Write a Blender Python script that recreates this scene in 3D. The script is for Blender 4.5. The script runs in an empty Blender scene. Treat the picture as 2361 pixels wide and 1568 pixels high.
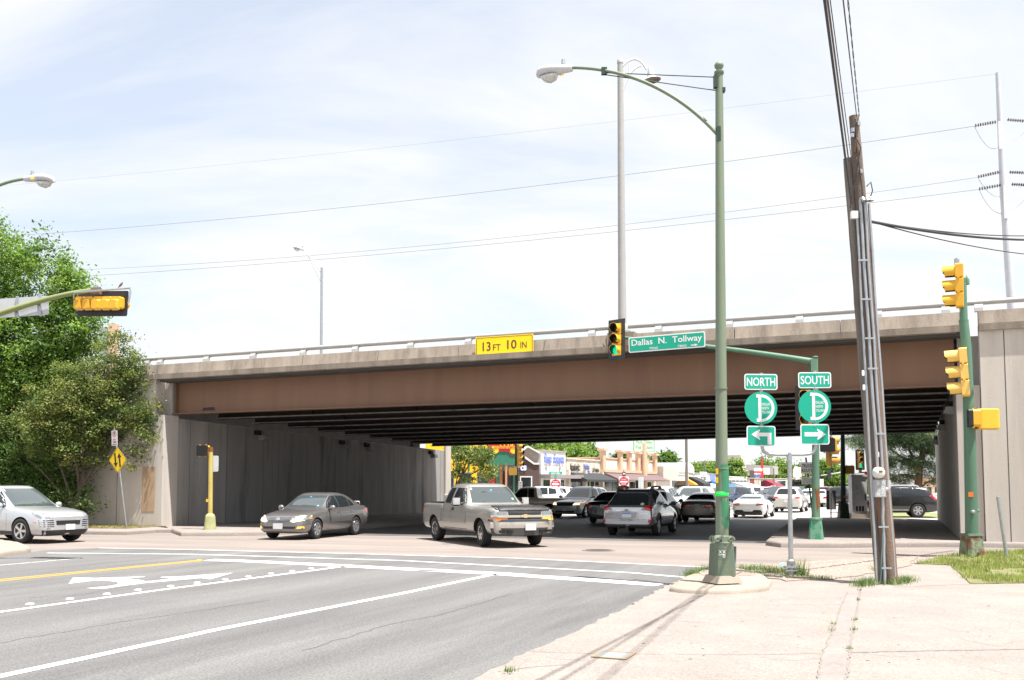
import bpy, bmesh, math, random
import numpy as np
from mathutils import Vector, Matrix
from mathutils.bvhtree import BVHTree
from mathutils.geometry import tessellate_polygon
random.seed(7); RNG = np.random.default_rng(7)
R = math.radians
SC = bpy.context.scene
COL = SC.collection
# ------------------------------------------------------------------ camera
CAM_H = 1.7
PITCH = R(4.0)
FPX = 2155.0                      # focal length in pixels of a 2361 px wide picture
SHIFT = 338.0 - FPX*math.tan(PITCH)
cam = bpy.data.cameras.new('camera'); camo = bpy.data.objects.new('camera', cam); COL.objects.link(camo)
cam.sensor_width = 36; cam.lens = 36*FPX/2361.0
cam.shift_y = SHIFT/2361.0
cam.clip_start = 0.1; cam.clip_end = 6000
camo.location = (0, 0, CAM_H); camo.rotation_euler = (R(90)+PITCH, 0, 0)
SC.camera = camo
# ------------------------------------------------------------------ light
SUN_EL, SUN_AZ = R(71), math.atan2(.74, -.67)      # azimuth from +Y towards +X
world = bpy.data.worlds.new('World'); SC.world = world; world.use_nodes = True
wn, wl = world.node_tree.nodes, world.node_tree.links
wn.clear()
wo = wn.new('ShaderNodeOutputWorld'); bg = wn.new('ShaderNodeBackground')
sky = wn.new('ShaderNodeTexSky'); sky.sky_type = 'NISHITA'; sky.sun_disc = False
sky.sun_elevation = SUN_EL; sky.sun_rotation = SUN_AZ; sky.air_density = 1.0; sky.dust_density = 1.6; sky.ozone_density = 1.0
bg.inputs['Strength'].default_value = .1
# thin high cloud veil: noise on the sky direction, stretched on a flat cloud layer
tc = wn.new('ShaderNodeTexCoord'); sep = wn.new('ShaderNodeSeparateXYZ'); wl.new(tc.outputs['Generated'], sep.inputs[0])
def wmath(op, a, b=None):
    n = wn.new('ShaderNodeMath'); n.operation = op
    for i, v in enumerate((a, b)):
        if v is None: continue
        if isinstance(v, (int, float)): n.inputs[i].default_value = v
        else: wl.new(v, n.inputs[i])
    return n.outputs[0]
zz = wmath('ADD', wmath('MAXIMUM', sep.outputs[2], 0.0), .32)
cx = wmath('DIVIDE', sep.outputs[0], zz); cy = wmath('DIVIDE', sep.outputs[1], zz)
comb = wn.new('ShaderNodeCombineXYZ'); wl.new(cx, comb.inputs[0]); wl.new(cy, comb.inputs[1])
mp = wn.new('ShaderNodeMapping'); mp.inputs['Rotation'].default_value = (0, 0, R(35)); mp.inputs['Scale'].default_value = (.55, 1.25, 1); mp.inputs['Location'].default_value = (5.5, 1.2, 0)
wl.new(comb.outputs[0], mp.inputs[0])
nz = wn.new('ShaderNodeTexNoise'); nz.inputs['Scale'].default_value = 1.5; nz.inputs['Detail'].default_value = 9; nz.inputs['Roughness'].default_value = .58; nz.inputs['Distortion'].default_value = .5
wl.new(mp.outputs[0], nz.inputs['Vector'])
rmp = wn.new('ShaderNodeValToRGB'); rmp.color_ramp.elements[0].position = .36; rmp.color_ramp.elements[1].position = .56
rmp.color_ramp.elements[0].color = (.52, .52, .52, 1); rmp.color_ramp.elements[1].color = (1, 1, 1, 1)
wl.new(nz.outputs[0], rmp.inputs[0])
mixc = wn.new('ShaderNodeMix'); mixc.data_type = 'RGBA'
wl.new(rmp.outputs[0], mixc.inputs['Factor']); wl.new(sky.outputs[0], mixc.inputs['A']); mixc.inputs['B'].default_value = (4.2, 4.25, 4.3, 1)
wl.new(mixc.outputs['Result'], bg.inputs['Color']); wl.new(bg.outputs[0], wo.inputs[0])
sl = bpy.data.lights.new('sun', 'SUN'); sl.energy = 4.6; sl.angle = R(.55); sl.color = (1, .965, .915)
so = bpy.data.objects.new('sun', sl); COL.objects.link(so)
sdir = Vector((math.sin(SUN_AZ)*math.cos(SUN_EL), math.cos(SUN_AZ)*math.cos(SUN_EL), math.sin(SUN_EL)))
so.rotation_euler = sdir.to_track_quat('Z', 'Y').to_euler(); so.location = sdir*60
SC.view_settings.view_transform = 'Standard'; SC.view_settings.look = 'None'; SC.view_settings.exposure = 1.3; SC.view_settings.gamma = 1
SC.cycles.max_bounces = 6; SC.cycles.diffuse_bounces = 4; SC.cycles.glossy_bounces = 3
# ------------------------------------------------------------------ picture geometry
cp, sp_ = math.cos(PITCH), math.sin(PITCH)
def ray(px, py):
    a = (px-1180.5)/FPX; b = (784+SHIFT-py)/FPX
    return Vector((a, cp - b*sp_, sp_ + b*cp))
def P(px, py, z=0.0):             # the point of height z seen at a pixel of the 2361 px picture
    d = ray(px, py); t = (z-CAM_H)/d.z
    return Vector((d.x*t, d.y*t, z))
def at(px, py, Y):                # the point at depth Y seen at a pixel
    d = ray(px, py); t = Y/d.y
    return Vector((d.x*t, Y, CAM_H + d.z*t))
# ------------------------------------------------------------------ materials
MATS = {}
def mat(name, col, rough=.6, metal=0., var=.12, vs=4., bump=0., bs=40., coat=0., streak=False, col2=None, c2pos=.6, c2scale=2., spec=.5, vsc=None, emit=None, estr=0., c2soft=.08, speck=0., ss=45., along=None):
    if name in MATS: return MATS[name]
    m = bpy.data.materials.new(name); m.use_nodes = True; MATS[name] = m
    n, l = m.node_tree.nodes, m.node_tree.links
    b = n['Principled BSDF']
    b.inputs['Roughness'].default_value = rough; b.inputs['Metallic'].default_value = metal
    b.inputs['Coat Weight'].default_value = coat; b.inputs['Coat Roughness'].default_value = .04
    b.inputs['Specular IOR Level'].default_value = spec
    t = n.new('ShaderNodeTexCoord')
    mpn = n.new('ShaderNodeMapping'); l.new(t.outputs['Object'], mpn.inputs[0])
    if streak: mpn.inputs['Scale'].default_value = (1, 1, .12)
    if vsc: mpn.inputs['Scale'].default_value = vsc
    if along: mpn.vector_type = 'TEXTURE'; mpn.inputs['Rotation'].default_value = (0, 0, R(along[0])); mpn.inputs['Scale'].default_value = (along[1], 1, 1)
    nt = n.new('ShaderNodeTexNoise'); nt.inputs['Scale'].default_value = vs; nt.inputs['Detail'].default_value = 6; nt.inputs['Roughness'].default_value = .6
    l.new(mpn.outputs[0], nt.inputs['Vector'])
    r = n.new('ShaderNodeValToRGB'); lo, hi = 1-var, 1+var
    r.color_ramp.elements[0].position = .3; r.color_ramp.elements[1].position = .7
    r.color_ramp.elements[0].color = (*[min(1, c*lo) for c in col], 1); r.color_ramp.elements[1].color = (*[min(1, c*hi) for c in col], 1)
    l.new(nt.outputs[0], r.inputs[0]); out = r.outputs[0]
    if col2:
        n2 = n.new('ShaderNodeTexNoise'); n2.inputs['Scale'].default_value = c2scale; n2.inputs['Detail'].default_value = 8; n2.inputs['Roughness'].default_value = .65
        l.new(mpn.outputs[0], n2.inputs['Vector'])
        r2 = n.new('ShaderNodeValToRGB'); r2.color_ramp.elements[0].position = c2pos-c2soft; r2.color_ramp.elements[1].position = c2pos+c2soft
        l.new(n2.outputs[0], r2.inputs[0])
        mx = n.new('ShaderNodeMix'); mx.data_type = 'RGBA'; l.new(r2.outputs[0], mx.inputs['Factor']); l.new(out, mx.inputs['A']); mx.inputs['B'].default_value = (*col2, 1)
        out = mx.outputs['Result']
    if speck:
        n3 = n.new('ShaderNodeTexNoise'); n3.inputs['Scale'].default_value = ss; n3.inputs['Detail'].default_value = 3; l.new(t.outputs['Object'], n3.inputs['Vector'])
        r3 = n.new('ShaderNodeMapRange'); r3.inputs['From Min'].default_value = .3; r3.inputs['From Max'].default_value = .7; r3.inputs['To Min'].default_value = 1-speck; r3.inputs['To Max'].default_value = 1+speck; l.new(n3.outputs[0], r3.inputs['Value'])
        m3 = n.new('ShaderNodeVectorMath'); m3.operation = 'SCALE'; l.new(out, m3.inputs[0]); l.new(r3.outputs[0], m3.inputs['Scale']); out = m3.outputs[0]
    l.new(out, b.inputs['Base Color'])
    if bump:
        nb = n.new('ShaderNodeTexNoise'); nb.inputs['Scale'].default_value = bs; nb.inputs['Detail'].default_value = 4; l.new(t.outputs['Object'], nb.inputs['Vector'])
        bp = n.new('ShaderNodeBump'); bp.inputs['Strength'].default_value = bump; bp.inputs['Distance'].default_value = .02; l.new(nb.outputs[0], bp.inputs['Height']); l.new(bp.outputs[0], b.inputs['Normal'])
    if emit:
        b.inputs['Emission Color'].default_value = (*emit, 1); b.inputs['Emission Strength'].default_value = estr
    return m
def flat(name, col, rough=.5, metal=0., **k): return mat(name, col, rough, metal, var=k.pop('var', .05), **k)
# ------------------------------------------------------------------ mesh builder
class MB:
    def __init__(s): s.v = []; s.f = []; s.m = []; s.s = []
    def add(s, vs, fs, m=0, smooth=False):
        o = len(s.v); s.v += [tuple(x) for x in vs]
        for f in fs: s.f.append([i+o for i in f]); s.m.append(m); s.s.append(smooth)
        return s
    def box(s, c, d, fr=None, m=0, taper=1., bev=0.):          # centre, full size, optional frame
        x, y, z = d[0]/2, d[1]/2, d[2]/2
        if bev > 0:
            pts = [(-x+bev, -y), (x-bev, -y), (x, -y+bev), (x, y-bev), (x-bev, y), (-x+bev, y), (-x, y-bev), (-x, -y+bev)]
        else: pts = [(-x, -y), (x, -y), (x, y), (-x, y)]
        n = len(pts)
        vs = [(px, py, -z) for px, py in pts] + [(px*taper, py*taper, z) for px, py in pts]
        vs = [Vector(v)+Vector(c) for v in vs]
        if fr is not None: vs = [fr @ v for v in vs]
        fs = [list(range(n))[::-1], list(range(n, 2*n))] + [[i, (i+1) % n, n+(i+1) % n, n+i] for i in range(n)]
        return s.add(vs, fs, m)
    def tube(s, pts, rad, seg=10, m=0, caps=True, smooth=True):
        pts = [Vector(p) for p in pts]; n = len(pts)
        if not isinstance(rad, (list, tuple)): rad = [rad]*n
        vs = []; up0 = None
        for i, p in enumerate(pts):
            d = (pts[min(i+1, n-1)] - pts[max(i-1, 0)]).normalized()
            if up0 is None:
                up0 = Vector((0, 0, 1)) if abs(d.z) < .9 else Vector((1, 0, 0))
            a = d.cross(up0).normalized(); b = a.cross(d).normalized(); up0 = b
            vs += [p + rad[i]*(math.cos(2*math.pi*k/seg)*a + math.sin(2*math.pi*k/seg)*b) for k in range(seg)]
        fs = [[i*seg+k, i*seg+(k+1) % seg, (i+1)*seg+(k+1) % seg, (i+1)*seg+k] for i in range(n-1) for k in range(seg)]
        s.add(vs, fs, m, smooth)
        if caps:
            s.add(vs[:seg], [list(range(seg))[::-1]], m); s.add(vs[-seg:], [list(range(seg))], m)
        return s
    def lathe(s, prof, fr=None, seg=16, m=0, smooth=True, arc=2*math.pi):  # prof: (radius, height) about the frame's z axis
        vs = []
        for r_, h in prof:
            for k in range(seg):
                a = arc*k/seg; v = Vector((r_*math.cos(a), r_*math.sin(a), h)); vs.append(fr @ v if fr is not None else v)
        fs = [[i*seg+k, i*seg+(k+1) % seg, (i+1)*seg+(k+1) % seg, (i+1)*seg+k] for i in range(len(prof)-1) for k in range(seg)]
        return s.add(vs, fs, m, smooth)
    def poly(s, fr, pts, z0=0., z1=0., m=0):                  # 2D polygon on a frame, extruded from z0 to z1
        n = len(pts); tri = [list(t) for t in tessellate_polygon([[Vector((a, b, 0)) for a, b in pts]])]
        top = [fr @ Vector((a, b, z1)) for a, b in pts]
        if z0 == z1: return s.add(top, tri, m)
        bot = [fr @ Vector((a, b, z0)) for a, b in pts]
        s.add(top+bot, tri + [[n+i for i in t[::-1]] for t in tri] + [[i, (i+1) % n, n+(i+1) % n, n+i] for i in range(n)], m)
        return s
    def rect(s, fr, x, y, w, h, z0=0., z1=0., m=0, r=0.):     # centred, rounded corners
        return s.poly(fr, rrect(x, y, w, h, r), z0, z1, m)
    def text(s, fr, txt, x, y, w=None, h=.2, z=0.004, m=0, bold=0., ext=.001):
        vs, fs = text_mesh(txt, bold)
        if not vs: return s
        xs = [v[0] for v in vs]; ys = [v[1] for v in vs]; W = max(xs)-min(xs); H = max(ys)-min(ys)
        sy = h/H; sx = (w/W if w else sy); cx_, cy_ = (max(xs)+min(xs))/2, (max(ys)+min(ys))/2
        return s.add([fr @ Vector((x+(v[0]-cx_)*sx, y+(v[1]-cy_)*sy, z)) for v in vs], fs, m)
    def build(s, name, mats, parent=None, local=False, bevel=0.):
        me = bpy.data.meshes.new(name); me.from_pydata(s.v, [], s.f); me.update()
        if not isinstance(mats, (list, tuple)): mats = [mats]
        for m in mats: me.materials.append(m)
        me.polygons.foreach_set('material_index', s.m); me.polygons.foreach_set('use_smooth', s.s)
        bm = bmesh.new(); bm.from_mesh(me); bmesh.ops.remove_doubles(bm, verts=bm.verts, dist=1e-5); bmesh.ops.recalc_face_normals(bm, faces=bm.faces)
        bm.to_mesh(me); bm.free()
        if any(s.s): me.set_sharp_from_angle(angle=R(50))
        o = bpy.data.objects.new(name, me); COL.objects.link(o)
        if parent is not None:
            o.parent = parent; KIDS.setdefault(parent.name, []).append(o)
            if not local: o.matrix_parent_inverse = root_matrix(parent).inverted()
        if bevel:
            md = o.modifiers.new('bevel', 'BEVEL'); md.width = bevel; md.segments = 2; md.limit_method = 'ANGLE'
        return o
def root_matrix(o):
    M = o.matrix_basis.copy()
    while o.parent is not None:
        M = o.matrix_parent_inverse @ M; o = o.parent; M = o.matrix_basis @ M
    return M
_TX = {}
def text_mesh(txt, bold=0.):
    k = (txt, bold)
    if k in _TX: return _TX[k]
    cu = bpy.data.curves.new('t', 'FONT'); cu.body = txt; cu.size = 1; cu.offset = bold; cu.resolution_u = 3
    o = bpy.data.objects.new('t', cu); COL.objects.link(o)
    dg = bpy.context.evaluated_depsgraph_get(); dg.update()
    me = o.evaluated_get(dg).to_mesh()
    r = ([tuple(v.co) for v in me.vertices], [list(p.vertices) for p in me.polygons])
    bpy.data.objects.remove(o); bpy.data.curves.remove(cu); _TX[k] = r
    return r
def rrect(x, y, w, h, r=0.):
    if r <= 0: return [(x-w/2, y-h/2), (x+w/2, y-h/2), (x+w/2, y+h/2), (x-w/2, y+h/2)]
    o = []
    for cx_, cy_, a0 in ((x+w/2-r, y-h/2+r, -90), (x+w/2-r, y+h/2-r, 0), (x-w/2+r, y+h/2-r, 90), (x-w/2+r, y-h/2+r, 180)):
        for k in range(5): a = R(a0+22.5*k); o.append((cx_+r*math.cos(a), cy_+r*math.sin(a)))
    return o
def circ(x, y, r, n=28, ry=None): return [(x+r*math.cos(2*math.pi*k/n), y+(ry or r)*math.sin(2*math.pi*k/n)) for k in range(n)]
def frame(o, right=(1, 0, 0), up=(0, 0, 1)):                  # local x = right, y = up, z = out of the face
    r_ = Vector(right).normalized(); u = Vector(up); u = (u - r_*u.dot(r_)).normalized(); n = r_.cross(u)
    M = Matrix.Identity(4)
    for i in range(3): M[i][0], M[i][1], M[i][2], M[i][3] = r_[i], u[i], n[i], o[i]
    return M
def upright(o, yaw=0.): return Matrix.Translation(Vector(o)) @ Matrix.Rotation(yaw, 4, 'Z')
def thing(name, label, cat, loc=(0, 0, 0), rz=0., group=None):
    o = bpy.data.objects.new(name, None); COL.objects.link(o); o.location = loc; o.rotation_euler = (0, 0, rz); o.empty_display_size = .2
    return tag(o, label, cat, group)
def tag(o, label, cat, group=None):
    o['label'] = label; o['category'] = cat
    if group: o['group'] = group
    return o
def struct(name, mb, m, kind='structure'):
    o = mb.build(name, m); o['kind'] = kind; return o
KIDS = {}
def children_of(o): return list(KIDS.get(o.name, []))
def copy_tree(o, parent=None, loc=None, rz=None, label=None, repaint=None, group=None):
    c = o.copy(); COL.objects.link(c)
    if parent is not None: c.parent = parent; KIDS.setdefault(parent.name, []).append(c)
    if loc is not None: c.location = loc
    if rz is not None: c.rotation_euler = (0, 0, rz)
    if label: c['label'] = label
    if group: c['group'] = group
    if repaint and c.type == 'MESH':
        for sl_ in c.material_slots:
            if sl_.material and sl_.material.name.startswith('paint'): sl_.link = 'OBJECT'; sl_.material = repaint
    for ch in children_of(o): copy_tree(ch, c, repaint=repaint)
    return c
def tri_area(p): return sum(p[i][0]*p[(i+1) % len(p)][1]-p[(i+1) % len(p)][0]*p[i][1] for i in range(len(p)))/2
def strip(px, w, z=.004):                                     # painted line along ground points (2D), as quads
    pts = [Vector((p[0], p[1], 0)) for p in px]; L = []; Rr = []
    for i, p in enumerate(pts):
        d = (pts[min(i+1, len(pts)-1)]-pts[max(i-1, 0)]).normalized(); nn = Vector((-d.y, d.x, 0))*w/2
        L.append(p+nn); Rr.append(p-nn)
    vs = [(v.x, v.y, z) for v in L+Rr]; n = len(pts)
    return vs, [[i, i+1, n+i+1, n+i] for i in range(n-1)]
def arcpts(c, r, a0, a1, n=8): return [(c[0]+r*math.cos(R(a0+(a1-a0)*k/n)), c[1]+r*math.sin(R(a0+(a1-a0)*k/n))) for k in range(n+1)]
def bez(p0, p1, p2, p3, n=12):
    o = []
    for k in range(n+1):
        t = k/n; o.append(tuple((1-t)**3*Vector(p0)+3*t*(1-t)**2*Vector(p1)+3*t*t*(1-t)*Vector(p2)+t**3*Vector(p3)))
    return o
def sag(a, b, s, n=14):
    a, b = Vector(a), Vector(b); return [a.lerp(b, k/n) - Vector((0, 0, 4*s*(k/n)*(1-k/n))) for k in range(n+1)]
# axes of the place
SV = Vector((math.sin(R(22.8)), math.cos(R(22.8)), 0))        # along the street, away
SP = Vector((SV.y, -SV.x, 0))                                 # across the street, to the right
BV = Vector((math.cos(R(20)), -math.sin(R(20)), 0))           # along the overpass, to the right
# ================================================================== materials of the place
M_road = mat('worn_pavement', (.225, .19, .17), .9, speck=.15, ss=30, var=.16, vs=.5, bump=.25, bs=60, col2=(.16, .14, .13), c2pos=.58, c2scale=.7, c2soft=.14, along=(-20, 5))
M_asph = mat('asphalt', (.135, .132, .13), .9, speck=.3, ss=38, var=.2, vs=.9, bump=.35, bs=70, col2=(.098, .096, .096), c2pos=.55, c2scale=.8, c2soft=.1, along=(67.2, 7))
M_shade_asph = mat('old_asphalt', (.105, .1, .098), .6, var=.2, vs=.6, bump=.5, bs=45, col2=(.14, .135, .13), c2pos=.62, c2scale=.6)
M_pale = mat('pale_concrete_road', (.36, .34, .32), .9, var=.1, vs=.4, col2=(.3, .28, .26), c2pos=.7, c2scale=.3)
M_conc = mat('sidewalk_concrete', (.25, .217, .195), .9, var=.12, vs=.9, bump=.35, bs=90, col2=(.222, .19, .172), c2pos=.56, c2scale=1.3, c2soft=.16, speck=.24, ss=48)
M_conc2 = mat('sidewalk_strip_concrete', (.232, .202, .188), .9, speck=.12, ss=28, var=.12, vs=1.5, bump=.35, bs=90)
M_kerb = mat('kerb_concrete', (.285, .245, .2), .9, speck=.1, var=.16, vs=1.6, bump=.3, bs=50, col2=(.23, .2, .17), c2pos=.68, c2scale=1.3)
M_dirt = mat('gravel_dirt', (.27, .215, .18), .95, var=.22, vs=5, bump=.9, bs=30, col2=(.22, .17, .14), c2pos=.66, c2scale=2.5)
M_wall = mat('board_concrete', (.42, .385, .345), .9, var=.16, vs=1.6, streak=True, bump=.25, bs=30, col2=(.25, .235, .22), c2pos=.66, c2scale=1.1)
M_wallr = mat('tan_retaining_concrete', (.5, .455, .41), .9, var=.13, vs=1.3, streak=True, bump=.25, bs=30, col2=(.36, .33, .3), c2pos=.64, c2scale=1.1, c2soft=.14)
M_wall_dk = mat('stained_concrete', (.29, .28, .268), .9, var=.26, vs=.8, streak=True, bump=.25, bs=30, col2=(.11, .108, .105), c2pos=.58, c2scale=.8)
M_par = mat('parapet_concrete', (.285, .24, .195), .9, var=.22, vs=2.2, streak=True, bump=.3, bs=40, col2=(.18, .15, .125), c2pos=.58, c2scale=3.5, c2soft=.12, speck=.1, ss=25)
M_brown = mat('brown_steel_paint', (.185, .1, .058), .6, var=.07, vs=1.6, streak=True, col2=(.15, .08, .048), c2pos=.64, c2scale=1.3, c2soft=.12)
M_dkst = mat('dark_girder_steel', (.03, .026, .024), .85, var=.2, vs=2, spec=.15)
M_flange = mat('lit_flange_edge', (.2, .18, .165), .6, var=.35, vs=3)  # pale tone paints front light onto the girder flange edges
M_galv = mat('galvanised_steel', (.42, .44, .46), .42, metal=.75, var=.1, vs=9)
M_alu = mat('grey_painted_steel', (.34, .337, .33), .5, var=.06, vs=3)
M_white_line = mat('white_road_paint', (.66, .66, .64), .7, var=.08, vs=3, col2=(.3, .3, .3), c2pos=.66, c2scale=7, speck=.1, ss=50)
M_worn_line = mat('worn_road_paint', (.5, .5, .5), .75, var=.1, vs=3, col2=(.26, .26, .265), c2pos=.6, c2scale=5)
M_yellow_line = mat('yellow_road_paint', (.66, .33, .05), .7, var=.08, vs=3, col2=(.3, .2, .09), c2pos=.7, c2scale=6)
M_dark = flat('dark_joint', (.03, .03, .03), .9)
M_crack = flat('crack', (.205, .178, .158), .95)
# ================================================================== ground
mb = MB(); mb.add([(-900, -60, -.02), (900, -60, -.02), (900, 1600, -.02), (-900, 1600, -.02)], [[0, 1, 2, 3]]); struct('ground', mb, M_pale)
def sheet(name, pts, z, m, thick=0):
    mb = MB(); pts = [(p[0], p[1]) for p in pts]
    if tri_area(pts) < 0: pts = pts[::-1]
    mb.poly(Matrix.Identity(4), pts, z-thick, z, 0); return struct(name, mb, m)
def ragged(pts, a, k):
    out = []
    for i in range(len(pts)):
        p, q = Vector((pts[i][0], pts[i][1])), Vector((pts[(i+1) % len(pts)][0], pts[(i+1) % len(pts)][1])); n = max(1, min(40, int((q-p).length/k)))
        out += [p.lerp(q, j/n)+Vector((random.gauss(0, a), random.gauss(0, a))) for j in range(n)]
    return out
def px2(pts, z=0.): return [P(a, b, z) for a, b in pts]
# corners of the overpass
CR = P(2217, 1246, .15)
d_ = ray(384, 1210); s_num = (CR.x*d_.y - CR.y*d_.x)/(BV.x*d_.y - BV.y*d_.x)   # CR - s*BV on that line of sight
LEN = s_num; CL = CR - BV*LEN
def br(u, v, z=0.):
    if v > 0: v *= 1-.2*max(0., min(1.3, (u+LEN)/LEN))
    p = CR + BV*u + SV*v; return Vector((p.x, p.y, z))         # overpass coordinates
W_BR = 22.2; LW = 24.6; RW = 22.4
# worn pavement of the crossing frontage road, the shaded street under the overpass
sheet('intersection_road', [br(-75, -.6), br(30, -.6), br(30, -14.5), br(-12, -24), br(-75, -14)], -.008, M_road)
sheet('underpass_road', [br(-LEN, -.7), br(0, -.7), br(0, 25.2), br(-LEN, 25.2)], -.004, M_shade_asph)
ASPH = px2([(1640, 1309), (1410, 1298), (1186, 1287.5), (749, 1275.5), (420, 1267.5), (228, 1264), (101, 1269), (0, 1283)]) + [Vector((-40, 16, 0)), Vector((-40, -20, 0)), Vector((2, -20, 0)), Vector((-2, 4, 0))] + px2([(1097, 1568), (1151, 1537.7), (1220, 1505), (1322, 1461.5), (1446, 1401), (1512, 1365), (1538, 1350)])
sheet('near_road', ASPH, .004, M_asph)
DRIVE = px2([(1097, 1568), (1151, 1537.7), (1220, 1505), (1322, 1461.5), (1446, 1401), (1512, 1365), (1545, 1348), (1640, 1312), (1700, 1309), (1960, 1291.5), (2067, 1288), (2200, 1282.6), (2361, 1275)]) + [Vector((40, 26, 0)), Vector((40, -20, 0)), Vector((2, -20, 0)), Vector((-2, 4, 0))]
sheet('sidewalk', ragged(DRIVE, .022, .16), .012, M_conc)
def zb(x, y): return P((2700+x*.5913)/1.7348, (2200+y*.5913)/1.7348)
sheet('sidewalk_strip', [zb(1165, 280), zb(1125, 390), zb(1075, 530), zb(1000, 700), zb(965, 879), zb(900, 1250), zb(1130, 1250), zb(1160, 879), zb(1182, 700), zb(1210, 500), zb(1252, 270)], .0165, M_conc2)
mb = MB()
def jit(pts, a=.012, n=14):
    out = []
    for p, q in zip(pts, pts[1:]):
        for k in range(n): out.append(Vector(p).lerp(Vector(q), k/n) + Vector((random.uniform(-a, a), random.uniform(-a, a), 0)))
    return out + [Vector(pts[-1])]
for pts, w in (([zb(1252, 275), zb(1240, 360), zb(1210, 500), zb(1182, 700), zb(1160, 879), zb(1130, 1250)], .022), ([zb(1165, 290), zb(1125, 390), zb(1075, 530), zb(1000, 700), zb(965, 879)], .016),
               ([zb(1185, 705), zb(1600, 694), zb(2361, 680), zb(2900, 672)], .02), ([zb(0, 715), zb(500, 716), zb(990, 712)], .01), ([zb(1480, 258), zb(1900, 240), zb(2361, 228)], .02)):
    vs, fs = strip(jit(pts), w, .0205); mb.add(vs, fs)
struct('sidewalk_joints', mb, M_crack)
mb = MB()
def zc(x, y): return P((1600+x*.5506)/1.7348, (2150+y*.5506)/1.7348)
for pts, w in (([zc(935, 835), zc(1200, 850), zc(1500, 855), zc(1900, 860)], .01), ([zc(720, 985), zc(980, 950), zc(1200, 935)], .012)):
    vs, fs = strip(jit(pts), w, .0205); mb.add(vs, fs)
struct('sidewalk_cracks', mb, M_crack)
# gravel strip behind the island
sheet('gravel_verge', ragged([zb(420, 118), zb(760, 92), zb(1100, 72), zb(1360, 60), zb(1640, 50), zb(1560, 120), zb(1330, 165), zb(1050, 205), zb(760, 215), zb(560, 185), zb(440, 160)], .05, .2), .03, M_dirt, .03)
# kerb island of the street lamp: rounded concrete lip
def raised(name, pts, z, m, lip=.06, z0=-.02):
    pts = [Vector((p[0], p[1])) for p in pts]
    if tri_area(pts) < 0: pts = pts[::-1]
    n = len(pts); rings = []
    for off, zz_ in ((0, z0), (.01, z*.55), (.03, z*.85), (lip, z)):
        ring = []
        for i in range(n):
            d1 = (pts[i]-pts[i-1]).normalized(); d2 = (pts[(i+1) % n]-pts[i]).normalized(); d = (d1+d2).normalized()
            ring.append((pts[i].x - d.y*off, pts[i].y + d.x*off, zz_))
        rings.append(ring)
    mb = MB(); vs = [p for r_ in rings for p in r_]
    fs = [[k*n+i, k*n+(i+1) % n, (k+1)*n+(i+1) % n, (k+1)*n+i] for k in range(3) for i in range(n)]
    mb.add(vs, fs, 0, True)
    top = rings[-1]; mb.add(top, [list(t) for t in tessellate_polygon([[Vector(p) for p in top]])], 0)
    return struct(name, mb, m)
def z7(x, y, z=0.): return P((2600+x*.3388)/1.7348, (2000+y*.3388)/1.7348, z)
raised('kerb_island', ragged([z7(205, 1090), z7(330, 1105), z7(460, 1115), z7(650, 1124), z7(850, 1125), z7(1020, 1118), z7(1150, 1108), z7(1300, 1095), z7(1410, 1078), z7(1440, 1000), z7(1350, 930), z7(1180, 880), z7(1020, 850), z7(900, 830), z7(740, 835), z7(650, 860), z7(540, 900), z7(400, 960), z7(270, 1030), z7(220, 1060)], .012, .3), .09, M_kerb)
sheet('island_dirt', ragged([z7(560, 925), z7(700, 880), z7(1000, 868), z7(1150, 895), z7(1260, 930), z7(1180, 955), z7(1000, 948), z7(640, 948)], .03, .2), .096, M_dirt, .004)
# far pavements, right and left of the street
SWR = [P(1765, 1257), P(1800, 1262), P(1902, 1263), P(2215, 1260)] + [br(26, -2.0), br(26, .4), br(0, .3), br(0, W_BR+.3)] + [P(2010, 1192, .15), P(1925, 1192, .15), P(1862, 1194, .15), P(1835, 1201), P(1817, 1212), P(1790, 1233)]
raised('far_sidewalk', SWR, .15, M_conc, .08)
def lw(a, b): p = CL + SP*a + SV*b; return Vector((p.x, p.y, 0))
SWL = [P(395, 1228), P(417, 1236), P(500, 1236), P(607, 1234.5), lw(6.3, -.6), lw(6.6, .6), lw(6.6, 27), lw(-.3, 27), lw(-.3, .2), P(340, 1222)]
raised('left_sidewalk', SWL, .15, M_conc, .08)
raised('left_verge_kerb', [P(100, 1222), P(180, 1232), P(293, 1233), P(360, 1228), P(395, 1228), P(384, 1221), P(340, 1215), P(160, 1195), P(60, 1198)], .15, M_conc, .1)
raised('median_nose', ragged([P(-150, 1262), P(-60, 1250), P(0, 1253), P(46, 1260), P(68, 1269), P(72, 1273), P(58, 1277), P(32, 1280), P(0, 1286), P(-150, 1302)], .015, .35), .13, M_kerb)
# street beyond the overpass: lane lines on the pale concrete
def far_line(px0, px1, w, name, m, z=.003):
    mb = MB(); vs, fs = strip([px0, px1], w, z); mb.add(vs, fs); return struct(name, mb, m)
raised('far_median', [P(1660, 1177), P(1690, 1175), P(1703, 1169), P(1730, 1153), P(1712, 1154), P(1680, 1166)], .15, M_kerb)
raised('far_kerb_median', [P(1872, 1166), P(1990, 1168), P(1995, 1165), P(1960, 1163), P(1880, 1163)], .15, M_kerb)
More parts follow.
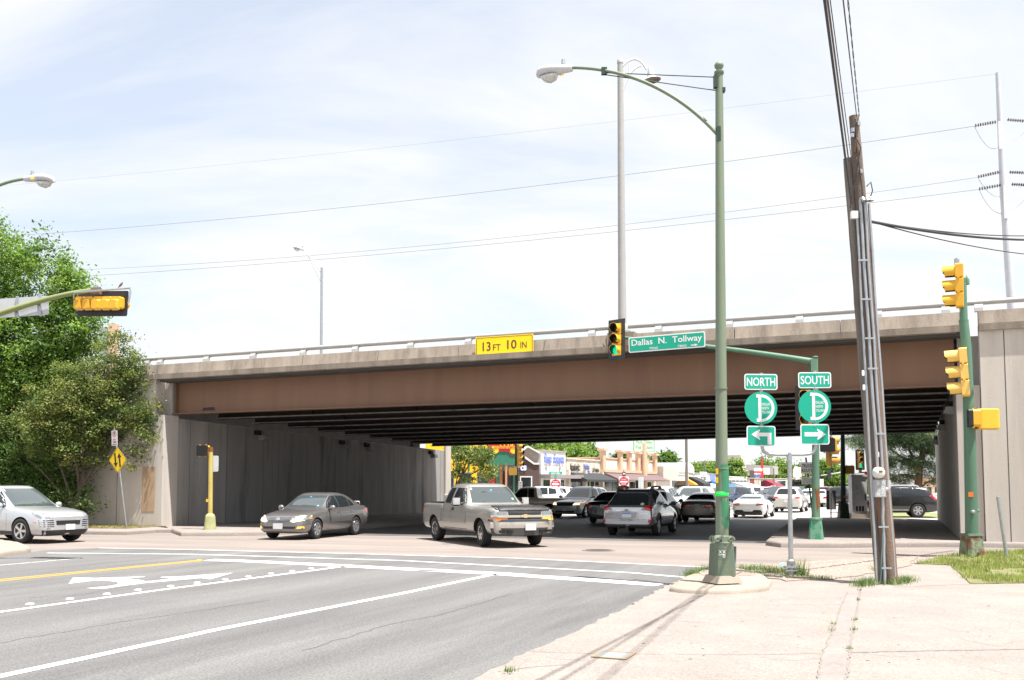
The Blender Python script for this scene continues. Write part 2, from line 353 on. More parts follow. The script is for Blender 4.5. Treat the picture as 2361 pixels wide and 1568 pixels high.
# ------------------------------------------------------------------ painted markings
mb = MB()
def line(pts, w, z=.008, a=.006): vs, fs = strip(jit([P(*p) for p in pts], a, 10), w, z); mb.add(vs, fs)
line([(228, 1264), (420, 1267.5), (749, 1275.5), (1186, 1287.5), (1410, 1298), (1627, 1308.5)], .1)
line([(108, 1275.6), (440, 1278.5), (749, 1287.6), (922, 1293), (1224, 1309), (1300, 1313), (1450, 1321), (1581, 1332)], .13)
line([(482, 1291.5), (560, 1294), (749, 1303), (922, 1312), (1144, 1323), (1300, 1334), (1525, 1349)], .5)
line([(-400, 1472), (0, 1412), (400, 1357), (749, 1312.5), (797, 1306)], .135)
line([(-500, 1674), (0, 1561), (500, 1453), (922, 1370), (1144, 1324)], .15)
struct('white_road_markings', mb, M_white_line)
mb = MB(); line([(-300, 1329), (0, 1304), (187, 1287.7)], .1)
def zd(x, y): p = P(x*.5506/1.7348, (2100+y*.5506)/1.7348); return (p.x, p.y)
arrow = [(498, 430), (530, 384), (690, 388), (1052, 377), (1050, 381), (890, 391), (960, 395), (1010, 401), (1060, 412), (1160, 403), (1260, 389), (1165, 386), (1170, 381), (1340, 374), (1698, 350), (1525, 398), (1460, 389), (1060, 425), (900, 445), (750, 468), (625, 462), (790, 447), (850, 436), (862, 424), (840, 415), (780, 409), (690, 407)]
ap = [zd(*p) for p in arrow]
if tri_area(ap) < 0: ap = ap[::-1]
mb.poly(Matrix.Identity(4), ap, .0085, .0085)
struct('worn_road_markings', mb, M_worn_line)
mb = MB()
for o in (-1.6, 1.6): line([(-200, 1360+o*1.2), (0, 1339+o), (240, 1315+o*.8), (466, 1292.7+o*.6)], .1)
struct('yellow_road_markings', mb, M_yellow_line)
# dark strips on the asphalt: lamp pole's painted cast shadow, then tar-coloured cracks
M_tar_shadow = mat('tar_and_pole_shadow', (.07, .07, .072), .8, var=.1)
mb = MB(); vs, fs = strip(jit([zc(1960, 345), zc(1850, 325), zc(1700, 306)], .01), .05, .009); mb.add(vs, fs); struct('lamp_shadow_line', mb, M_tar_shadow)
mb = MB()
for pts in ([(-100, 1500), (300, 1432), (620, 1385)], [(700, 1500), (900, 1440), (1010, 1420), (1180, 1370)], [(60, 1380), (180, 1372), (300, 1352)], [(960, 1290), (1050, 1296), (1180, 1297), (1260, 1306)]):
    vs, fs = strip(jit([P(*p) for p in pts], .035, 16), .012, .0062); mb.add(vs, fs)
struct('asphalt_cracks', mb, M_tar_shadow)
M_btn = flat('white_ceramic', (.78, .78, .76), .3)
for i, (x, y) in enumerate([(217, 583), (508, 545), (776, 510), (1003, 480), (1240, 453), (1432, 428), (1637, 404), (1803, 383), (1968, 362), (2123, 343), (2260, 324)]):
    p = zd(x, y-5); mb = MB(); mb.lathe([(.06, 0), (.058, .008), (.045, .016), (.02, .02), (.0, .021)], Matrix.Translation((p[0], p[1], .005)), 14)
    o = mb.build('lane_button', M_btn); tag(o, 'round white raised lane button along the solid white turn lane line', 'lane button', 'raised lane buttons beside the turn lane')
pm_ = zd(1447, 258); mb = MB(); mb.box((0, 0, .01), (.1, .1, .02), upright((pm_[0], pm_[1], .006), R(20)), 0, .8)
tag(mb.build('reflective_marker', flat('amber_marker', (.8, .4, .03), .3)), 'amber reflective pavement marker at the end of the double yellow line', 'road marker')
# manhole, meter box lid
p = P(1380, 1268.5); t = thing('manhole_cover', 'round dark iron manhole cover set in the worn intersection pavement', 'manhole cover', p)
mb = MB(); mb.lathe([(.0, .0), (.36, 0)], Matrix.Translation((p.x, p.y, .002)), 28); mb.build('lid', mat('cast_iron', (.05, .045, .04), .7, var=.3, vs=20), t)
mb = MB(); mb.lathe([(.37, .001), (.37, .006), (.45, .006), (.45, .001)], Matrix.Translation((p.x, p.y, -.002)), 28); mb.build('ring', M_crack, t)
p = P(1415, 1512, .012); t = thing('meter_box_lid', 'square metal meter box lid flush in the pale concrete', 'utility cover', p)
F = frame(p+Vector((0, 0, .004)), SP, (SV.x, SV.y, 0)); mb = MB(); mb.rect(F, 0, 0, .3, .32, 0, .006); mb.build('lid', flat('lid_metal', (.3, .31, .31), .5, .3), t)
mb = MB()
for x, y, w, h in ((0, .175, .36, .03), (0, -.175, .36, .03), (.165, 0, .03, .32), (-.165, 0, .03, .32)): mb.rect(F, x, y, w, h, 0, .008)
mb.build('frame', flat('rusty_rim', (.25, .18, .1), .8), t)

# ================================================================== overpass
def h0(u, v): return 4.66 + .0027*u - .0195*v
def tp(u): return 6.76 + .0088*u
def uprism(mb, prof, u0, u1, n=1, m=0, ends=True):            # profile (v, z-function) swept along u
    k = len(prof); vs = []
    for i in range(n+1):
        u = u0+(u1-u0)*i/n
        for v, z in prof: p = br(u, v); vs.append((p.x, p.y, z(u) if callable(z) else z))
    fs = [[i*k+j, i*k+(j+1) % k, (i+1)*k+(j+1) % k, (i+1)*k+j] for i in range(n) for j in range(k)]
    if ends: fs += [list(range(k))[::-1], [n*k+j for j in range(k)]]
    return mb.add(vs, fs, m)
OVER = thing('overpass', 'long tollway overpass with brown steel fascia girder and concrete parapet over the street', 'overpass', br(-LEN/2, 0))
def T(d): return lambda u: tp(u)+d
# deck slab
mb = MB(); uprism(mb, [(-.35, T(-.70)), (-.35, T(-.62)), (W_BR+.4, T(-.62)), (W_BR+.4, T(-.70))], -LEN-.2, .3); mb.build('deck', mat('dark_deck_concrete', (.06, .055, .05), .9, var=.2, vs=1.), OVER)  # one very dark tone for the whole slab
# fascia edge and parapet, near side, in cast lengths
joints = [-LEN-.35] + [-LEN+LEN*k/9 for k in range(1, 9)] + [.33]
mb = MB()
for a, b in zip(joints, joints[1:]):
    uprism(mb, [(-.30, T(-.395)), (-.34, T(-.40)), (-.27, T(0)), (.05, T(0)), (.05, T(-.395))], a+.012, b-.012)
mb.build('parapet', M_par, OVER)
mb = MB(); uprism(mb, [(-.46, T(-.60)), (-.47, T(-.405)), (-.28, T(-.395)), (.05, T(-.395)), (.05, T(-.60))], joints[0]+.005, joints[-1]-.005, 12)
mb.build('fascia_edge', M_par, OVER)
mb = MB(); uprism(mb, [(-.43, T(-.603)), (.3, T(-.66)), (.3, T(-.69)), (.0, T(-.69))], joints[0]+.3, joints[-1]-.3); mb.build('drip_edge', M_par, OVER)
mb = MB(); uprism(mb, [(W_BR+.2, T(-.60)), (W_BR+.2, T(0)), (W_BR+.5, T(0)), (W_BR+.5, T(-.60))], -LEN-20, 24); mb.build('parapet', M_par, OVER)
# girders
def girder(v, u0, u1, web, top, m, nm, fl=.42):
    mb = MB()
    uprism(mb, [(v-.012, lambda u: h0(u, v)+.036), (v-.012, top), (v+.012, top), (v+.012, lambda u: h0(u, v)+.036)], u0, u1)
    uprism(mb, [(v-fl/2, lambda u: h0(u, v)), (v-fl/2, lambda u: h0(u, v)+.035), (v+fl/2, lambda u: h0(u, v)+.035), (v+fl/2, lambda u: h0(u, v))], u0, u1)
    if nm != 'fascia_girder': uprism(mb, [(v-fl/2-.004, lambda u: h0(u, v)-.002), (v-fl/2-.004, lambda u: h0(u, v)+.05), (v-fl/2+.02, lambda u: h0(u, v)+.05), (v-fl/2+.02, lambda u: h0(u, v)-.002)], u0, u1, 1, 1)  # bright strip: light from the front, painted on the near flange edge
    for k in range(1, 6):                                         # stiffeners
        u = u0+(u1-u0)*k/6 if nm != 'fascia_girder' else None
        if u is None: continue
        mb.box((0, 0, 0), (.012, .3, .9), Matrix.Translation(br(u, v, h0(u, v)+.5)) @ Matrix.Rotation(R(-20), 4, 'Z'))
    return mb.build(nm, [m, m if nm == 'fascia_girder' else M_flange], OVER)
g = girder(.42, -LEN-.4, -.02, 0, T(-.70), M_brown, 'fascia_girder', .4)
mb = MB()
for u in (-LEN+.05,): mb.box((0, 0, 0), (.02, .17, 1.14), Matrix.Translation(br(u, .33, h0(u, .4)+.62)) @ Matrix.Rotation(R(-20), 4, 'Z'))
mb.build('stiffener', M_brown, g)
mb = MB(); u = -LEN+1.55
F = frame(br(u, .4, h0(u, .4)+.165), BV); F = F @ Matrix.Translation((0, 0, .014)); mb.poly(F, [(-.3, -.06), (-.26, .06), (-.1, .05), (.05, .07), (.25, .07), (.29, -.04), (.1, -.05), (-.1, -.04)], 0, .003); mb.build('paint_patch', flat('dark_purple_paint', (.045, .025, .03), .8), g)
for k in range(9): girder(2.75+2.42*k, -LEN+.1, -.1, 0, T(-.72), M_dkst, 'girder', .4)
mb = MB()
for k in range(9):                                               # cross frames between girders
    for u in [-LEN+LEN*j/5 for j in range(1, 5)]:
        v0 = .5+2.42*k; p0 = br(u, v0, h0(u, v0)+.12); p1 = br(u, v0+2.2, h0(u, v0+2.2)+.75); p2 = br(u, v0, h0(u, v0)+.75); p3 = br(u, v0+2.2, h0(u, v0+2.2)+.12)
        mb.tube([p0, p1], .03, 4); mb.tube([p2, p3], .03, 4)
mb.build('cross_frame', M_dkst, OVER)
# railing: pipe on hooked posts
RAIL = [(-.1, .30)]
mb = MB(); ru = [(-LEN-16+ (LEN+16+22)*k/24) for k in range(25)]
mb.tube([br(u, -.02, tp(u)+.29) for u in ru], .08, 10); rl = mb.build('rail', M_alu, OVER)
def post(u):
    mb = MB(); prof = [(-.22, .0), (-.2, .12), (-.14, .21), (-.06, .255), (.05, .265), (.05, .215), (-.03, .2), (-.06, .12), (-.05, .0)]
    fr_ = frame(br(u, 0, tp(u)), SV); mb.poly(fr_, [(a+.02, b) for a, b in prof], -.11, .11); mb.build('rail_post', M_alu, rl)
for px_ in (313, 345, 375, 481, 588, 823, 703, 950, 1083, 1222, 1367, 1520, 1683, 1845, 2026, 2182, 2258, 2430):
    d = ray(px_, 780); uu = (CR.x*d.y-CR.y*d.x)/(BV.y*d.x-BV.x*d.y); post(uu)
# lamp pilaster on the parapet
d = ray(1437, 740); UL = (CR.x*d.y-CR.y*d.x)/(BV.y*d.x-BV.x*d.y)
mb = MB(); uprism(mb, [(-.36, T(-.39)), (-.33, T(.06)), (.1, T(.06)), (.1, T(-.39))], UL-.45, UL+.45); mb.build('lamp_pilaster', M_par, OVER)
# abutments and retaining walls
def wall_grooves(o_fn, n, mb, w=.035, dep=.012):
    for k in range(n): o_fn(k)
def vwall(name, label, c0, c1, v0, v1, z0, z1fn, m, nrm, step=1.22, cap=None):
    pass
AB = []
def walls(name, label, prisms, m, loc, grooves=(), extra=None):
    t = thing(name, label, 'wall', loc); mb = MB()
    for (u0, u1, prof) in prisms: uprism(mb, prof, u0, u1)
    mb.build('wall_face', m, t)
    if grooves:
        mb = MB()
        for (a, b, n_) in grooves:                                # thin vertical recess strips standing 2 mm proud
            a = Vector(a); b = Vector(b); r_ = Vector(n_); mb.add([a-r_*.014, a+r_*.014, b+r_*.014, b-r_*.014], [[0, 1, 2, 3]])
        mb.build('groove', M_dark, t)
    return t
OUT = Vector((-SV.x, -SV.y, 0))
# left abutment: faces the street; the wall stands along the street direction
def left_v(v, a=0., z=0.): p = CL + SV*v + SP*a; return Vector((p.x, p.y, z))
def slab(mb, f, v0, v1, a0, a1, z0, z1a, z1b):
    A = [f(v0, a0, z0), f(v0, a1, z0), f(v1, a1, z0), f(v1, a0, z0), f(v0, a0, z1a), f(v0, a1, z1a), f(v1, a1, z1b), f(v1, a0, z1b)]
    mb.add(A, [[0, 1, 2, 3], [4, 5, 6, 7], [0, 1, 5, 4], [1, 2, 6, 5], [2, 3, 7, 6], [3, 0, 4, 7]])
tL = thing('abutment_wall', 'dark stained concrete abutment wall on the left side of the underpass', 'wall', left_v(12))
mb = MB(); hl = lambda v: h0(-LEN, v)-.16
slab(mb, left_v, 0, 3.4, -1.3, 0, 0, hl(0), hl(3.4)); mb.build('front_panel', mat('bounce_lit_concrete', (.34, .322, .3), .9, var=.2, vs=1.1, streak=True, bump=.25, bs=30, col2=(.22, .21, .2), c2pos=.6, c2scale=.9), tL)  # lighter concrete, paled further to paint in light bounced off the near ground
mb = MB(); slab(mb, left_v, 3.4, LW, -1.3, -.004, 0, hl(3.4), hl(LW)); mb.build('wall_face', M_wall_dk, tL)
mb = MB(); slab(mb, left_v, .5, W_BR, -1.3, -.8, hl(0)-.5, 5.84, 5.84); mb.build('back_wall', mat('recess_shade_concrete', (.022, .02, .019), .95, var=.2, spec=.05), tL)  # near-black colour paints in the shade of the bearing shelf recess
mb = MB(); slab(mb, left_v, .2, .55, -1.3, -.06, hl(0)-.2, 5.84, 5.84); mb.build('end_block', M_wall, tL)
mb = MB()
for k in range(1, 21):
    v = 1.17*k+random.uniform(-.1, .1); mb.add([left_v(v-.011, .003, .15), left_v(v+.011, .003, .15), left_v(v+.011, .003, hl(v)-.02), left_v(v-.011, .003, hl(v)-.02)], [[0, 1, 2, 3]])
mb.build('groove', flat('wall_seam', (.09, .088, .085), .9), tL)
mb = MB(); slab(mb, left_v, LW-.7, LW+.05, 0, .12, 0, 4.3, 4.3); mb.build('end_pier', M_wall, tL)
def right_v(v, a=0., z=0.): p = CR + SV*v + SP*a; return Vector((p.x, p.y, z))
tR = thing('abutment_wall', 'concrete abutment wall on the right side of the underpass', 'wall', right_v(12))
hr = lambda v: h0(0, v)-.1
mb = MB(); slab(mb, right_v, 0, RW, 0, .95, 0, hr(0), hr(RW)); mb.build('wall_face', M_wall, tR)
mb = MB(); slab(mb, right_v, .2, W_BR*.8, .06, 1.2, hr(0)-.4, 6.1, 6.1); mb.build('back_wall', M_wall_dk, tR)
mb = MB()
for k in range(1, 58):
    v = .38*k; mb.add([right_v(v-.03, -.004, .15), right_v(v+.03, -.004, .15), right_v(v+.03, -.004, hr(v)-.02), right_v(v-.03, -.004, hr(v)-.02)], [[0, 1, 2, 3]])
mb.build('groove', M_wall_dk, tR)
# retaining walls in line with the overpass face, each with its own parapet length
def ret(name, label, u0, u1, vf, gr):
    t = thing(name, label, 'retaining wall', br((u0+u1)/2, 0)); mb = MB()
    uprism(mb, [(vf, 0.), (vf, T(-.6)), (vf+.6, T(-.6)), (vf+.6, 0.)], u0, u1, 4); w = mb.build('wall_face', M_wallr, t)
    mb = MB()
    uprism(mb, [(-.30, T(-.395)), (-.34, T(-.40)), (-.27, T(0)), (.05, T(0)), (.05, T(-.395))], u0, u1, 4)
    uprism(mb, [(-.46, T(-.60)), (-.47, T(-.405)), (-.28, T(-.395)), (.2, T(-.395)), (.2, T(-.60))], u0, u1, 4); mb.build('parapet', M_par, t)
    mb = MB()
    for u in gr:
        a, b = br(u-.012, vf-.004, .1), br(u+.012, vf-.004, .1); mb.add([a, b, Vector((b.x, b.y, tp(u)-.62)), Vector((a.x, a.y, tp(u)-.62))], [[0, 1, 2, 3]])
    mb.build('groove', flat('wall_seam', (.09, .088, .085), .9), t)
    return t
tRR = ret('retaining_wall', 'tan concrete retaining wall right of the underpass behind the signal pole', .62, 26, -.36, [1.25, 3.2, 5.15, 7.1])
# darker rain stains under the parapet are in the concrete; a lower cheek beside the bearing shelf
mb = MB(); uprism(mb, [(-.16, 0.), (-.16, 4.62), (.4, 4.62), (.4, 0.)], -.02, .6); mb.build('wall_face', M_wallr, tRR)
tLL = ret('retaining_wall', 'streaked concrete retaining wall left of the underpass, half hidden by trees', -LEN-45, -LEN-.42, -.3, [-LEN-2.2, -LEN-4.4, -LEN-6.6, -LEN-8.8, -LEN-11, -LEN-13.2])
mb = MB(); uprism(mb, [(-.33, 0.), (-.33, 4.5), (.5, 4.5), (.5, 0.)], -LEN-2.0, -LEN+.02); mb.build('cheek', M_wallr, tLL)
mb = MB(); F = frame(br(-LEN-.62, -.338, 1.6), BV); mb.rect(F, 0, 0, .62, 1.75, 0, .003); mb.build('repaint_patch', flat('tan_overpaint', (.4, .28, .18), .85, var=.1), tLL)
# wall lights under the overpass
def wlight(p, right, label):
    t = thing('wall_light', label, 'wall light', p, 0, 'wall lights under the overpass'); F = frame(p, right)
    mb = MB(); mb.rect(F, 0, .14, .34, .2, 0, .16); mb.build('housing', M_dkst, t)
    mb = MB(); mb.poly(frame(p+F.to_3x3() @ Vector((.17, 0, 0)), F.to_3x3() @ Vector((0, 0, 1)), (0, 0, 1)), [(0, .04), (.22, .04), (.3, -.16), (0, -.2)], -.36, 0); mb.build('lamp_box', mat('grey_lamp', (.3, .3, .3), .5), t)
for v, nm in ((5.4, 'grey box light high on the dark wall nearest the walk signal'), (12.2, 'second small box light along the dark left underpass wall'), (14.6, 'third small box light deep along the left underpass wall'), (22.0, 'small box light at the far end of the left wall')):
    wlight(left_v(v, .0, hl(v)-.35), SV, nm)
for v, nm in ((2.6, 'box light nearest the opening on the right underpass wall'), (9.5, 'middle box light on the right underpass wall'), (18.5, 'farthest box light on the right underpass wall')):
    wlight(right_v(v, 0., hr(v)-.35), -SV, nm)

# stains and old gum on the pavement, drips on the asphalt: thin sheets with their own tone
def blots(name, region, n, r0, r1, z, m, st=(1, 1), ang=0.):
    mb = MB()
    for p in scatter0(region, n):
        r = random.uniform(r0, r1); k = 11; ca, sa = math.cos(ang), math.sin(ang); pts = []
        for j in range(k):
            a = 2*math.pi*j/k; q = r*random.uniform(.6, 1.2); x, y = q*math.cos(a)*st[0], q*math.sin(a)*st[1]; pts.append((p[0]+x*ca-y*sa, p[1]+x*sa+y*ca))
        z += .00002; mb.poly(Matrix.Identity(4), pts, z, z)
    return struct(name, mb, m)
def scatter0(poly, n):
    xs = [p[0] for p in poly]; ys = [p[1] for p in poly]; out = []
    while len(out) < n:
        p = (random.uniform(min(xs), max(xs)), random.uniform(min(ys), max(ys))); c = False
        for i in range(len(poly)):
            x1, y1 = poly[i][:2]; x2, y2 = poly[i-1][:2]
            if (y1 > p[1]) != (y2 > p[1]) and p[0] < (x2-x1)*(p[1]-y1)/(y2-y1)+x1: c = not c
        if c: out.append(p)
    return out
RG = px2([(1250, 1540), (1560, 1390), (2000, 1365), (2340, 1380), (2340, 1560)])
blots('pavement_stains', RG, 14, .1, .35, .0132, mat('stained_pavement', (.238, .206, .186), .9, speck=.22, ss=48, var=.1))
blots('gum_spots', RG, 60, .008, .02, .0152, flat('gum_grey', (.15, .13, .12), .9))
# ================================================================== street furniture
M_green = mat('sage_green_paint', (.165, .205, .138), .55, var=.14, vs=2.2, streak=True, col2=(.17, .215, .18), c2pos=.62, c2scale=1.6)
M_green2 = mat('fresh_green_paint', (.035, .185, .09), .5, var=.1, vs=4)
M_green3 = mat('signal_green_paint', (.085, .178, .118), .5, var=.14, vs=1.5, streak=True, col2=(.16, .27, .17), c2pos=.6, c2scale=1.2)
M_rusty = mat('rusty_green_base', (.1, .135, .095), .7, var=.14, vs=5, col2=(.13, .055, .03), c2pos=.66, c2scale=5, bump=.2, bs=30)
M_rusty2 = mat('flaking_rusty_base', (.16, .25, .16), .8, var=.15, vs=5, col2=(.15, .055, .03), c2pos=.5, c2scale=6, bump=.3, bs=30)
M_rust = mat('rust', (.2, .075, .03), .9, var=.3, vs=14)
M_sig = mat('signal_yellow', (.78, .42, .03), .4, var=.05, vs=3)
M_sig2 = mat('pale_signal_yellow', (.8, .5, .12), .45, var=.05, vs=3)
M_dsig = mat('dull_signal_yellow', (.5, .28, .05), .5, var=.08, vs=3)
M_blk = flat('black_plastic', (.014, .014, .016), .5)
M_blk2 = flat('black_backplate', (.022, .024, .03), .55)
M_dkgreen = mat('dark_green_pole', (.012, .035, .022), .45, var=.1)
M_lens = flat('dark_lens', (.035, .02, .015), .25)
M_lensa = flat('amber_dark_lens', (.09, .06, .02), .25)
M_gon = mat('lit_green_lens', (.02, .5, .25), .3, var=.02, emit=(.0, .62, .32), estr=.42)
M_ron = mat('lit_red_hand', (.5, .03, .01), .3, var=.02, emit=(1, .1, .02), estr=.5)
M_sgreen = mat('sign_green', (.0, .34, .225), .45, var=.02)
M_swhite = flat('sign_white', (.75, .75, .76), .45)
M_syel = mat('sign_yellow', (.98, .66, .0), .45, var=.02)
M_sblack = flat('sign_black', (.02, .018, .016), .5)
M_sbrown = flat('sign_dark_legend', (.09, .03, .02), .5)
M_sred = flat('sign_red', (.5, .015, .03), .45)
M_back = mat('sign_back_aluminium', (.5, .51, .53), .45, metal=.3, var=.06, vs=4)
M_lampb = mat('lamp_grey_cast', (.52, .52, .54), .45, var=.05)
M_glass = mat('lamp_glass', (.5, .5, .48), .12, var=.08, vs=8)

def head(name, label, F, n, lit=None, back=True, group=None, ys=M_sig, sz=.36, lens=True, horizontal=False, visor=.24, wide=None):
    """Signal head: F at its middle, z out of the lenses, y along the sections."""
    t = thing(name, label, 'traffic signal', F.translation, 0, group); d = .17
    H = n*sz
    mb = MB()
    for k in range(n): mb.box((0, H/2-sz*(k+.5), -d/2), (wide or sz*.93, sz*.97, d), F, 0, 1, .03)
    for k in range(1, n):
        for s in (-1, 1): mb.box((s*sz*.47, H/2-sz*k, -d*.4), (.03, .05, .05), F)
    mb.build('housing', ys, t)
    if back:
        mb = MB(); w, h = sz/2+.13, H/2+.13; a, b = sz*.455, H/2-.01
        for x, y, ww, hh in ((0, (h+b)/2, 2*w, h-b), (0, -(h+b)/2, 2*w, h-b), (-(w+a)/2, 0, w-a, 2*b), ((w+a)/2, 0, w-a, 2*b)): mb.rect(F, x, y, ww, hh, -.012, -.004)
        mb.build('backplate', M_blk2, t)
    r = sz*.42
    for k in range(n):
        c = F @ Matrix.Translation((0, H/2-sz*(k+.5), 0))
        if lens:
            mb = MB(); mb.lathe([(0, .045), (r*.6, .03), (r*.93, .004)], c, 18)
            mb.build('lens', M_gon if lit == k else (M_lens if k == 0 else M_lensa), t)
        mb = MB()                                                 # tunnel visor, open below, two skins
        segs = 16; R0 = []
        for zz_, cut in ((.0, 1.), (visor, .82)):
            for rr in (r, r*.94):
                R0.append([c @ Vector((rr*math.cos(R(-50+280*j/segs)), rr*math.sin(R(-50+280*j/segs)), zz_*(1 if math.sin(R(-50+280*j/segs)) > -.2 else cut))) for j in range(segs+1)])
        n_ = segs+1; vs = [v for ring in R0 for v in ring]
        out_ = [[j, j+1, 2*n_+j+1, 2*n_+j] for j in range(segs)]; inn = [[n_+j, n_+j+1, 3*n_+j+1, 3*n_+j] for j in range(segs)]; lip = [[2*n_+j, 2*n_+j+1, 3*n_+j+1, 3*n_+j] for j in range(segs)]
        mb.add(vs, out_+lip, 0, True); mb.add(vs, inn, 1, True)
        mb.build('visor', [ys, M_blk], t)
    return t
def walk_signal(label, F, hand=False, group=None, ys=M_sig, s=.42):
    t = thing('walk_signal', label, 'walk signal', F.translation, 0, group)
    mb = MB(); mb.box((0, 0, -.09), (s, s*.95, .18), F, 0, 1, .04); mb.build('housing', ys, t)
    mb = MB(); mb.box((0, 0, .03), (s*1.02, s*.98, .1), F, 0, 1, .03)
    for k in range(9): mb.box((0, -s*.4+s*.1*k, .083), (s*.9, .008, .01), F)
    mb.build('face', M_blk, t)
    if hand:
        mb = MB(); q = s*.38
        mb.poly(F, [(-.5*q, -.9*q), (.3*q, -.9*q), (.55*q, -.3*q), (.9*q, .1*q), (.7*q, .25*q), (.4*q, .0), (.38*q, .7*q), (.2*q, .72*q), (.15*q, .95*q), (-.05*q, .95*q), (-.1*q, .8*q), (-.3*q, .8*q), (-.35*q, .5*q), (-.55*q, .45*q)], .09, .094); mb.build('hand_symbol', M_ron, t)
    mb = MB()
    for sx in (-1, 1): mb.box((sx*s*.3, s*.52, -.03), (.03, .04, .05), F); mb.box((sx*s*.3, -s*.52, -.03), (.03, .04, .05), F)
    mb.build('bracket', ys, t)
    return t
def loft(mb, fr, secs, seg=14, m=0):                            # secs: (x, y half, z low, z high): rounded sections along x
    vs = []
    for x, hy, z0, z1 in secs:
        for k in range(seg):
            a = 2*math.pi*k/seg; c, s = math.cos(a), math.sin(a); e = .75
            vs.append(fr @ Vector((x, hy*math.copysign(abs(c)**e, c), (z0+z1)/2 + (z1-z0)/2*math.copysign(abs(s)**e, s))))
    n = len(secs)
    fs = [[i*seg+k, i*seg+(k+1) % seg, (i+1)*seg+(k+1) % seg, (i+1)*seg+k] for i in range(n-1) for k in range(seg)]
    mb.add(vs, fs, m, True); mb.add(vs[:seg], [list(range(seg))], m); mb.add(vs[-seg:], [list(range(seg))], m)
def cobra(t, fr, s=1.):                                          # luminaire, x towards its nose
    fr = fr @ Matrix.Scale(s, 4)
    mb = MB(); loft(mb, fr, [(0, .05, -.05, .05), (.03, .065, -.06, .07), (.2, .1, -.055, .095), (.38, .15, -.05, .115), (.55, .17, -.05, .115), (.66, .14, -.05, .085), (.71, .07, -.045, .02)])
    l = mb.build('luminaire', M_lampb, t)
    mb = MB(); loft(mb, fr, [(.3, .05, -.07, -.045), (.36, .12, -.15, -.045), (.47, .135, -.185, -.045), (.58, .11, -.15, -.045), (.65, .05, -.07, -.045)]); mb.build('lens_bowl', M_glass, l)
    mb = MB(); mb.lathe([(.0, .2), (.035, .2), (.04, .1)], fr @ Matrix.Translation((.18, 0, 0)), 12); mb.build('photocell', M_galv, l)
    mb = MB(); mb.rect(fr @ frame((.26, -.125, -.02), (1, 0, 0), (0, 0, 1)), 0, 0, .09, .035, 0, .01); mb.build('number_sticker', M_syel, l)
    return l
def taper_base(mb, fr, w0, w1, h, bev=.05, m=0):
    mb.box((0, 0, h/2), (w0, w0, h), fr, m, w1/w0, bev)
# ---- the near green street lamp
b0 = P(1665, 1327, .22); Y = b0.y
t = thing('street_lamp', 'tall green street lamp with a long curved arm on the kerb island', 'street lamp', b0)
mb = MB(); mb.box((0, 0, -.05), (.5, .5, .12), upright(b0, R(22)), 0, .8, .02); mb.build('concrete_pad', M_kerb, t)
mb = MB(); taper_base(mb, upright(b0+Vector((0, 0, .005)), R(8)), .375, .325, .52, .045); lb = mb.build('base', M_rusty, t)
mb = MB(); fr_ = upright(b0+Vector((0, 0, .525)), R(8)); mb.lathe([(.17, 0), (.175, .03), (.13, .05), (.13, .12), (.12, .14), (.1, .15)], fr_, 20)
for sx in (-1, 1):
    for sy in (-1, 1):
        mb.tube([fr_ @ Vector((sx*.115+.055*math.cos(a)*(1-a/9), sy*.12, .075+.05*math.sin(a)*(1-a/9))) for a in np.linspace(0, 7.5, 18)], .026, 6)
for a in range(4): mb.box((0, -.135, .07), (.1, .03, .11), fr_ @ Matrix.Rotation(R(90*a), 4, 'Z'))
mb.build('scroll_collar', M_green, t)
pb, ptp = Vector((b0.x+.01, Y, b0.z+.65)), at(1658, 172, Y)
mb = MB(); mb.tube([pb.lerp(ptp, k/6) for k in range(7)], [.107-.043*k/6 for k in range(7)], 18); pole_o = mb.build('pole', M_green, t)
mb = MB(); mb.lathe([(.07, 0), (.085, .02), (.085, .05), (.05, .07), (.045, .09), (.075, .13), (.082, .165), (.06, .21), (0, .235)], upright(ptp), 14); mb.build('finial', M_green, t)
LP0 = Vector((b0.x, Y, 0))
def la(px, py):                                                  # the arm reaches out square to the street
    d = ray(px, py); s_ = (LP0.x*d.y-LP0.y*d.x)/(-SP.y*d.x+SP.x*d.y); p = LP0-SP*s_; return Vector((p.x, p.y, CAM_H+d.z*(p.y/d.y)))
A0, A1 = la(1653, 308), la(1316, 156); arm = bez(A0, A0.lerp(la(1560, 205), .9), la(1450, 155), A1, 22)
mb = MB(); mb.tube(arm, [.036-.008*k/22 for k in range(23)], 10); mb.build('arm', M_green, t)
mb = MB(); mb.box(A0+Vector((.02, 0, -.02)), (.07, .12, .26)); mb.box(la(1393, 163)+Vector((0, 0, -.01)), (.1, .07, .13)); mb.box(at(1656, 185, Y)+Vector((-.06, -.05, -.05)), (.06, .1, .22)); mb.box(at(1660, 208, Y)+Vector((.05, 0, 0)), (.07, .1, .07)); mb.build('clamp', M_dkgreen, t)
mb = MB(); mb.tube([la(1398, 168), at(1650, 178, Y)], .009, 6); mb.build('guy_rod', M_dkgreen, t)
mb = MB(); mb.tube([la(1393, 172), at(1653, 209, Y)], .009, 6); mb.build('guy_rod', M_dkgreen, t)
cobra(t, Matrix.Translation(la(1320, 157)) @ Matrix.Rotation(math.atan2(-SP.y, -SP.x), 4, 'Z') @ Matrix.Rotation(R(1), 4, 'Y'), .98)
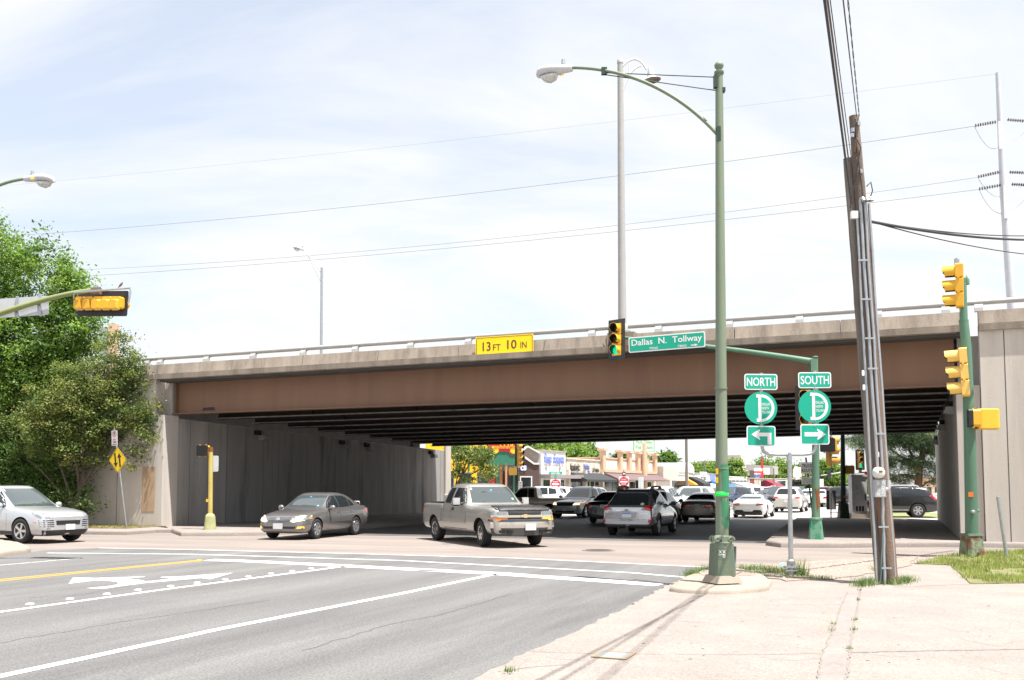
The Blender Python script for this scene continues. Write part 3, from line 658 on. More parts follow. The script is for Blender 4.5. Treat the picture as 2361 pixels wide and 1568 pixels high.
def band(px, py0, py1, rad, a0, a1, m, nm, Yd, par, jag=.04):    # an irregular painted patch round part of a pole
    mb = MB(); n = 14; top = []; bot = []
    for k in range(n+1):
        a = R(a0+(a1-a0)*k/n); z1 = at(px, py0, Yd).z+random.uniform(-jag, jag); z0_ = at(px, py1, Yd).z+random.uniform(-jag, jag); c = at(px, (py0+py1)/2, Yd)
        top.append((c.x+rad*math.cos(a), Yd+rad*math.sin(a), z1)); bot.append((c.x+rad*math.cos(a), Yd+rad*math.sin(a), z0_))
    mb.add(top+bot, [[k, k+1, n+1+k+1, n+1+k] for k in range(n)], 0, True); return mb.build(nm, m, par)
band(1666, 1072, 1136, .106, 175, 368, M_green2, 'paint_patch', Y, pole_o, .06)
band(1666, 1152, 1196, .1075, 230, 368, M_green2, 'paint_patch', Y, pole_o, .05)
band(1666, 1197, 1212, .108, 230, 330, M_green2, 'paint_patch', Y, pole_o, .05)
mb = MB(); c = at(1664, 1140, Y); mb.tube([c+Vector((0, 0, dz)) for dz in (-.03, -.01, .02, .045)], [.108, .122, .116, .107], 12); mb.build('neon_tape', flat('neon_green_tape', (.02, .8, .1), .5), pole_o)
mb = MB(); c = at(1665, 1080, Y); mb.tube([c+Vector((0, 0, dz)) for dz in (-.012, .012)], [.112, .112], 18); mb.tube([c+Vector((0, 0, 1.35+dz)) for dz in (-.012, .012)], [.107, .107], 18); mb.build('seam_ring', M_green, pole_o)
for py in (1087, 1107):
    mb = MB(); mb.rect(frame(at(1655, py, Y)+Vector((0, -.06, 0)), (.5, -.8, 0)), 0, 0, .05, .1, .035, .04); mb.build('number_sticker', M_syel, pole_o)
# scribbled tag on the base
F = frame(b0+Vector((-.045, -.196, .41)), (math.cos(R(8)), math.sin(R(8)), 0), (0, .06, 1)); mb = MB(); M_mark = flat('white_paint_marker', (.72, .75, .72), .6)
def stroke(pts, w=.0035):
    for a, b in zip(pts, pts[1:]):
        a, b = Vector(a), Vector(b); d = (b-a).normalized(); nn = Vector((-d.y, d.x))*w
        mb.poly(F, [tuple(a-nn), tuple(b-nn), tuple(b+nn), tuple(a+nn)], .004, .004)
for x in (-.045, .02): stroke([(x, .02), (x+.04, -.03)]); stroke([(x+.04, .02), (x, -.03)])
stroke([(-.06, -.055), (.06, -.045)]); stroke([(.02, -.05), (.02, -.085), (.04, -.105), (.055, -.09), (.05, -.048)]); stroke([(.037, -.05), (.037, -.08)])
mb.build('marker_scribble', M_mark, lb)
mb = MB(); mb.box((.18, -.02, .3), (.015, .2, .4), upright(b0, R(8)) @ Matrix.Rotation(R(4), 4, 'Y')); mb.build('hatch_cover', M_galv, lb)
# ---- second street lamp, its head showing at the left edge
Y2 = 20.; bx = at(-150, 1300, Y2); t = thing('street_lamp', 'green street lamp whose curved arm and lamp head lean in from the left edge', 'street lamp', (bx.x, Y2, 0))
mb = MB(); mb.tube([(bx.x, Y2, .5), at(-140, 340, Y2)], [.105, .065], 14); mb.build('pole', M_green, t)
mb = MB(); taper_base(mb, upright((bx.x, Y2, 0)), .42, .35, .55); mb.build('base', M_rusty, t)
mb = MB(); mb.tube(bez(at(-138, 540, Y2), at(-90, 470, Y2), at(-20, 420, Y2), at(60, 412, Y2), 16), .035, 10); mb.build('arm', M_green, t)
cobra(t, Matrix.Translation(at(56, 413, Y2)) @ Matrix.Rotation(R(2), 4, 'Y'), .92)
# ---- tall grey lamp on the parapet
pl = br(UL, -.12); Yl = pl.y; zt = at(1430, 140, Yl).z
t = thing('street_lamp', 'tall grey lamp post rising from the overpass parapet with a bell shade', 'street lamp', (pl.x, Yl, tp(UL)))
q = at(1430, 140, Yl)
mb = MB(); mb.tube([Vector((pl.x, Yl, tp(UL)+.06)).lerp(q, k/5) for k in range(6)], [.14-.045*k/5 for k in range(6)], 16); mb.build('pole', M_alu, t)
mb = MB(); mb.lathe([(.105, -.1), (.105, .02), (.06, .06), (0, .09)], upright(q), 14); mb.build('cap', M_alu, t)
mb = MB(); mb.box(Vector((pl.x, Yl, tp(UL)+.08)), (.5, .5, .06)); mb.lathe([(.2, .1), (.19, .3), (.15, .36)], upright((pl.x, Yl, tp(UL))), 14); mb.build('base_plate', M_alu, t)
mb = MB(); mb.tube(bez(at(1434, 155, Yl), at(1455, 130, Yl), at(1475, 130, Yl), at(1490, 160, Yl), 14), .035, 8)
mb.tube(bez(at(1436, 212, Yl), at(1448, 170, Yl), at(1462, 155, Yl), at(1478, 152, Yl), 12), .03, 8); mb.tube([at(1450, 148, Yl), at(1450, 178, Yl)], .015, 6); mb.build('arm', flat('pale_arm_paint', (.6, .58, .57), .5), t)
hq = at(1503, 184, Yl); fr_ = upright(hq)
mb = MB(); mb.lathe([(.3, -.02), (.29, 0), (.18, .06), (.14, .1), (.13, .16), (.1, .3), (.06, .42), (0, .44)], upright(hq) @ Matrix.Rotation(R(-8), 4, 'Y'), 20); mb.build('bell_shade', M_lampb, t)
mb = MB(); mb.lathe([(.3, -.025), (.22, .0), (.0, .02)], upright(hq) @ Matrix.Rotation(R(-8), 4, 'Y'), 20); mb.build('reflector', mat('brown_reflector', (.14, .1, .08), .5), t)
# ---- slim lamp behind the overpass, left of centre
Yb = 62.; t = thing('street_lamp', 'slim grey lamp post with an angled arm beyond the overpass rail', 'street lamp', at(741, 1100, Yb))
mb = MB(); mb.tube([at(739.5, 1000, Yb), at(742, 617, Yb)], [.115, .085], 10); mb.build('pole', M_galv, t)
mb = MB(); mb.tube(bez(at(740, 628, Yb), at(722, 602, Yb), at(712, 588, Yb), at(700, 576, Yb), 8), .04, 6); mb.tube([at(740, 650, Yb), at(708, 585, Yb)], .03, 6); mb.build('arm', M_galv, t)
cobra(t, Matrix.Translation(at(703, 577, Yb)) @ Matrix.Rotation(R(180), 4, 'Z') @ Matrix.Rotation(R(-14), 4, 'Y'), 1.15)
# ---- yellow height sign on the parapet
d = ray(1173, 790); us = (CR.x*d.y-CR.y*d.x)/(BV.y*d.x-BV.x*d.y); c = br(us, -.40, tp(us)-.14)
t = thing('clearance_sign', 'yellow clearance sign with black lettering on the overpass parapet', 'road sign', c); F = frame(c, BV, (0, 0, 1)) @ Matrix.Rotation(R(.5), 4, 'Z'); w = 2.1; h = .68
mb = MB(); mb.rect(F, 0, 0, w, h, -.01, 0); sp = mb.build('sign_panel', M_syel, t)
mb = MB(); o_, i_ = rrect(0, 0, w-.06, h-.06, .05), rrect(0, 0, w-.1, h-.1, .04); mb.add([F @ Vector((x, y, .004)) for x, y in o_+i_], [[k, (k+1) % 20, 20+(k+1) % 20, 20+k] for k in range(20)]); mb.build('border', M_sbrown, sp)
mb = MB(); mb.text(F, '13', -.64, .0, .3, .31, bold=.012); mb.text(F, 'FT', -.27, -.05, .28, .22, bold=.008); mb.text(F, '10', .28, .02, .34, .31, bold=.012); mb.text(F, 'IN', .7, -.02, .22, .22, bold=.008); mb.build('lettering', M_sbrown, sp)
mb = MB(); mb.box((0, -.15, -.06), (1.2, .06, .1), F); mb.box((0, .15, -.06), (1.2, .06, .1), F); mb.build('bracket', M_galv, t)
# ---- mast arm pole across the street with the green street-name sign
m0 = P(1882, 1243, .15); Ym = m0.y
t = thing('signal_pole', 'weathered green mast arm pole with a rusty patch standing by the underpass', 'signal pole', m0)
mb = MB(); taper_base(mb, upright(m0, R(-20)), .43, .33, .55, .05); mb.build('base', mat('patched_green_base', (.12, .26, .17), .6, col2=(.03, .2, .12), c2pos=.52, c2scale=4, var=.1, c2soft=.02), t)
mb = MB(); mb.lathe([(.19, .55), (.2, .58), (.19, .62), (.13, .64)], upright(m0), 14); mb.build('collar', M_green3, t)
mt = at(1880, 826, Ym)
mb = MB(); mb.tube([Vector((m0.x, Ym, .7)).lerp(mt, k/5) for k in range(6)], [.125-.05*k/5 for k in range(6)], 16); po = mb.build('pole', M_green3, t)
mb = MB(); mb.lathe([(.08, 0), (.09, .015), (.09, .04), (.05, .065), (0, .07)], upright(mt), 12); mb.box(at(1872, 843, Ym)+Vector((.02, -.02, 0)), (.16, .16, .38)); mb.build('cap', M_green3, t)
band(1883, 1130, 1172, .128, 200, 300, M_rust, 'rust_patch', Ym, po, .16)
AD = -SP                                                         # the arm reaches across the street
def atl(px, py, p0, dr):                                         # point on the vertical plane through p0 along dr
    d = ray(px, py); s_ = (p0.x*d.y-p0.y*d.x)/(dr.y*d.x-dr.x*d.y); p = p0+dr*s_
    return Vector((p.x, p.y, CAM_H + d.z*(p.y/d.y)))
arm0, arm1 = atl(1874, 834, m0, AD), atl(1432, 778, m0, AD)
arm = bez(arm0, atl(1760, 815, m0, AD), atl(1640, 797, m0, AD), arm1, 16)
mb = MB(); mb.tube(arm, [.1-.055*k/16 for k in range(17)], 12); mb.build('arm', M_green3, t)
c = atl(1538, 790, m0, AD) + OUT*.1; F = frame(c, SP) @ Matrix.Rotation(R(1.2), 4, 'Z')
sc_ = (atl(1626, 790, m0, AD)-atl(1450, 790, m0, AD)).length
t2 = thing('street_name_sign', 'green Dallas N. Tollway street name sign hanging from the mast arm', 'street sign', c)
mb = MB(); mb.rect(F, 0, 0, sc_, .5, -.012, 0, 0, .05); sp = mb.build('sign_panel', M_swhite, t2)
mb = MB(); mb.rect(F, 0, 0, sc_-.07, .43, 0, .003, 0, .04); mb.build('green_face', M_sgreen, sp)
mb = MB(); mb.text(F, 'Dallas  N.  Tollway', 0, .035, sc_-.2, .26, .005, bold=.012); mb.text(F, '7900', -.42, -.16, .28, .075, .005); mb.text(F, '7800', .5, -.16, .28, .075, .005)
mb.poly(F, [(.78, -.175), (.9, -.175), (.9, -.2), (1.0, -.16), (.9, -.12), (.9, -.145), (.78, -.145)], .005, .005); mb.build('lettering', M_swhite, sp)
mb = MB(); mb.box((-.5, 0, -.05), (.05, .5, .08), F); mb.box((.6, 0, -.05), (.05, .5, .08), F); mb.build('bracket', M_galv, t2)
c = atl(1424, 784, m0, AD) + OUT*.12
head('traffic_signal', 'three light signal with green lit at the tip of the mast arm', frame(c, (SP+OUT*.25)) @ Matrix.Rotation(R(1.5), 4, 'Z') @ Matrix.Rotation(R(-4), 4, 'X'), 3, 2, True)
# low signals fixed to the same pole, mostly behind the route signs
c = at(1858, 940, Ym+.1); head('traffic_signal', 'signal head on the mast arm pole mostly hidden behind the SOUTH route sign', frame(c, SP+OUT*.1), 3, None, True)
c = at(1918, 1040, Ym+.3); head('traffic_signal', 'signal seen from the side just right of the arrow sign', frame(c, (.35, .9, 0)), 3, None, True, ys=M_dsig, lens=False, sz=.3)
c = at(1909, 1026, Ym-.1); walk_signal('black faced walk signal behind the right pointing arrow sign', frame(c, SP+OUT*.3), ys=M_dsig)
# TRUCK ROUTE sign, on its own leaning post
b = P(1872, 1226, .15); Yt = b.y+.6; tpz = at(1858, 1062, Yt)
t = thing('route_sign', 'black-on-white TRUCK ROUTE sign on a leaning dark post under the overpass', 'road sign', (b.x, Yt, .15))
mb = MB(); mb.tube([at(1876, 1205, Yt), at(1858, 1055, Yt)], .03, 8); mb.build('post', M_blk2, t)
M_shw = mat('dull_sign_white', (.8, .78, .75), .5, var=.03)
F = frame(at(1861, 1079, Yt-.05), (1, 0, 0), (-.1, 0, 1)); W_ = .46
mb = MB(); mb.rect(F, 0, 0, W_, .4, -.005, 0, 0, .04); s1 = mb.build('sign_panel', M_shw, t)
mb = MB(); mb.text(F, 'TRUCK', 0, .072, .37, .12, bold=.02); mb.text(F, 'ROUTE', 0, -.088, .37, .12, bold=.02); mb.build('lettering', M_sblack, s1)
F2 = frame(at(1863, 1108, Yt-.05), (1, 0, 0), (-.1, 0, 1)); mb = MB(); mb.rect(F2, 0, 0, W_, .255, -.005, 0, 0, .04); s2 = mb.build('sign_panel', M_shw, t)
mb = MB()
for k, s in enumerate(('OVER 2 1/2', 'TONS CAPACITY', 'ALSO PARKING', 'IN ALLEYS')): mb.text(F2, s, 0, .08-.054*k, .37, .042)
mb.build('lettering', M_sblack, s2)
# ---- NORTH / SOUTH route sign assembly
g0 = P(1824, 1327, .03); Yg = g0.y
t = thing('route_sign_assembly', 'galvanised forked post carrying green NORTH and SOUTH tollway signs', 'road sign', g0)
gA = lambda x, y: at(x, y, Yg)
mb = MB(); mb.tube([gA(1824, 1322), gA(1822, 1190), gA(1820, 1048)], [.046, .044, .042], 12); mb.build('post', M_galv, t)
mb = MB(); mb.lathe([(.06, 0), (.06, .18), (.075, .2), (.075, .3), (.05, .32)], upright(g0+Vector((0, 0, -.02))), 14); mb.box(g0+Vector((0, 0, .1)), (.24, .16, .03)); mb.box(g0+Vector((0, 0, .16)), (.24, .16, .03)); mb.build('breakaway_base', M_galv, t)
mb = MB(); k1 = [gA(1755, 860), gA(1756, 1018)] + bez(gA(1757, 1025), gA(1757, 1047), gA(1768, 1047), gA(1790, 1048), 8)
k2 = bez(gA(1850, 1048), gA(1872, 1047), gA(1881, 1045), gA(1881, 1022), 8) + [gA(1878.5, 855)]
mb.tube(k1+k2, .032, 10); mb.tube([gA(1820, 1064), gA(1820, 1044)], .05, 12); mb.build('fork', M_galv, t)
mpp = Yg/FPX
def plate(x0, y0, x1, y1, circle=False, tilt=0.):
    c = at((x0+x1)/2, (y0+y1)/2, Yg-.055); F = frame(c, (1, .03, 0)) @ Matrix.Rotation(R(tilt), 4, 'Z'); w = (x1-x0)*mpp; h = (y1-y0)*mpp
    mb = MB()
    if circle:
        mb.poly(F, circ(0, 0, w/2, 40), -.006, 0); return F, w, h, mb.build('sign_panel', M_sgreen, t)
    mb.rect(F, 0, 0, w, h, -.006, 0, 0, .045); p_ = mb.build('sign_panel', M_swhite, t)
    mb = MB(); mb.rect(F, 0, 0, w-.04, h-.04, 0, .002, 0, .03); mb.build('green_face', M_sgreen, p_)
    return F, w, h, p_
def bolts(F, h, p_):
    mb = MB()
    for y in (h/2-.035, -h/2+.035): mb.lathe([(.012, .002), (.011, .01), (0, .012)], F @ Matrix.Translation((0, y, 0)), 8)
    mb.build('bolt', M_galv, p_)
for X, word in ((1754.5, 'NORTH'), (1878.5, 'SOUTH')):
    dy = 0 if word == 'NORTH' else -4
    F, w, h, p_ = plate(X-38.5, 862+dy, X+38.5, 899+dy, tilt=-.4 if word == 'NORTH' else .5)
    mb = MB(); mb.text(F, word, 0, 0, w-.09, .165, .004, bold=.012); mb.build('lettering', M_swhite, p_); bolts(F, h, p_)
    F, w, h, p_ = plate(X-38, 903+dy, X+38, 979+dy, True)
    mb = MB(); r0, r1 = .262, .208; xo = -.005
    D = [(xo, .262)] + [(xo+r0*math.cos(R(a)), r0*math.sin(R(a))) for a in range(88, -91, -6)] + [(xo-.08, -.262), (xo-.08, -.195), (xo-.045, -.205), (xo-.045, .205), (xo-.08, .195), (xo-.08, .262)]
    mb.poly(F, D, .002, .004); mb.build('letter_shield', M_swhite, p_)
    mb = MB(); Di = [(xo+.012, r1)] + [(xo+.012+(r1-.012)*math.cos(R(a)), r1*math.sin(R(a))) for a in range(88, -91, -6)] + [(xo+.012, -r1)]
    mb.poly(F, Di, .004, .006); mb.build('shield_inset', M_sgreen, p_)
    mb = MB()
    for k, (s, ww) in enumerate((('DALLAS', .155), ('NORTH', .135), ('TOLLWAY', .175))): mb.text(F, s, xo+.02+ww/2, .075-.077*k, ww, .052, .008, bold=.01)
    mb.build('lettering', M_swhite, p_); bolts(F, h, p_)
    F, w, h, p_ = plate(X-33, 982+dy, X+34, 1029+dy, tilt=-.5 if word == 'NORTH' else .3)
    mb = MB()
    if word == 'NORTH': mb.poly(F, [(-.19, .03), (-.03, .13), (-.02, .115), (-.045, .065), (.195, .065), (.195, -.16), (.12, -.16), (.12, -.005), (-.045, -.005), (-.02, -.06), (-.03, -.072)], .003, .005)
    else: mb.poly(F, [(.21, 0), (.05, .105), (.04, .09), (.065, .04), (-.2, .04), (-.2, -.04), (.065, -.04), (.04, -.09), (.05, -.105)], .003, .005)
    mb.build('arrow', M_swhite, p_); bolts(F, h, p_)
# ---- twin utility poles with conduits, meter and address box
u0 = P(2046, 1346, .015); Yu = u0.y
M_wood = mat('weathered_pole_wood', (.155, .115, .09), .9, var=.42, vs=9, vsc=(1, 1, .06), bump=.7, bs=35, col2=(.2, .095, .05), c2pos=.6, c2scale=5)
M_wood2 = mat('grey_pole_wood', (.175, .15, .132), .9, var=.35, vs=9, vsc=(1, 1, .06), bump=.7, bs=35, col2=(.08, .06, .05), c2pos=.6, c2scale=5)
uA = lambda x, y, dy=0.: at(x, y, Yu+dy)
def wpole(pa, pb_, ra, rb, m, nm, par, n=26):
    mb = MB(); ps = [pa.lerp(pb_, k/n)+Vector((random.uniform(-.004, .004), 0, 0)) for k in range(n+1)]; mb.tube(ps, [ra+(rb-ra)*k/n+random.uniform(-.003, .003) for k in range(n+1)], 14, smooth=True); return mb.build(nm, m, par)
t = thing('utility_pole', 'leaning brown wooden utility pole with grey conduits and an electric meter', 'utility pole', u0)
wpole(uA(2053, 1348), uA(1969, 268), .135, .087, M_wood, 'pole', t)
t_b = thing('utility_pole', 'shorter grey wooden pole strapped close behind the conduit pole', 'utility pole', u0+Vector((-.12, .2, 0)))
wpole(uA(2036, 1347, .12), uA(1955, 366, .12), .13, .08, M_wood2, 'pole', t_b)
def conduit(x0, y0, x1, y1, r, dy=-.14, nm='conduit', m=M_galv):
    mb = MB(); n = 8; ps = [uA(x0, y0, dy).lerp(uA(x1, y1, dy+.04), k/n) + Vector((math.sin(k*1.9)*.006, 0, 0)) for k in range(n+1)]; mb.tube(ps, r, 9); return mb.build(nm, m, t)
conduit(2022, 1346, 1976, 500, .022, -.13); conduit(2040, 1346, 2035, 1143, .026, -.17); conduit(2023, 1075, 1983, 463, .027, -.16)
conduit(2035, 1090, 1993, 463, .025, -.15); conduit(2063, 1330, 2003, 470, .026, -.1)
conduit(2030, 1340, 2037, 1180, .009, -.19, 'cable', flat('blue_grey_cable', (.09, .16, .18), .6))
for x, y in ((2029, 1000), (1990, 600), (1996, 690), (2012, 850), (2037, 1215), (2044, 1310), (2005, 780)):
    mb = MB(); mb.box(uA(x, y, -.18), (.17, .025, .03)); mb.build('strap', M_galv, t)
for x in (1984, 1994, 2003):
    mb = MB(); mb.tube([uA(x, 466, -.14), uA(x+1, 458, -.16), uA(x+5, 457, -.2), uA(x+8, 463, -.22)], .034, 8); mb.build('weatherhead', M_galv, t)
mb = MB(); mb.tube([uA(2003, 465, -.2), uA(2012, 440, -.2), uA(2008, 420, -.15), uA(1998, 430, -.13)], .011, 5); mb.tube([uA(1999, 466, -.2), uA(1990, 455, -.2), uA(1975, 330, -.14), uA(1972, 275, -.12)], .012, 5); mb.tube([uA(1960, 480, -.1), uA(1985, 340, -.12), uA(1965, 300, -.12)], .009, 5); mb.build('loop_wire', M_blk2, t)
mb = MB(); c = uA(2026, 1090, -.25); F = frame(c, (1, .1, 0)); mb.lathe([(.0, .075), (.07, .07), (.09, .055), (.098, .02), (.105, -.03), (.09, -.05)], F, 22); me_ = mb.build('meter', mat('meter_glass_white', (.6, .62, .6), .2, var=.04), t)
mb = MB(); mb.rect(F, 0, .015, .065, .02, .076, .079); mb.build('display', M_sblack, me_); mb = MB(); mb.rect(F, 0, .045, .06, .018, .072, .077); mb.build('label', M_syel, me_)
mb = MB(); F = frame(uA(2027.5, 1126, -.2), (1, .05, 0)); mb.rect(F, 0, 0, .19, .3, -.1, .05); bx_ = mb.build('meter_box', mat('meter_box_grey', (.33, .35, .36), .5, var=.05), t)
FR = F @ Matrix.Rotation(R(90), 4, 'Z'); mb = MB(); mb.text(FR, '5736   W', .0, .042, .25, .055, .054, bold=.01); mb.text(FR, 'LOVERS  LN', .0, -.042, .25, .055, .054, bold=.01); mb.build('address_lettering', M_swhite, bx_)
mb = MB(); mb.tube([uA(2041, 1128, -.2), uA(2047, 1128, -.2), uA(2049, 1124, -.2), uA(2048, 1108, -.2)], .04, 8); mb.build('elbow_fitting', flat('pvc_grey', (.5, .5, .5), .5), t)
mb = MB(); mb.rect(frame(uA(1968, 497, -.1)), 0, 0, .12, .13, 0, .07); mb.build('junction_box', flat('box_white', (.7, .7, .68), .5), t_b)
for x, y, s in ((1966, 300, .05), (1974, 345, .06), (1985, 395, .05), (1980, 285, .05), (1965, 312, .05)):
    mb = MB(); mb.box(uA(x, y, -.11), (s, .05, s*1.4), Matrix.Identity(4)); mb.build('hardware', M_galv if x != 1974 else M_rust, t)
for x, y in ((1996, 860), (1998, 893), (2030, 1048)):
    mb = MB(); mb.rect(frame(uA(x-6, y, -.165)), 0, 0, .045, .1, 0, .004, 0, .02); mb.build('paper_scrap', M_swhite, t)
# overhead cables from these poles towards and past the camera
def wire(name, label, pts, r, group, m=M_blk2, cat='cable', seg=6):
    mb = MB(); mb.tube(pts, r, seg); o = mb.build(name, m); return tag(o, label, cat, group)
M_wire = flat('cable_black', (.03, .032, .036), .6); M_wireb = mat('bundle_brown', (.13, .1, .075), .7, var=.2)
def upline(x0, y0, x1, y1, dy=0., zf=10.):                        # from the pole through a frame-top pixel at nearer depth
    a = uA(x0, y0, dy); b = at(x1, y1, zf); d = (b-a); return [a + d*k/10*2.0 - Vector((0, 0, .6*(k/10)*(1-k/10)))*0 for k in range(11)]
for (x0, y0, x1, y1, r, m, nm) in ((1963, 470, 1901, 0, .017, M_wire, 'thick black cable bundle running up from the grey utility pole'), (1957, 372, 1908, 0, .012, M_wireb, 'brown cable bundle running up beside the black one'), (1966, 390, 1914, 0, .006, M_wire, 'thin wire between the cable bundles above the utility poles'),
                                (1975, 268, 1944, 0, .008, M_wire, 'straight grey wire rising from the tip of the utility pole')):
    wire('overhead_cable', nm, upline(x0, y0, x1, y1, -.12), r, 'overhead cables', m)
a = uA(1981, 268); b = at(1955, 0, 10); d = b-a
for s in (0, math.pi): pass
mb = MB()
for s in (0, math.pi): mb.tube([a + d*k/60*2.0 + Vector((.007*math.cos(k*1.3+s), 0, .007*math.sin(k*1.3+s))) for k in range(61)], .005, 5)
tag(mb.build('overhead_cable', M_wire), 'twisted pair service wire from the top of the wooden pole', 'cable', 'overhead cables')
for (x1, y1, r, nm) in ((2440, 541, .012, 'upper thin service wire to the right of the utility pole'), (2440, 552, .026, 'thick black service cable to the right of the utility pole'), (2440, 592, .011, 'lowest sagging service wire right of the utility pole')):
    wire('service_wire', nm, sag(uA(2008, 511, -.05), at(x1, y1, Yu+7), .12), r, 'service wires')
# ---- right signal pole
r0_ = P(2241, 1280, .06); Yr = r0_.y; rA = lambda x, y: at(x, y, Yr)
t = thing('signal_pole', 'green signal pole with a flaking rusty base beside the grass', 'signal pole', r0_)
mb = MB(); taper_base(mb, upright(r0_, R(10)), .46, .38, .47, .06); mb.build('base', M_rusty2, t)
mb = MB(); mb.box((0, 0, .49), (.42, .42, .05), upright(r0_, R(10)), 0, .95, .03); mb.build('base_cap', M_rusty, t)
mb = MB(); ps = [rA(2241, 1236), rA(2236, 1000), rA(2228, 800), rA(2222, 740)]; mb.tube(ps, [.15, .13, .115, .108], 18); mb.tube([rA(2222, 741), rA(2220, 655)], [.095, .085], 14); mb.tube([rA(2220, 655), rA(2221, 643), rA(2224, 641), rA(2228, 647), rA(2228, 656)], .075, 12); po = mb.build('pole', M_green3, t)
for y, rr in ((741, .112), (873, .125), (885, .126)):
    mb = MB(); x = 2222 if y == 741 else 2230; mb.tube([rA(x, y), rA(x, y-3)], rr, 16); mb.build('strap', M_green3, po)
mb = MB(); mb.lathe([(.045, 0), (.045, .09), (.03, .1), (0, .1)], frame(rA(2238, 1180)+Vector((-.03, -.12, 0)), (1, 0, 0)), 12); mb.build('push_button', M_galv, t)
mb = MB(); mb.tube([rA(2246, 1178), rA(2256, 1178)], .045, 10); mb.build('push_button', M_green2, t)
mb = MB(); mb.rect(frame(rA(2232, 1140)+Vector((0, -.135, 0)), (1, -.2, 0)), 0, 0, .11, .115, 0, .004); mb.build('sticker', flat('orange_sticker', (.75, .16, .02), .5), po)
L_ = Vector((-1, -.16, 0)).normalized(); Rr_ = L_.cross(Vector((0, 0, 1)))
def facing(n): n = Vector(n).normalized(); return Vector((-n.y, n.x, 0))
head('traffic_signal', 'upper yellow signal seen side-on at the top of the right signal pole', frame(rA(2203, 660)+Vector((0, -.02, 0)), facing((-.9, .5, 0)), (.02, 0, 1)), 3, None, False, 'side-on signals of the right pole', visor=.3)
mb = MB(); mb.tube([rA(2209, 598), rA(2215, 720)], .03, 8); mb.box(rA(2204, 606), (.02, .14, .22)); mb.build('signal_bracket', M_galv, t)
head('traffic_signal', 'lower pale yellow signal seen side-on against the brown girder', frame(rA(2206, 861)+Vector((0, -.18, 0)), facing((-.9, .40, 0)), (-.045, 0, 1)), 3, None, False, 'side-on signals of the right pole', M_sig2, visor=.32, sz=.39)
walk_signal('yellow walk signal with dark face turned left on the right pole', frame(rA(2232, 966)+Vector((-.02, -.2, 0)), facing((-.9, .3, 0))))
mb = MB(); mb.box(rA(2273, 967)+Vector((0, -.05, 0)), (.52, .3, .5), None, 0, 1, .05); o = mb.build('walk_signal', M_sig, None, bevel=.03); tag(o, 'back of a large yellow walk signal box right of the signal pole', 'walk signal')
# ---- bare grey pipe on the grass
q = P(2321, 1284, .06); t = thing('pipe_post', 'leaning bare galvanised pipe stub standing in the grass', 'post', q)
mb = MB(); mb.tube([q, at(2301, 1145, q.y)], [.042, .04], 12); mb.build('pipe', M_galv, t)
# ---- far left: yellow walk signal post in front of the dark wall
w0 = P(484, 1221, .15); Yw = w0.y; wA = lambda x, y, dy=0.: at(x, y, Yw+dy)
M_ypost = mat('faded_yellow_paint', (.5, .38, .1), .6, var=.12, vs=2, col2=(.36, .38, .2), c2pos=.6, c2scale=2)
t = thing('signal_post', 'faded yellow walk signal post with a greenish base by the dark abutment', 'signal post', w0)
mb = MB(); mb.box((0, 0, .24), (.42, .42, .48), upright(w0, R(20)), 0, .82, .06); mb.lathe([(.17, .48), (.14, .55), (.09, .58)], upright(w0), 12); mb.build('base', mat('greenish_base_paint', (.33, .33, .16), .75, var=.15, vs=5, col2=(.2, .17, .1), c2pos=.68, c2scale=6), t)
mb = MB(); mb.tube([Vector((w0.x, Yw, .7)), wA(486, 1032)], [.085, .08], 12); pp = mb.build('post', M_ypost, t)
mb = MB(); mb.tube([wA(486, 1031), wA(486, 1042)], .084, 12); mb.build('rusty_top', M_rust, pp)
mb = MB(); mb.rect(frame(wA(493, 1069, .1), (1, .25, 0)), 0, 0, .33, .58, 0, .01, 0, .05); tag(mb.build('sign_plate', M_back), 'back of a small grey sign on the yellow walk signal post', 'sign')
mb = MB(); mb.box(wA(479, 1154), (.09, .12, .1)); mb.build('push_button', M_sig, t)
walk_signal('black faced walk signal with yellow side on the faded yellow post', frame(wA(467, 1039, -.05), (1, -.18, 0)), s=.4)
# ---- two-way diamond sign and no parking sign
d0 = P(292, 1216, .15); Yd = d0.y
t = thing('two_way_sign', 'yellow diamond two-way traffic sign on a leaning post by the wall', 'road sign', d0)
mb = MB(); mb.tube([d0, at(264, 985, Yd)], .032, 8); mb.build('post', M_galv, t)
F = frame(at(271, 1061, Yd-.05), (1, -.55, 0), (-.12, 0, 1)); hd = .5
mb = MB(); mb.poly(F, [(hd-.03, -.03), (hd-.03, .03), (.03, hd-.03), (-.03, hd-.03), (-hd+.03, .03), (-hd+.03, -.03), (-.03, -hd+.03), (.03, -hd+.03)], -.006, 0); sp = mb.build('sign_panel', M_syel, t)
mb = MB()
for s in range(4):
    G = F @ Matrix.Rotation(R(45+90*s), 4, 'Z'); mb.rect(G, 0, .325, .64, .014, .002, .003)
mb.build('border', M_sblack, sp)
mb = MB()
for sx, up in ((-1, -1), (1, 1)):
    G = F @ Matrix.Translation((sx*.12, 0, 0)) @ Matrix.Rotation(R(6), 4, 'Z') @ Matrix.Scale(up, 4, (0, 1, 0)); mb.poly(G, [(-.042, -.27), (.042, -.27), (.042, .1), (.12, .1), (0, .28), (-.12, .1), (-.042, .1)], .003, .005)
mb.build('arrow', M_sblack, sp)
t = thing('no_parking_sign', 'small white no parking any time sign above the yellow diamond sign', 'road sign', at(264, 1010, Yd))
F = frame(at(264, 1010, Yd-.04), (1, -.55, 0), (-.12, 0, 1)); mb = MB(); mb.rect(F, 0, 0, .34, .58, -.004, 0, 0, .03); sp = mb.build('sign_panel', M_swhite, t)
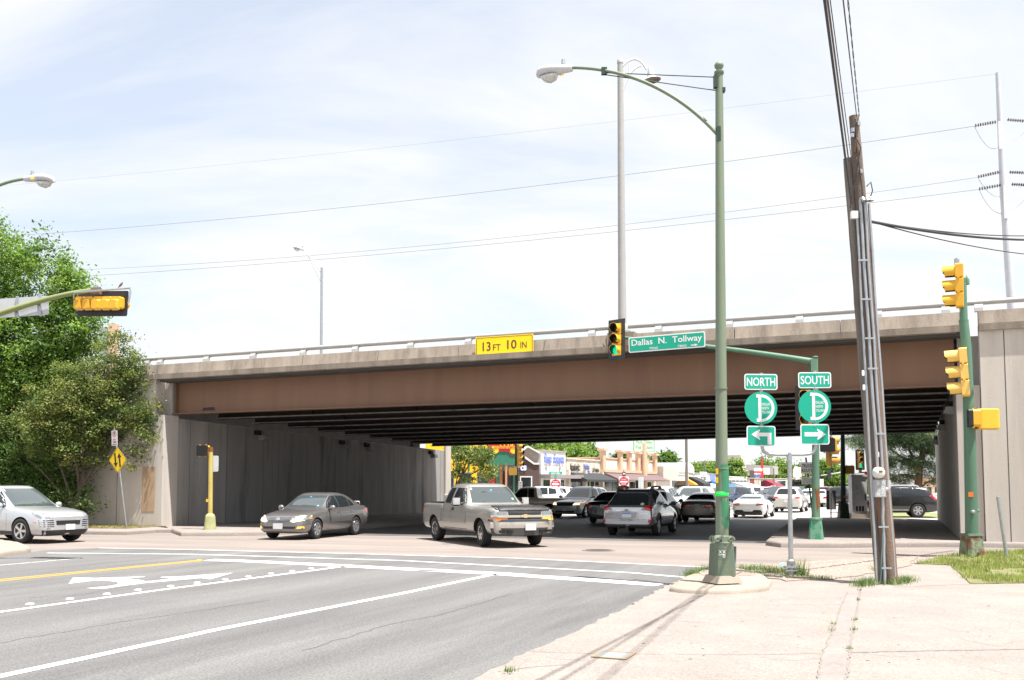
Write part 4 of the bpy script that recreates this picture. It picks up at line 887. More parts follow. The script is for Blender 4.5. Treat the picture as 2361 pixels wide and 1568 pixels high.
mb = MB(); o_, i_ = circ(0, .15, .115, 24), circ(0, .15, .095, 24); mb.add([F @ Vector((x, y, .006)) for x, y in o_+i_], [[k, (k+1) % 24, 24+(k+1) % 24, 24+k] for k in range(24)]); mb.rect(F @ Matrix.Translation((0, .15, 0)) @ Matrix.Rotation(R(-45), 4, 'Z'), 0, 0, .2, .02, .006, .006); mb.text(F, 'ANY', 0, -.06, .2, .075, .003, bold=.02); mb.text(F, 'TIME', 0, -.155, .23, .075, .003, bold=.02); mb.build('red_marking', M_sred, sp)
mb = MB(); mb.text(F, 'P', .0, .15, .09, .14, .003, bold=.03); mb.poly(F, [(-.12, -.24), (-.07, -.21), (-.07, -.23), (.07, -.23), (.07, -.21), (.12, -.24), (.07, -.27), (.07, -.25), (-.07, -.25), (-.07, -.27)], .003, .003); mb.build('black_marking', M_sblack, sp)
# ---- left mast arm with the sideways signal and the sign seen from behind
Yk = 21.; kA = lambda x, y, dy=0.: at(x, y, Yk+dy)
kb = kA(-420, 1300); t = thing('signal_pole', 'olive green mast arm reaching in from the left edge', 'signal pole', (kb.x, Yk, 0))
M_olive = mat('olive_green_paint', (.21, .24, .09), .5, var=.1, vs=2)
mb = MB(); mb.tube([(kb.x, Yk, .5), kA(-420, 800)], [.15, .11], 14); mb.build('pole', M_olive, t)
mb = MB(); taper_base(mb, upright((kb.x, Yk, 0)), .44, .36, .55); mb.build('base', M_rusty, t)
mb = MB(); mb.tube(bez(kA(-420, 840), kA(-160, 800), kA(60, 680), kA(226, 668), 22), [.095-.045*k/22 for k in range(23)], 12); mb.build('arm', M_olive, t)
for x, y in ((24, 716), (62, 699)):
    pass
mb = MB(); mb.box(kA(222, 671), (.2, .14, .14)); mb.tube([kA(216, 664), kA(232, 664)], .03, 8); mb.build('clamp', flat('brown_clamp', (.16, .13, .1), .6), t)
F = frame(kA(62, 707, .12), (1, 0, .07)) ; mb = MB(); mb.rect(F, -.55, 0, 2.1, .44, 0, .012, 0, .05); o = mb.build('street_name_sign', M_back); tag(o, 'grey back of a long street sign hung on the olive mast arm', 'street sign')
mb = MB(); mb.box((-.2, .0, .03), (.04, .5, .05), F); mb.box((.32, .0, .03), (.04, .5, .05), F); o2 = mb.build('bracket', M_galv, o)
hc = kA(236, 700, .12); G = frame(hc, (-1, .3, 0), (-.05, 0, 1)); G = G @ Matrix.Rotation(R(93), 4, 'Z') @ Matrix.Rotation(R(0), 4, 'X')
hs = head('traffic_signal', 'sideways five light signal seen from behind with a black backplate', G, 5, None, False, None, M_sig, sz=.245, lens=True, visor=.2, wide=.27)
mb = MB(); mb.rect(G, 0, 0, .58, 1.38, .004, .012, 0, .04); mb.build('backplate', M_blk2, hs)
mb = MB()
for k in range(5): mb.box((-.05, .245*(k-2), -.2), (.19, .17, .12), G, 0, 1.35, .02)
mb.build('section_back', M_sig, hs)
mb = MB(); mb.tube([kA(170, 690, -.06), kA(171, 675, -.1), kA(300, 664, -.1), kA(301, 672, -.08), kA(296, 700, -.08)], .022, 8); mb.build('mount_bar', M_galv, t)
# a small brown bird on the backplate
bp_ = kA(278, 662, .12); t = thing('bird', 'tiny brown bird perched on top of the sideways signal', 'bird', bp_)
mb = MB(); fr_ = Matrix.Translation(bp_+Vector((0, 0, .05))) @ Matrix.Rotation(R(-50), 4, 'Y'); loft(mb, fr_, [(-.09, .006, -.004, .004), (-.04, .018, -.016, .016), (.0, .028, -.026, .026), (.035, .024, -.022, .026), (.06, .019, -.016, .022), (.075, .01, -.006, .01), (.088, .002, -.001, .002)], 10); mb.tube([bp_+Vector((0, 0, .0)), bp_+Vector((.005, 0, .04))], .003, 4); mb.build('body', flat('bird_brown', (.2, .14, .1), .9), t)
# ---- transmission pole and conductors beyond the overpass
Yq = 74.; qA = lambda x, y, dy=0.: at(x, y, Yq+dy)
M_tpole = mat('pale_transmission_steel', (.46, .47, .52), .55, var=.05, vs=1)
t = thing('transmission_pole', 'tall pale steel transmission pole beyond the overpass rail', 'transmission pole', qA(2345, 1100))
mb = MB(); mb.tube([qA(2346, 1000), qA(2332, 705), qA(2313, 437), qA(2300, 168)], [.42, .33, .27, .17], 14); mb.build('pole', M_tpole, t)
M_ins = flat('insulator_brown', (.09, .06, .07), .4)
def insul(a, b, r=.14, n=9):
    mb = MB(); mb.tube([a, b], .03, 6); d = (b-a)
    for k in range(n):
        c = a+d*(k+.5)/n; mb.tube([c-d.normalized()*.035, c, c+d.normalized()*.02], [r*.5, r, r*.4], 10)
    mb.build('insulator', M_ins, t)
for a, b in (((2297, 281), (2247, 290)), ((2322, 276), (2372, 280)), ((2303, 397), (2254, 408)), ((2327, 397), (2375, 399)), ((2308, 427), (2256, 436)), ((2332, 425), (2378, 427))): insul(qA(*a), qA(*b))
for a, m_, b in (((2247, 292), (2300, 370), (2375, 290)), ((2256, 412), (2310, 480), (2380, 405)), ((2258, 438), (2320, 520), (2382, 432))):
    mb = MB(); mb.tube([p_ for p_ in bez(qA(*a), qA(a[0]+22, m_[1]-30), qA(m_[0]-10, m_[1]-15), qA(m_[0]+8, m_[1]-35), 8)] + bez(qA(m_[0]+8, m_[1]-35), qA(m_[0]+32, m_[1]-42), qA(b[0]-18, b[1]+25), qA(*b), 8)[1:], .022, 5); mb.build('jumper_wire', flat('conductor', (.25, .25, .3), .5), t)
for y0, y1 in ((278, 345), (427, 505)):
    mb = MB(); mb.box(qA(2306 if y0 < 300 else 2318, (y0+y1)/2, -.35), (.3, .1, (y1-y0)*Yq/FPX)); mb.build('bracket_plate', M_lampb, t)
M_cond = flat('conductor_grey', (.2, .2, .25), .5)
for (x0, y0, xm, ym, x1, y1, r, nm) in ((2247, 291, 1650, 379, 125, 533, .021, 'highest clear transmission wire crossing the sky'), (2254, 409, 1650, 492, 200, 615, .018, 'second transmission wire from the steel pole across the sky'),
                                      (2256, 437, 1650, 505, 200, 633, .02, 'lowest transmission wire from the steel pole across the sky'), (2300, 170, 1650, 248, 205, 411, .008, 'faint ground wire from the tip of the transmission pole')):
    a = qA(x0, y0); e = at(x1-220, y1+ (y1-ym)*.12, Yq+26); n = 40
    sg = None; pts = []
    mid = a.lerp(e, .35); 
    # sag chosen so that the wire passes the middle pixel
    best = min(np.linspace(-1, 8, 91), key=lambda s_: min(abs((lambda p: (1180.5+FPX*p.x/(p.y*cp+(p.z-CAM_H)*sp_)-xm))(a.lerp(e, k/80)))*0 + abs((784+SHIFT-FPX*((-p_.y*sp_+(p_.z-CAM_H)*cp)/(p_.y*cp+(p_.z-CAM_H)*sp_)))-ym) for k in range(81) for p_ in [a.lerp(e, k/80)-Vector((0, 0, 4*s_*(k/80)*(1-k/80)))] if abs(1180.5+FPX*p_.x/(p_.y*cp+(p_.z-CAM_H)*sp_)-xm) < 40))
    wire('transmission_wire', nm, sag(a, e, best, 36), r, 'transmission wires', M_cond, 'power line', 5)
# ================================================================== vehicles
def paint(name, col, metal=.35, rough=.38, var=.02):
    return mat('paint_'+name, col, rough, metal, var=var, vs=2, coat=1.)
M_cglass = mat('car_glass', (.02, .024, .027), .03, var=.0, spec=.6)
M_wglass = mat('windscreen_glass', (.055, .068, .072), .04, var=.0, spec=.9, coat=.6)
M_tyre = mat('tyre_rubber', (.018, .018, .019), .85, var=.15, vs=20)
M_rim = mat('alloy_rim', (.55, .55, .56), .3, metal=.8, var=.04)
M_rimd = mat('dark_hub', (.03, .03, .032), .6, var=.1)
M_chrome = mat('chrome', (.72, .72, .73), .12, metal=1., var=.02)
M_well = flat('wheel_well_black', (.008, .008, .008), .95)
M_trim = mat('black_trim', (.017, .017, .018), .5, var=.1)
M_trimg = mat('grey_trim', (.06, .06, .062), .6, var=.1)
M_hlamp = mat('headlamp_glass', (.22, .235, .25), .08, metal=.25, var=.2, vs=14, coat=.8)
M_hlit = mat('lit_headlamp', (.8, .7, .5), .2, var=.02, emit=(1, .82, .5), estr=.8)
M_amber = mat('amber_lamp', (.8, .22, .02), .2, var=.04, coat=.5)
M_alit = mat('lit_amber_lamp', (.9, .4, .05), .2, var=.02, emit=(1, .5, .08), estr=.5)
M_tail = mat('tail_lamp_red', (.45, .012, .012), .15, var=.1, vs=10, coat=.8)
M_plate = flat('licence_plate', (.62, .62, .64), .5)
M_int = flat('car_interior', (.1, .09, .08), .9)
def circarc(cx_, cz_, r, a0, a1, n=10): return [(cx_+r*math.cos(R(a0+(a1-a0)*k/n)), cz_+r*math.sin(R(a0+(a1-a0)*k/n))) for k in range(n+1)]
class Car:
    """Lower body and cabin as one lofted skin; glass, lamps, trim are panels laid on that skin."""
    def __init__(s, name, label, cat, stations, wb, r, W, paint_m, group=None, lvl=2, arch=.055, tw=.21, wells=True, nose_z=.9):
        s.t = thing(name, label, cat, (0, 0, 0), 0, group); s.wb, s.r, s.W = wb, r, W
        # stations: x, zb, zmid, zbelt, ztop, w_bottom, w_mid, w_belt, w_top, crown
        bm = bmesh.new(); rings = []
        for (x, zb_, zm, zbl, zt, wbt, wm, wbl, wt, cr) in stations:
            half = [(0, zb_), (wbt*.7, zb_), (wbt, zb_+.02), ((wm+wbt)/2+.01*wm, (zb_+zm)*.5), (wm, zm), (wbl, zbl), (wt, zt-.02), (wt*.72, zt+cr*.6), (wt*.35, zt+cr*.9), (0, zt+cr)]
            ring = [bm.verts.new((x, y, z)) for y, z in half] + [bm.verts.new((x, -y, z)) for y, z in half[-2:0:-1]]
            rings.append(ring)
        n = len(rings[0])
        for a, b in zip(rings, rings[1:]):
            for k in range(n): bm.faces.new((a[k], a[(k+1) % n], b[(k+1) % n], b[k]))
        for ring in (rings[0], rings[-1]):                        # ends: quads across
            for k in range(n//2):
                i, j = k, n-k
                q = [ring[i], ring[i+1], ring[(n-i-1) % n], ring[(n-i) % n]]
                q = list(dict.fromkeys(q))
                if len(q) >= 3:
                    try: bm.faces.new(q)
                    except ValueError: pass
        bmesh.ops.recalc_face_normals(bm, faces=bm.faces)
        me = bpy.data.meshes.new('body'); bm.to_mesh(me); bm.free()
        me.materials.append(paint_m); me.materials.append(M_well)
        o = bpy.data.objects.new('body', me); COL.objects.link(o)
        md = o.modifiers.new('s', 'SUBSURF'); md.levels = md.render_levels = lvl
        dg = bpy.context.evaluated_depsgraph_get(); dg.update()
        smooth = bpy.data.meshes.new_from_object(o.evaluated_get(dg)); o.modifiers.clear()
        o.data = smooth
        b2 = bmesh.new(); b2.from_mesh(smooth); s.bvh = BVHTree.FromBMesh(b2); b2.free()
        if wells:
            cm = bpy.data.meshes.new('cut'); cb = bmesh.new()
            for ax in (wb/2, -wb/2):
                for sy in (-1, 1):
                    M = Matrix.Translation((ax, sy*(W/2-.06), r)) @ Matrix.Rotation(R(90), 4, 'X')
                    bmesh.ops.create_cone(cb, cap_ends=True, segments=32, radius1=r+arch, radius2=r+arch, depth=.46, matrix=M)
            cb.to_mesh(cm); cb.free()
            for p in cm.polygons: p.material_index = 1
            cm.materials.append(paint_m); cm.materials.append(M_well)
            co = bpy.data.objects.new('cut', cm); COL.objects.link(co)
            md = o.modifiers.new('b', 'BOOLEAN'); md.operation = 'DIFFERENCE'; md.object = co; md.solver = 'EXACT'
            dg = bpy.context.evaluated_depsgraph_get(); dg.update()
            cut = bpy.data.meshes.new_from_object(o.evaluated_get(dg)); o.modifiers.clear(); o.data = cut
            bpy.data.objects.remove(co)
        m = o.data; m.polygons.foreach_set('use_smooth', [True]*len(m.polygons)); m.set_sharp_from_angle(angle=R(38))
        o.parent = s.t; KIDS.setdefault(s.t.name, []).append(o); s.body = o
    def panel(s, nm, pts, ax, m, off=.005, maxlen=.12, skirt=.02, parent=None, mirror=True, smooth=True):
        """Lay 2D polygon(s) on the skin. ax: 'side' (x,z), 'front'/'rear' (y,z), 'top' (x,y)."""
        polys = pts if isinstance(pts[0][0], (tuple, list)) else [pts]
        sides = [1, -1] if ax == 'side' and mirror else [1]
        if ax == 'right': sides, ax = [-1], 'side'
        if ax == 'left': sides, ax = [1], 'side'
        out = []
        for sd in sides:
            bm = bmesh.new()
            for poly in polys:
                bm.faces.new([bm.verts.new((a, b, 0)) for a, b in poly])
            bmesh.ops.triangulate(bm, faces=bm.faces[:])
            for _ in range(5):
                long = [e for e in bm.edges if e.calc_length() > maxlen]
                if not long: break
                bmesh.ops.subdivide_edges(bm, edges=long, cuts=1); bmesh.ops.triangulate(bm, faces=[f for f in bm.faces if len(f.verts) > 3])
            D = {'side': Vector((0, -sd, 0)), 'front': Vector((-1, 0, 0)), 'rear': Vector((1, 0, 0)), 'top': Vector((0, 0, -1))}[ax]
            inner = {}
            for v in bm.verts:
                a, b = v.co.x, v.co.y
                o_ = {'side': Vector((a, sd*3, b)), 'front': Vector((6, a, b)), 'rear': Vector((-6, a, b)), 'top': Vector((a, b, 4))}[ax]
                h, nrm, _, _ = s.bvh.ray_cast(o_, D)
                if h is None:
                    g = o_ + D*({'side': 3-s.W/2+.05, 'front': 6-s.wb/2-.9, 'rear': 6-s.wb/2-.9, 'top': 2.6}[ax]); h, nrm, _, _ = s.bvh.find_nearest(g)
                if nrm.dot(D) > 0: nrm = -nrm
                v.co = h + nrm*off; inner[v] = h - nrm*skirt
            be = [e for e in bm.edges if e.is_boundary]; nv = {}
            for e in be:
                for v in e.verts:
                    if v not in nv: nv[v] = bm.verts.new(inner[v])
            for e in be: bm.faces.new((e.verts[0], e.verts[1], nv[e.verts[1]], nv[e.verts[0]]))
            bmesh.ops.recalc_face_normals(bm, faces=bm.faces)
            me = bpy.data.meshes.new(nm); bm.to_mesh(me); bm.free(); me.materials.append(m)
            if smooth:
                me.polygons.foreach_set('use_smooth', [True]*len(me.polygons)); me.set_sharp_from_angle(angle=R(30))
            o = bpy.data.objects.new(nm, me); COL.objects.link(o); p = parent or s.t; o.parent = p; KIDS.setdefault(p.name, []).append(o); out.append(o)
        return out[0] if len(out) == 1 else out
    def part(s, nm, mb, m, parent=None): return mb.build(nm, m, parent or s.t, local=True)
    def wheels(s, spokes=5, rim=M_rim, rf=.66, tw=.21, steer=0., w_in=.02, sp_w=.09, detail=True):
        for ax in (1, -1):
            for sy in (1, -1):
                M = Matrix.Translation((ax*s.wb/2, sy*(s.W/2-w_in), s.r)) @ Matrix.Rotation(R(steer) if ax > 0 else 0, 4, 'Z') @ Matrix.Rotation(R(-90*sy), 4, 'X')
                r = s.r; ri = r*rf
                mb = MB(); mb.lathe([(0, -tw*.75), (ri*.98, -tw*.75), (ri*.98, -.05), (0, -.055)], M, 20); w = s.part('wheel', mb, M_rimd)
                mb = MB(); mb.lathe([(ri, -tw), (r*.93, -tw), (r*.985, -tw*.9), (r, -tw*.75), (r, -tw*.25), (r*.985, -.02), (r*.93, -.002), (r*.8, .004), (ri+.005, -.006), (ri, -.03)], M, 28); s.part('tyre', mb, M_tyre, w)
                mb = MB(); mb.lathe([(ri, -.02), (ri*.97, -.006), (ri*.9, -.012), (ri*.88, -.05)], M, 24)
                mb.lathe([(0, -.012), (ri*.2, -.014), (ri*.24, -.03)], M, 14)
                for k in range(spokes):
                    a = 2*math.pi*k/spokes; d = Vector((math.cos(a), math.sin(a), 0)); nn = Vector((-d.y, d.x, 0))
                    w0, w1 = ri*sp_w*1.6, ri*sp_w*2.1
                    vs = [d*ri*.15-nn*w0, d*ri*.15+nn*w0, d*ri*.93+nn*w1, d*ri*.93-nn*w1]
                    mb.add([M @ (v+Vector((0, 0, -.014))) for v in vs]+[M @ (v+Vector((0, 0, -.045))) for v in vs], [[0, 1, 2, 3], [0, 4, 5, 1], [1, 5, 6, 2], [2, 6, 7, 3], [3, 7, 4, 0]])
                s.part('rim', mb, rim, w)
    def mirrors(s, x, z, y, m, sz=(.11, .2, .15), arm=True):
        for sy in (1, -1):
            mb = MB(); mb.tube([(x+.06, sy*(y+sz[1]*.5+.02), z), (x+.03, sy*(y+sz[1]*.5+.02), z), (x-.0, sy*(y+sz[1]*.5+.02), z), (x-.04, sy*(y+sz[1]*.5+.02), z)], [sz[2]*.15, sz[2]*.45, sz[2]*.58, sz[2]*.56], 12)
            vs = [(v[0], sy*(y+sz[1]*.5+.02)+(v[1]-sy*(y+sz[1]*.5+.02))*sz[1]/sz[2]*.95, v[2]) for v in mb.v]; mb.v = vs
            o = s.part('mirror', mb, m)
            mb = MB(); mb.tube([(x+.02, sy*(y-.05), z-.06), (x+.01, sy*(y+.08), z-.03)], [.03, .022], 8); s.part('mirror_arm', mb, M_trim, o)
    def handle(s, x, z, m=M_chrome, w=.2):
        for o in (s.panel('door_handle', rrect(x, z, w, .032, .014), 'side', m, .022, .1, .03)): pass
    def seam(s, lines, w=.008, side='side'):
        ps = []
        for a in lines:
            for p, q in zip(a, a[1:]):
                d = Vector((q[0]-p[0], q[1]-p[1])); d.normalize(); n = Vector((-d.y, d.x))*w/2
                ps.append([(p[0]-n.x, p[1]-n.y), (q[0]-n.x, q[1]-n.y), (q[0]+n.x, q[1]+n.y), (p[0]+n.x, p[1]+n.y)])
        s.panel('door_seam', ps, side, M_trim, .0025, .2, .004)
    def put(s, loc, rz): s.t.location = loc; s.t.rotation_euler = (0, 0, rz); return s.t
def body_stations(L, W, H, wb, fo, gc, hood, nose, belt, cowl, rf, rr, back, deck, tail, kind='sedan', wtop=.70, round_f=.62, bumper=.5, tw=None):
    """Section list from front to rear. x=0 midway between the axles."""
    xf = wb/2+fo; xr = xf-L; h = W/2; S = []
    zm = lambda z: gc + (z-gc)*.52
    def st(x, k, zb_, zt, zbl=None, wt=None, cr=.02, kb=.9, kbl=None):
        zbl = zbl if zbl else zt-.07; w = h*k
        S.append((x, zb_, zm(zbl), zbl, zt, w*kb, w, w*(kbl or .965), w*(wt or .84), cr))
    st(xf, round_f, gc+.12, nose-.14, nose-.2, .8, .0)
    st(xf-.05, .78, gc+.04, nose-.06, nose-.14, .82, .01)
    st(xf-.2, .925, gc, nose, nose-.08, .84, .02)
    st(xf-.45, .975, gc, nose+(hood-nose)*.35, None, .85, .03)
    st(wb/2-.1, 1., gc, nose+(hood-nose)*.75, None, .85, .035)
    st(cowl+.12, 1., gc, hood-.01, belt-.03, .84, .03)
    st(cowl, 1., gc, hood+.02, belt, .83, .02, .9, .965)
    tp_ = wtop
    st(cowl+(rf-cowl)*.5, 1., gc, hood+.02+(H-hood-.05)*.53, belt, (.83+tp_)/2, .02)
    st(rf, 1., gc, H-.045, belt, tp_, .02); st(rf-.25, 1., gc, H-.012, belt, tp_, .022)
    st((rf+rr)/2, 1., gc, H, belt+.01, tp_, .02)
    if kind in ('sedan', 'coupe'):
        st(rr, 1., gc, H-.045, belt+.02, tp_-.01, .02)
        st((rr+back)/2, 1., gc, (H+deck)/2+.0, belt+.03, (tp_+.8)/2, .02)
        st(back, 1., gc, deck+.015, min(belt+.03, deck-.03), .82, .02)
        st(back-.12, .995, gc, deck, deck-.06, .84, .02)
        st(xr+.3, .97, gc+.02, deck-.01, deck-.08, .85, .015); st(xr+.1, .93, gc+.06, deck-.03, deck-.1, .86, .01)
        st(xr+.02, .82, gc+.1, tail, tail-.1, .86, .0); st(xr, .7, gc+.16, tail-.12, tail-.2, .86, .0)
    elif kind == 'suv':
        st(rr, 1., gc, H-.03, belt+.02, tp_-.01, .02); st(back+.25, .995, gc, H-.055, belt+.03, tp_-.03, .02)
        st(back+.08, .985, gc+.02, H-.1, belt+.03, tp_-.05, .01)
        st(back-.0, .975, gc+.03, belt+.16+(H-belt-.2)*.45, belt+.03, .76, .0); st(xr+.16, .965, gc+.05, belt+.06, belt-.04, .84, .0)
        st(xr+.06, .93, gc+.08, tail+.05, tail-.05, .86, .0); st(xr+.0, .84, gc+.14, tail-.1, tail-.18, .86, .0)
    return S, xf, xr
# ---------------------------------------------------------------- silver grey family saloon under the overpass edge
def saloon():
    S, xf, xr = body_stations(4.8, 1.8, 1.5, 2.72, .93, .2, .98, .77, .97, .74, .08, -1.12, -1.84, 1.06, .94, wtop=.685)
    c = Car('sedan', 'grey four-door sedan with headlights on driving out of the underpass', 'car', S, 2.72, .325, 1.8, paint('graphite', (.21, .203, .2), .55, .3))
    c.wheels(7, M_rim, .66, .2, 0)
    c.panel('windscreen', [(-.66, 1.02), (.66, 1.02), (.62, 1.2), (.545, 1.4), (-.545, 1.4), (-.62, 1.2)], 'front', M_wglass, .004)
    c.panel('rear_window', [(-.6, 1.12), (.6, 1.12), (.52, 1.4), (-.52, 1.4)], 'rear', M_cglass, .004)
    c.panel('side_window', [(.66, .995), (.42, 1.2), (.12, 1.375), (-.12, 1.395), (-.16, 1.0)], 'side', M_cglass)
    c.panel('side_window', [(-.2, 1.0), (-.17, 1.395), (-.7, 1.385), (-.92, 1.32), (-.93, 1.02)], 'side', M_cglass)
    c.panel('side_window', [(-.97, 1.03), (-.96, 1.305), (-1.12, 1.22), (-1.3, 1.06)], 'side', M_cglass)
    for a in (1, -1): pass
    c.panel('headlight', [(.42, .6), (.5, .56), (.8, .62), (.845, .68), (.84, .76), (.7, .775), (.55, .73)], 'front', M_hlit, .006)
    c.panel('headlight', [(-.42, .6), (-.5, .56), (-.8, .62), (-.845, .68), (-.84, .76), (-.7, .775), (-.55, .73)], 'front', M_hlit, .006)
    c.panel('headlight', [(1.72, .66), (2.12, .62), (2.16, .72), (1.9, .775), (1.72, .74)], 'side', M_hlamp, .006)
    c.panel('turn_light', [(1.66, .67), (1.78, .655), (1.8, .74), (1.7, .74)], 'side', M_amber, .009)
    g = c.panel('grille', [(-.36, .6), (.36, .6), (.42, .735), (-.42, .735)], 'front', M_trimg, .006)
    c.panel('grille_bar', [[(-.38, z), (.38, z), (.39, z+.012), (-.39, z+.012)] for z in (.625, .655, .685, .715)], 'front', M_chrome, .014, parent=g)
    em = MB(); F = frame((xf+.005, 0, .672), (0, 1, 0), (-.2, 0, 1)); em.poly(F, circ(0, 0, .075, 20, .05), 0, .02)
    c.part('emblem', em, M_chrome)
    c.panel('grille', [(-.56, .355), (.56, .355), (.6, .43), (-.6, .43)], 'front', M_trim, .005)
    for s in (1, -1): c.panel('fog_light', [(s*.62, .36), (s*.8, .37), (s*.8, .43), (s*.66, .43)], 'front', M_alit, .007)
    mb = MB(); mb.rect(frame((xf+.012, -.02, .44), (0, 1, 0)), 0, 0, .34, .18, 0, .015, 0, .02); c.part('license_plate', mb, M_plate)
    c.panel('tail_light', [(-2.3, .72), (-2.02, .8), (-2.05, .93), (-2.3, .92)], 'side', M_tail, .006)
    for s in (1, -1): c.panel('tail_light', [(s*.45, .74), (s*.84, .74), (s*.84, .92), (s*.5, .9)], 'rear', M_tail, .006)
    c.mirrors(.58, 1.0, .86, c.body.data.materials[0])
    c.handle(-.05, .86, c.body.data.materials[0]); c.handle(-.98, .88, c.body.data.materials[0])
    c.seam([[(.7, .98), (.78, .7), (.74, .36)], [(-.18, 1.0), (-.2, .5), (-.22, .36)], [(-.95, 1.0), (-1.0, .75), (-1.08, .62)], [(.74, .3), (-.95, .3)]])
    c.panel('side_moulding', [(.76, .52), (-.96, .52), (-.97, .545), (.76, .545)], 'side', c.body.data.materials[0], .014)
    c.panel('sill', [(.98, .22), (-.98, .22), (-.98, .27), (.98, .27)], 'side', M_trimg, .004)
    mb = MB(); mb.tube([(-2.1, -.62, 1.06), (-2.12, -.6, 1.15), (-2.13, 0, 1.17), (-2.12, .6, 1.15), (-2.1, .62, 1.06)], [.02, .028, .028, .028, .02], 8); c.part('spoiler', mb, c.body.data.materials[0])
    c.panel('sunroof', rrect(-.45, 0, .5, .8, .06), 'top', M_cglass, .003)
    c.panel('inspection_sticker', [(.47, 1.04), (.53, 1.04), (.53, 1.08), (.47, 1.08)], 'front', flat('sticker_blue', (.2, .4, .6), .5), .007)
    c.panel('toll_tag', [(-.03, 1.34), (.03, 1.34), (.03, 1.365), (-.03, 1.365)], 'front', flat('tag_blue', (.03, .3, .75), .5), .007)
    return c
c = saloon(); fw, rw = P(727, 1242.5), None
HD = math.atan2(-SV.y, -SV.x)+R(5)
def place(c, pix, which, heading, z=0.):                        # put a given wheel's ground contact on a ground pixel
    p = P(*pix, z); ax, sy = which; off = Matrix.Rotation(heading, 3, 'Z') @ Vector((ax*c.wb/2, sy*(c.W/2-.1), 0)); return c.put(p-off, heading)
place(c, (727, 1242.5), (1, 1), HD)
# ---------------------------------------------------------------- tan extended-cab pickup in the middle of the crossing
def pickup_stations(L, W, H, wb, fo, gc, hood, nose, belt, cowl, rf, rr, bed):
    xf = wb/2+fo; xr = xf-L; h = W/2; S = []
    def st(x, k, zb_, zt, zbl, wt, cr=.02, kbl=.975, kb=.93): S.append((x, zb_, gc+(zbl-gc)*.55, zbl, zt, h*k*kb, h*k, h*k*kbl, h*k*wt, cr))
    st(xf, .84, gc+.1, nose-.16, nose-.24, .93, 0); st(xf-.03, .93, gc+.02, nose-.05, nose-.14, .92, .01); st(xf-.16, .975, gc, nose, nose-.08, .9, .02)
    st(xf-.5, .99, gc, nose+.04, nose-.04, .88, .035); st(cowl+.25, 1, gc, hood-.01, belt-.04, .87, .04); st(cowl+.06, 1, gc, hood, belt-.01, .86, .03); st(cowl, 1, gc, hood+.02, belt, .85, .02)
    st(cowl+(rf-cowl)*.5, 1, gc, hood+(H-hood)*.52, belt, .8, .02); st(rf, 1, gc, H-.05, belt, .74, .02); st(rf-.2, 1, gc, H-.015, belt, .73, .02); st((rf+rr)/2, 1, gc, H, belt, .73, .02)
    st(rr+.1, 1, gc, H-.02, belt, .73, .02); st(rr+.02, 1, gc, H-.07, belt, .73, .01); st(rr-.06, 1, gc, belt+.05, belt-.02, .82, .01); st(rr-.12, 1, gc, bed, bed-.05, .93, 0); st(rr-.3, 1, gc, bed, bed-.05, .93, 0)
    st(xr+.4, 1, gc, bed, bed-.05, .93, 0); st(xr+.06, .985, gc+.02, bed, bed-.05, .93, 0); st(xr+.0, .94, gc+.06, bed-.05, bed-.1, .93, 0)
    return S, xf, xr
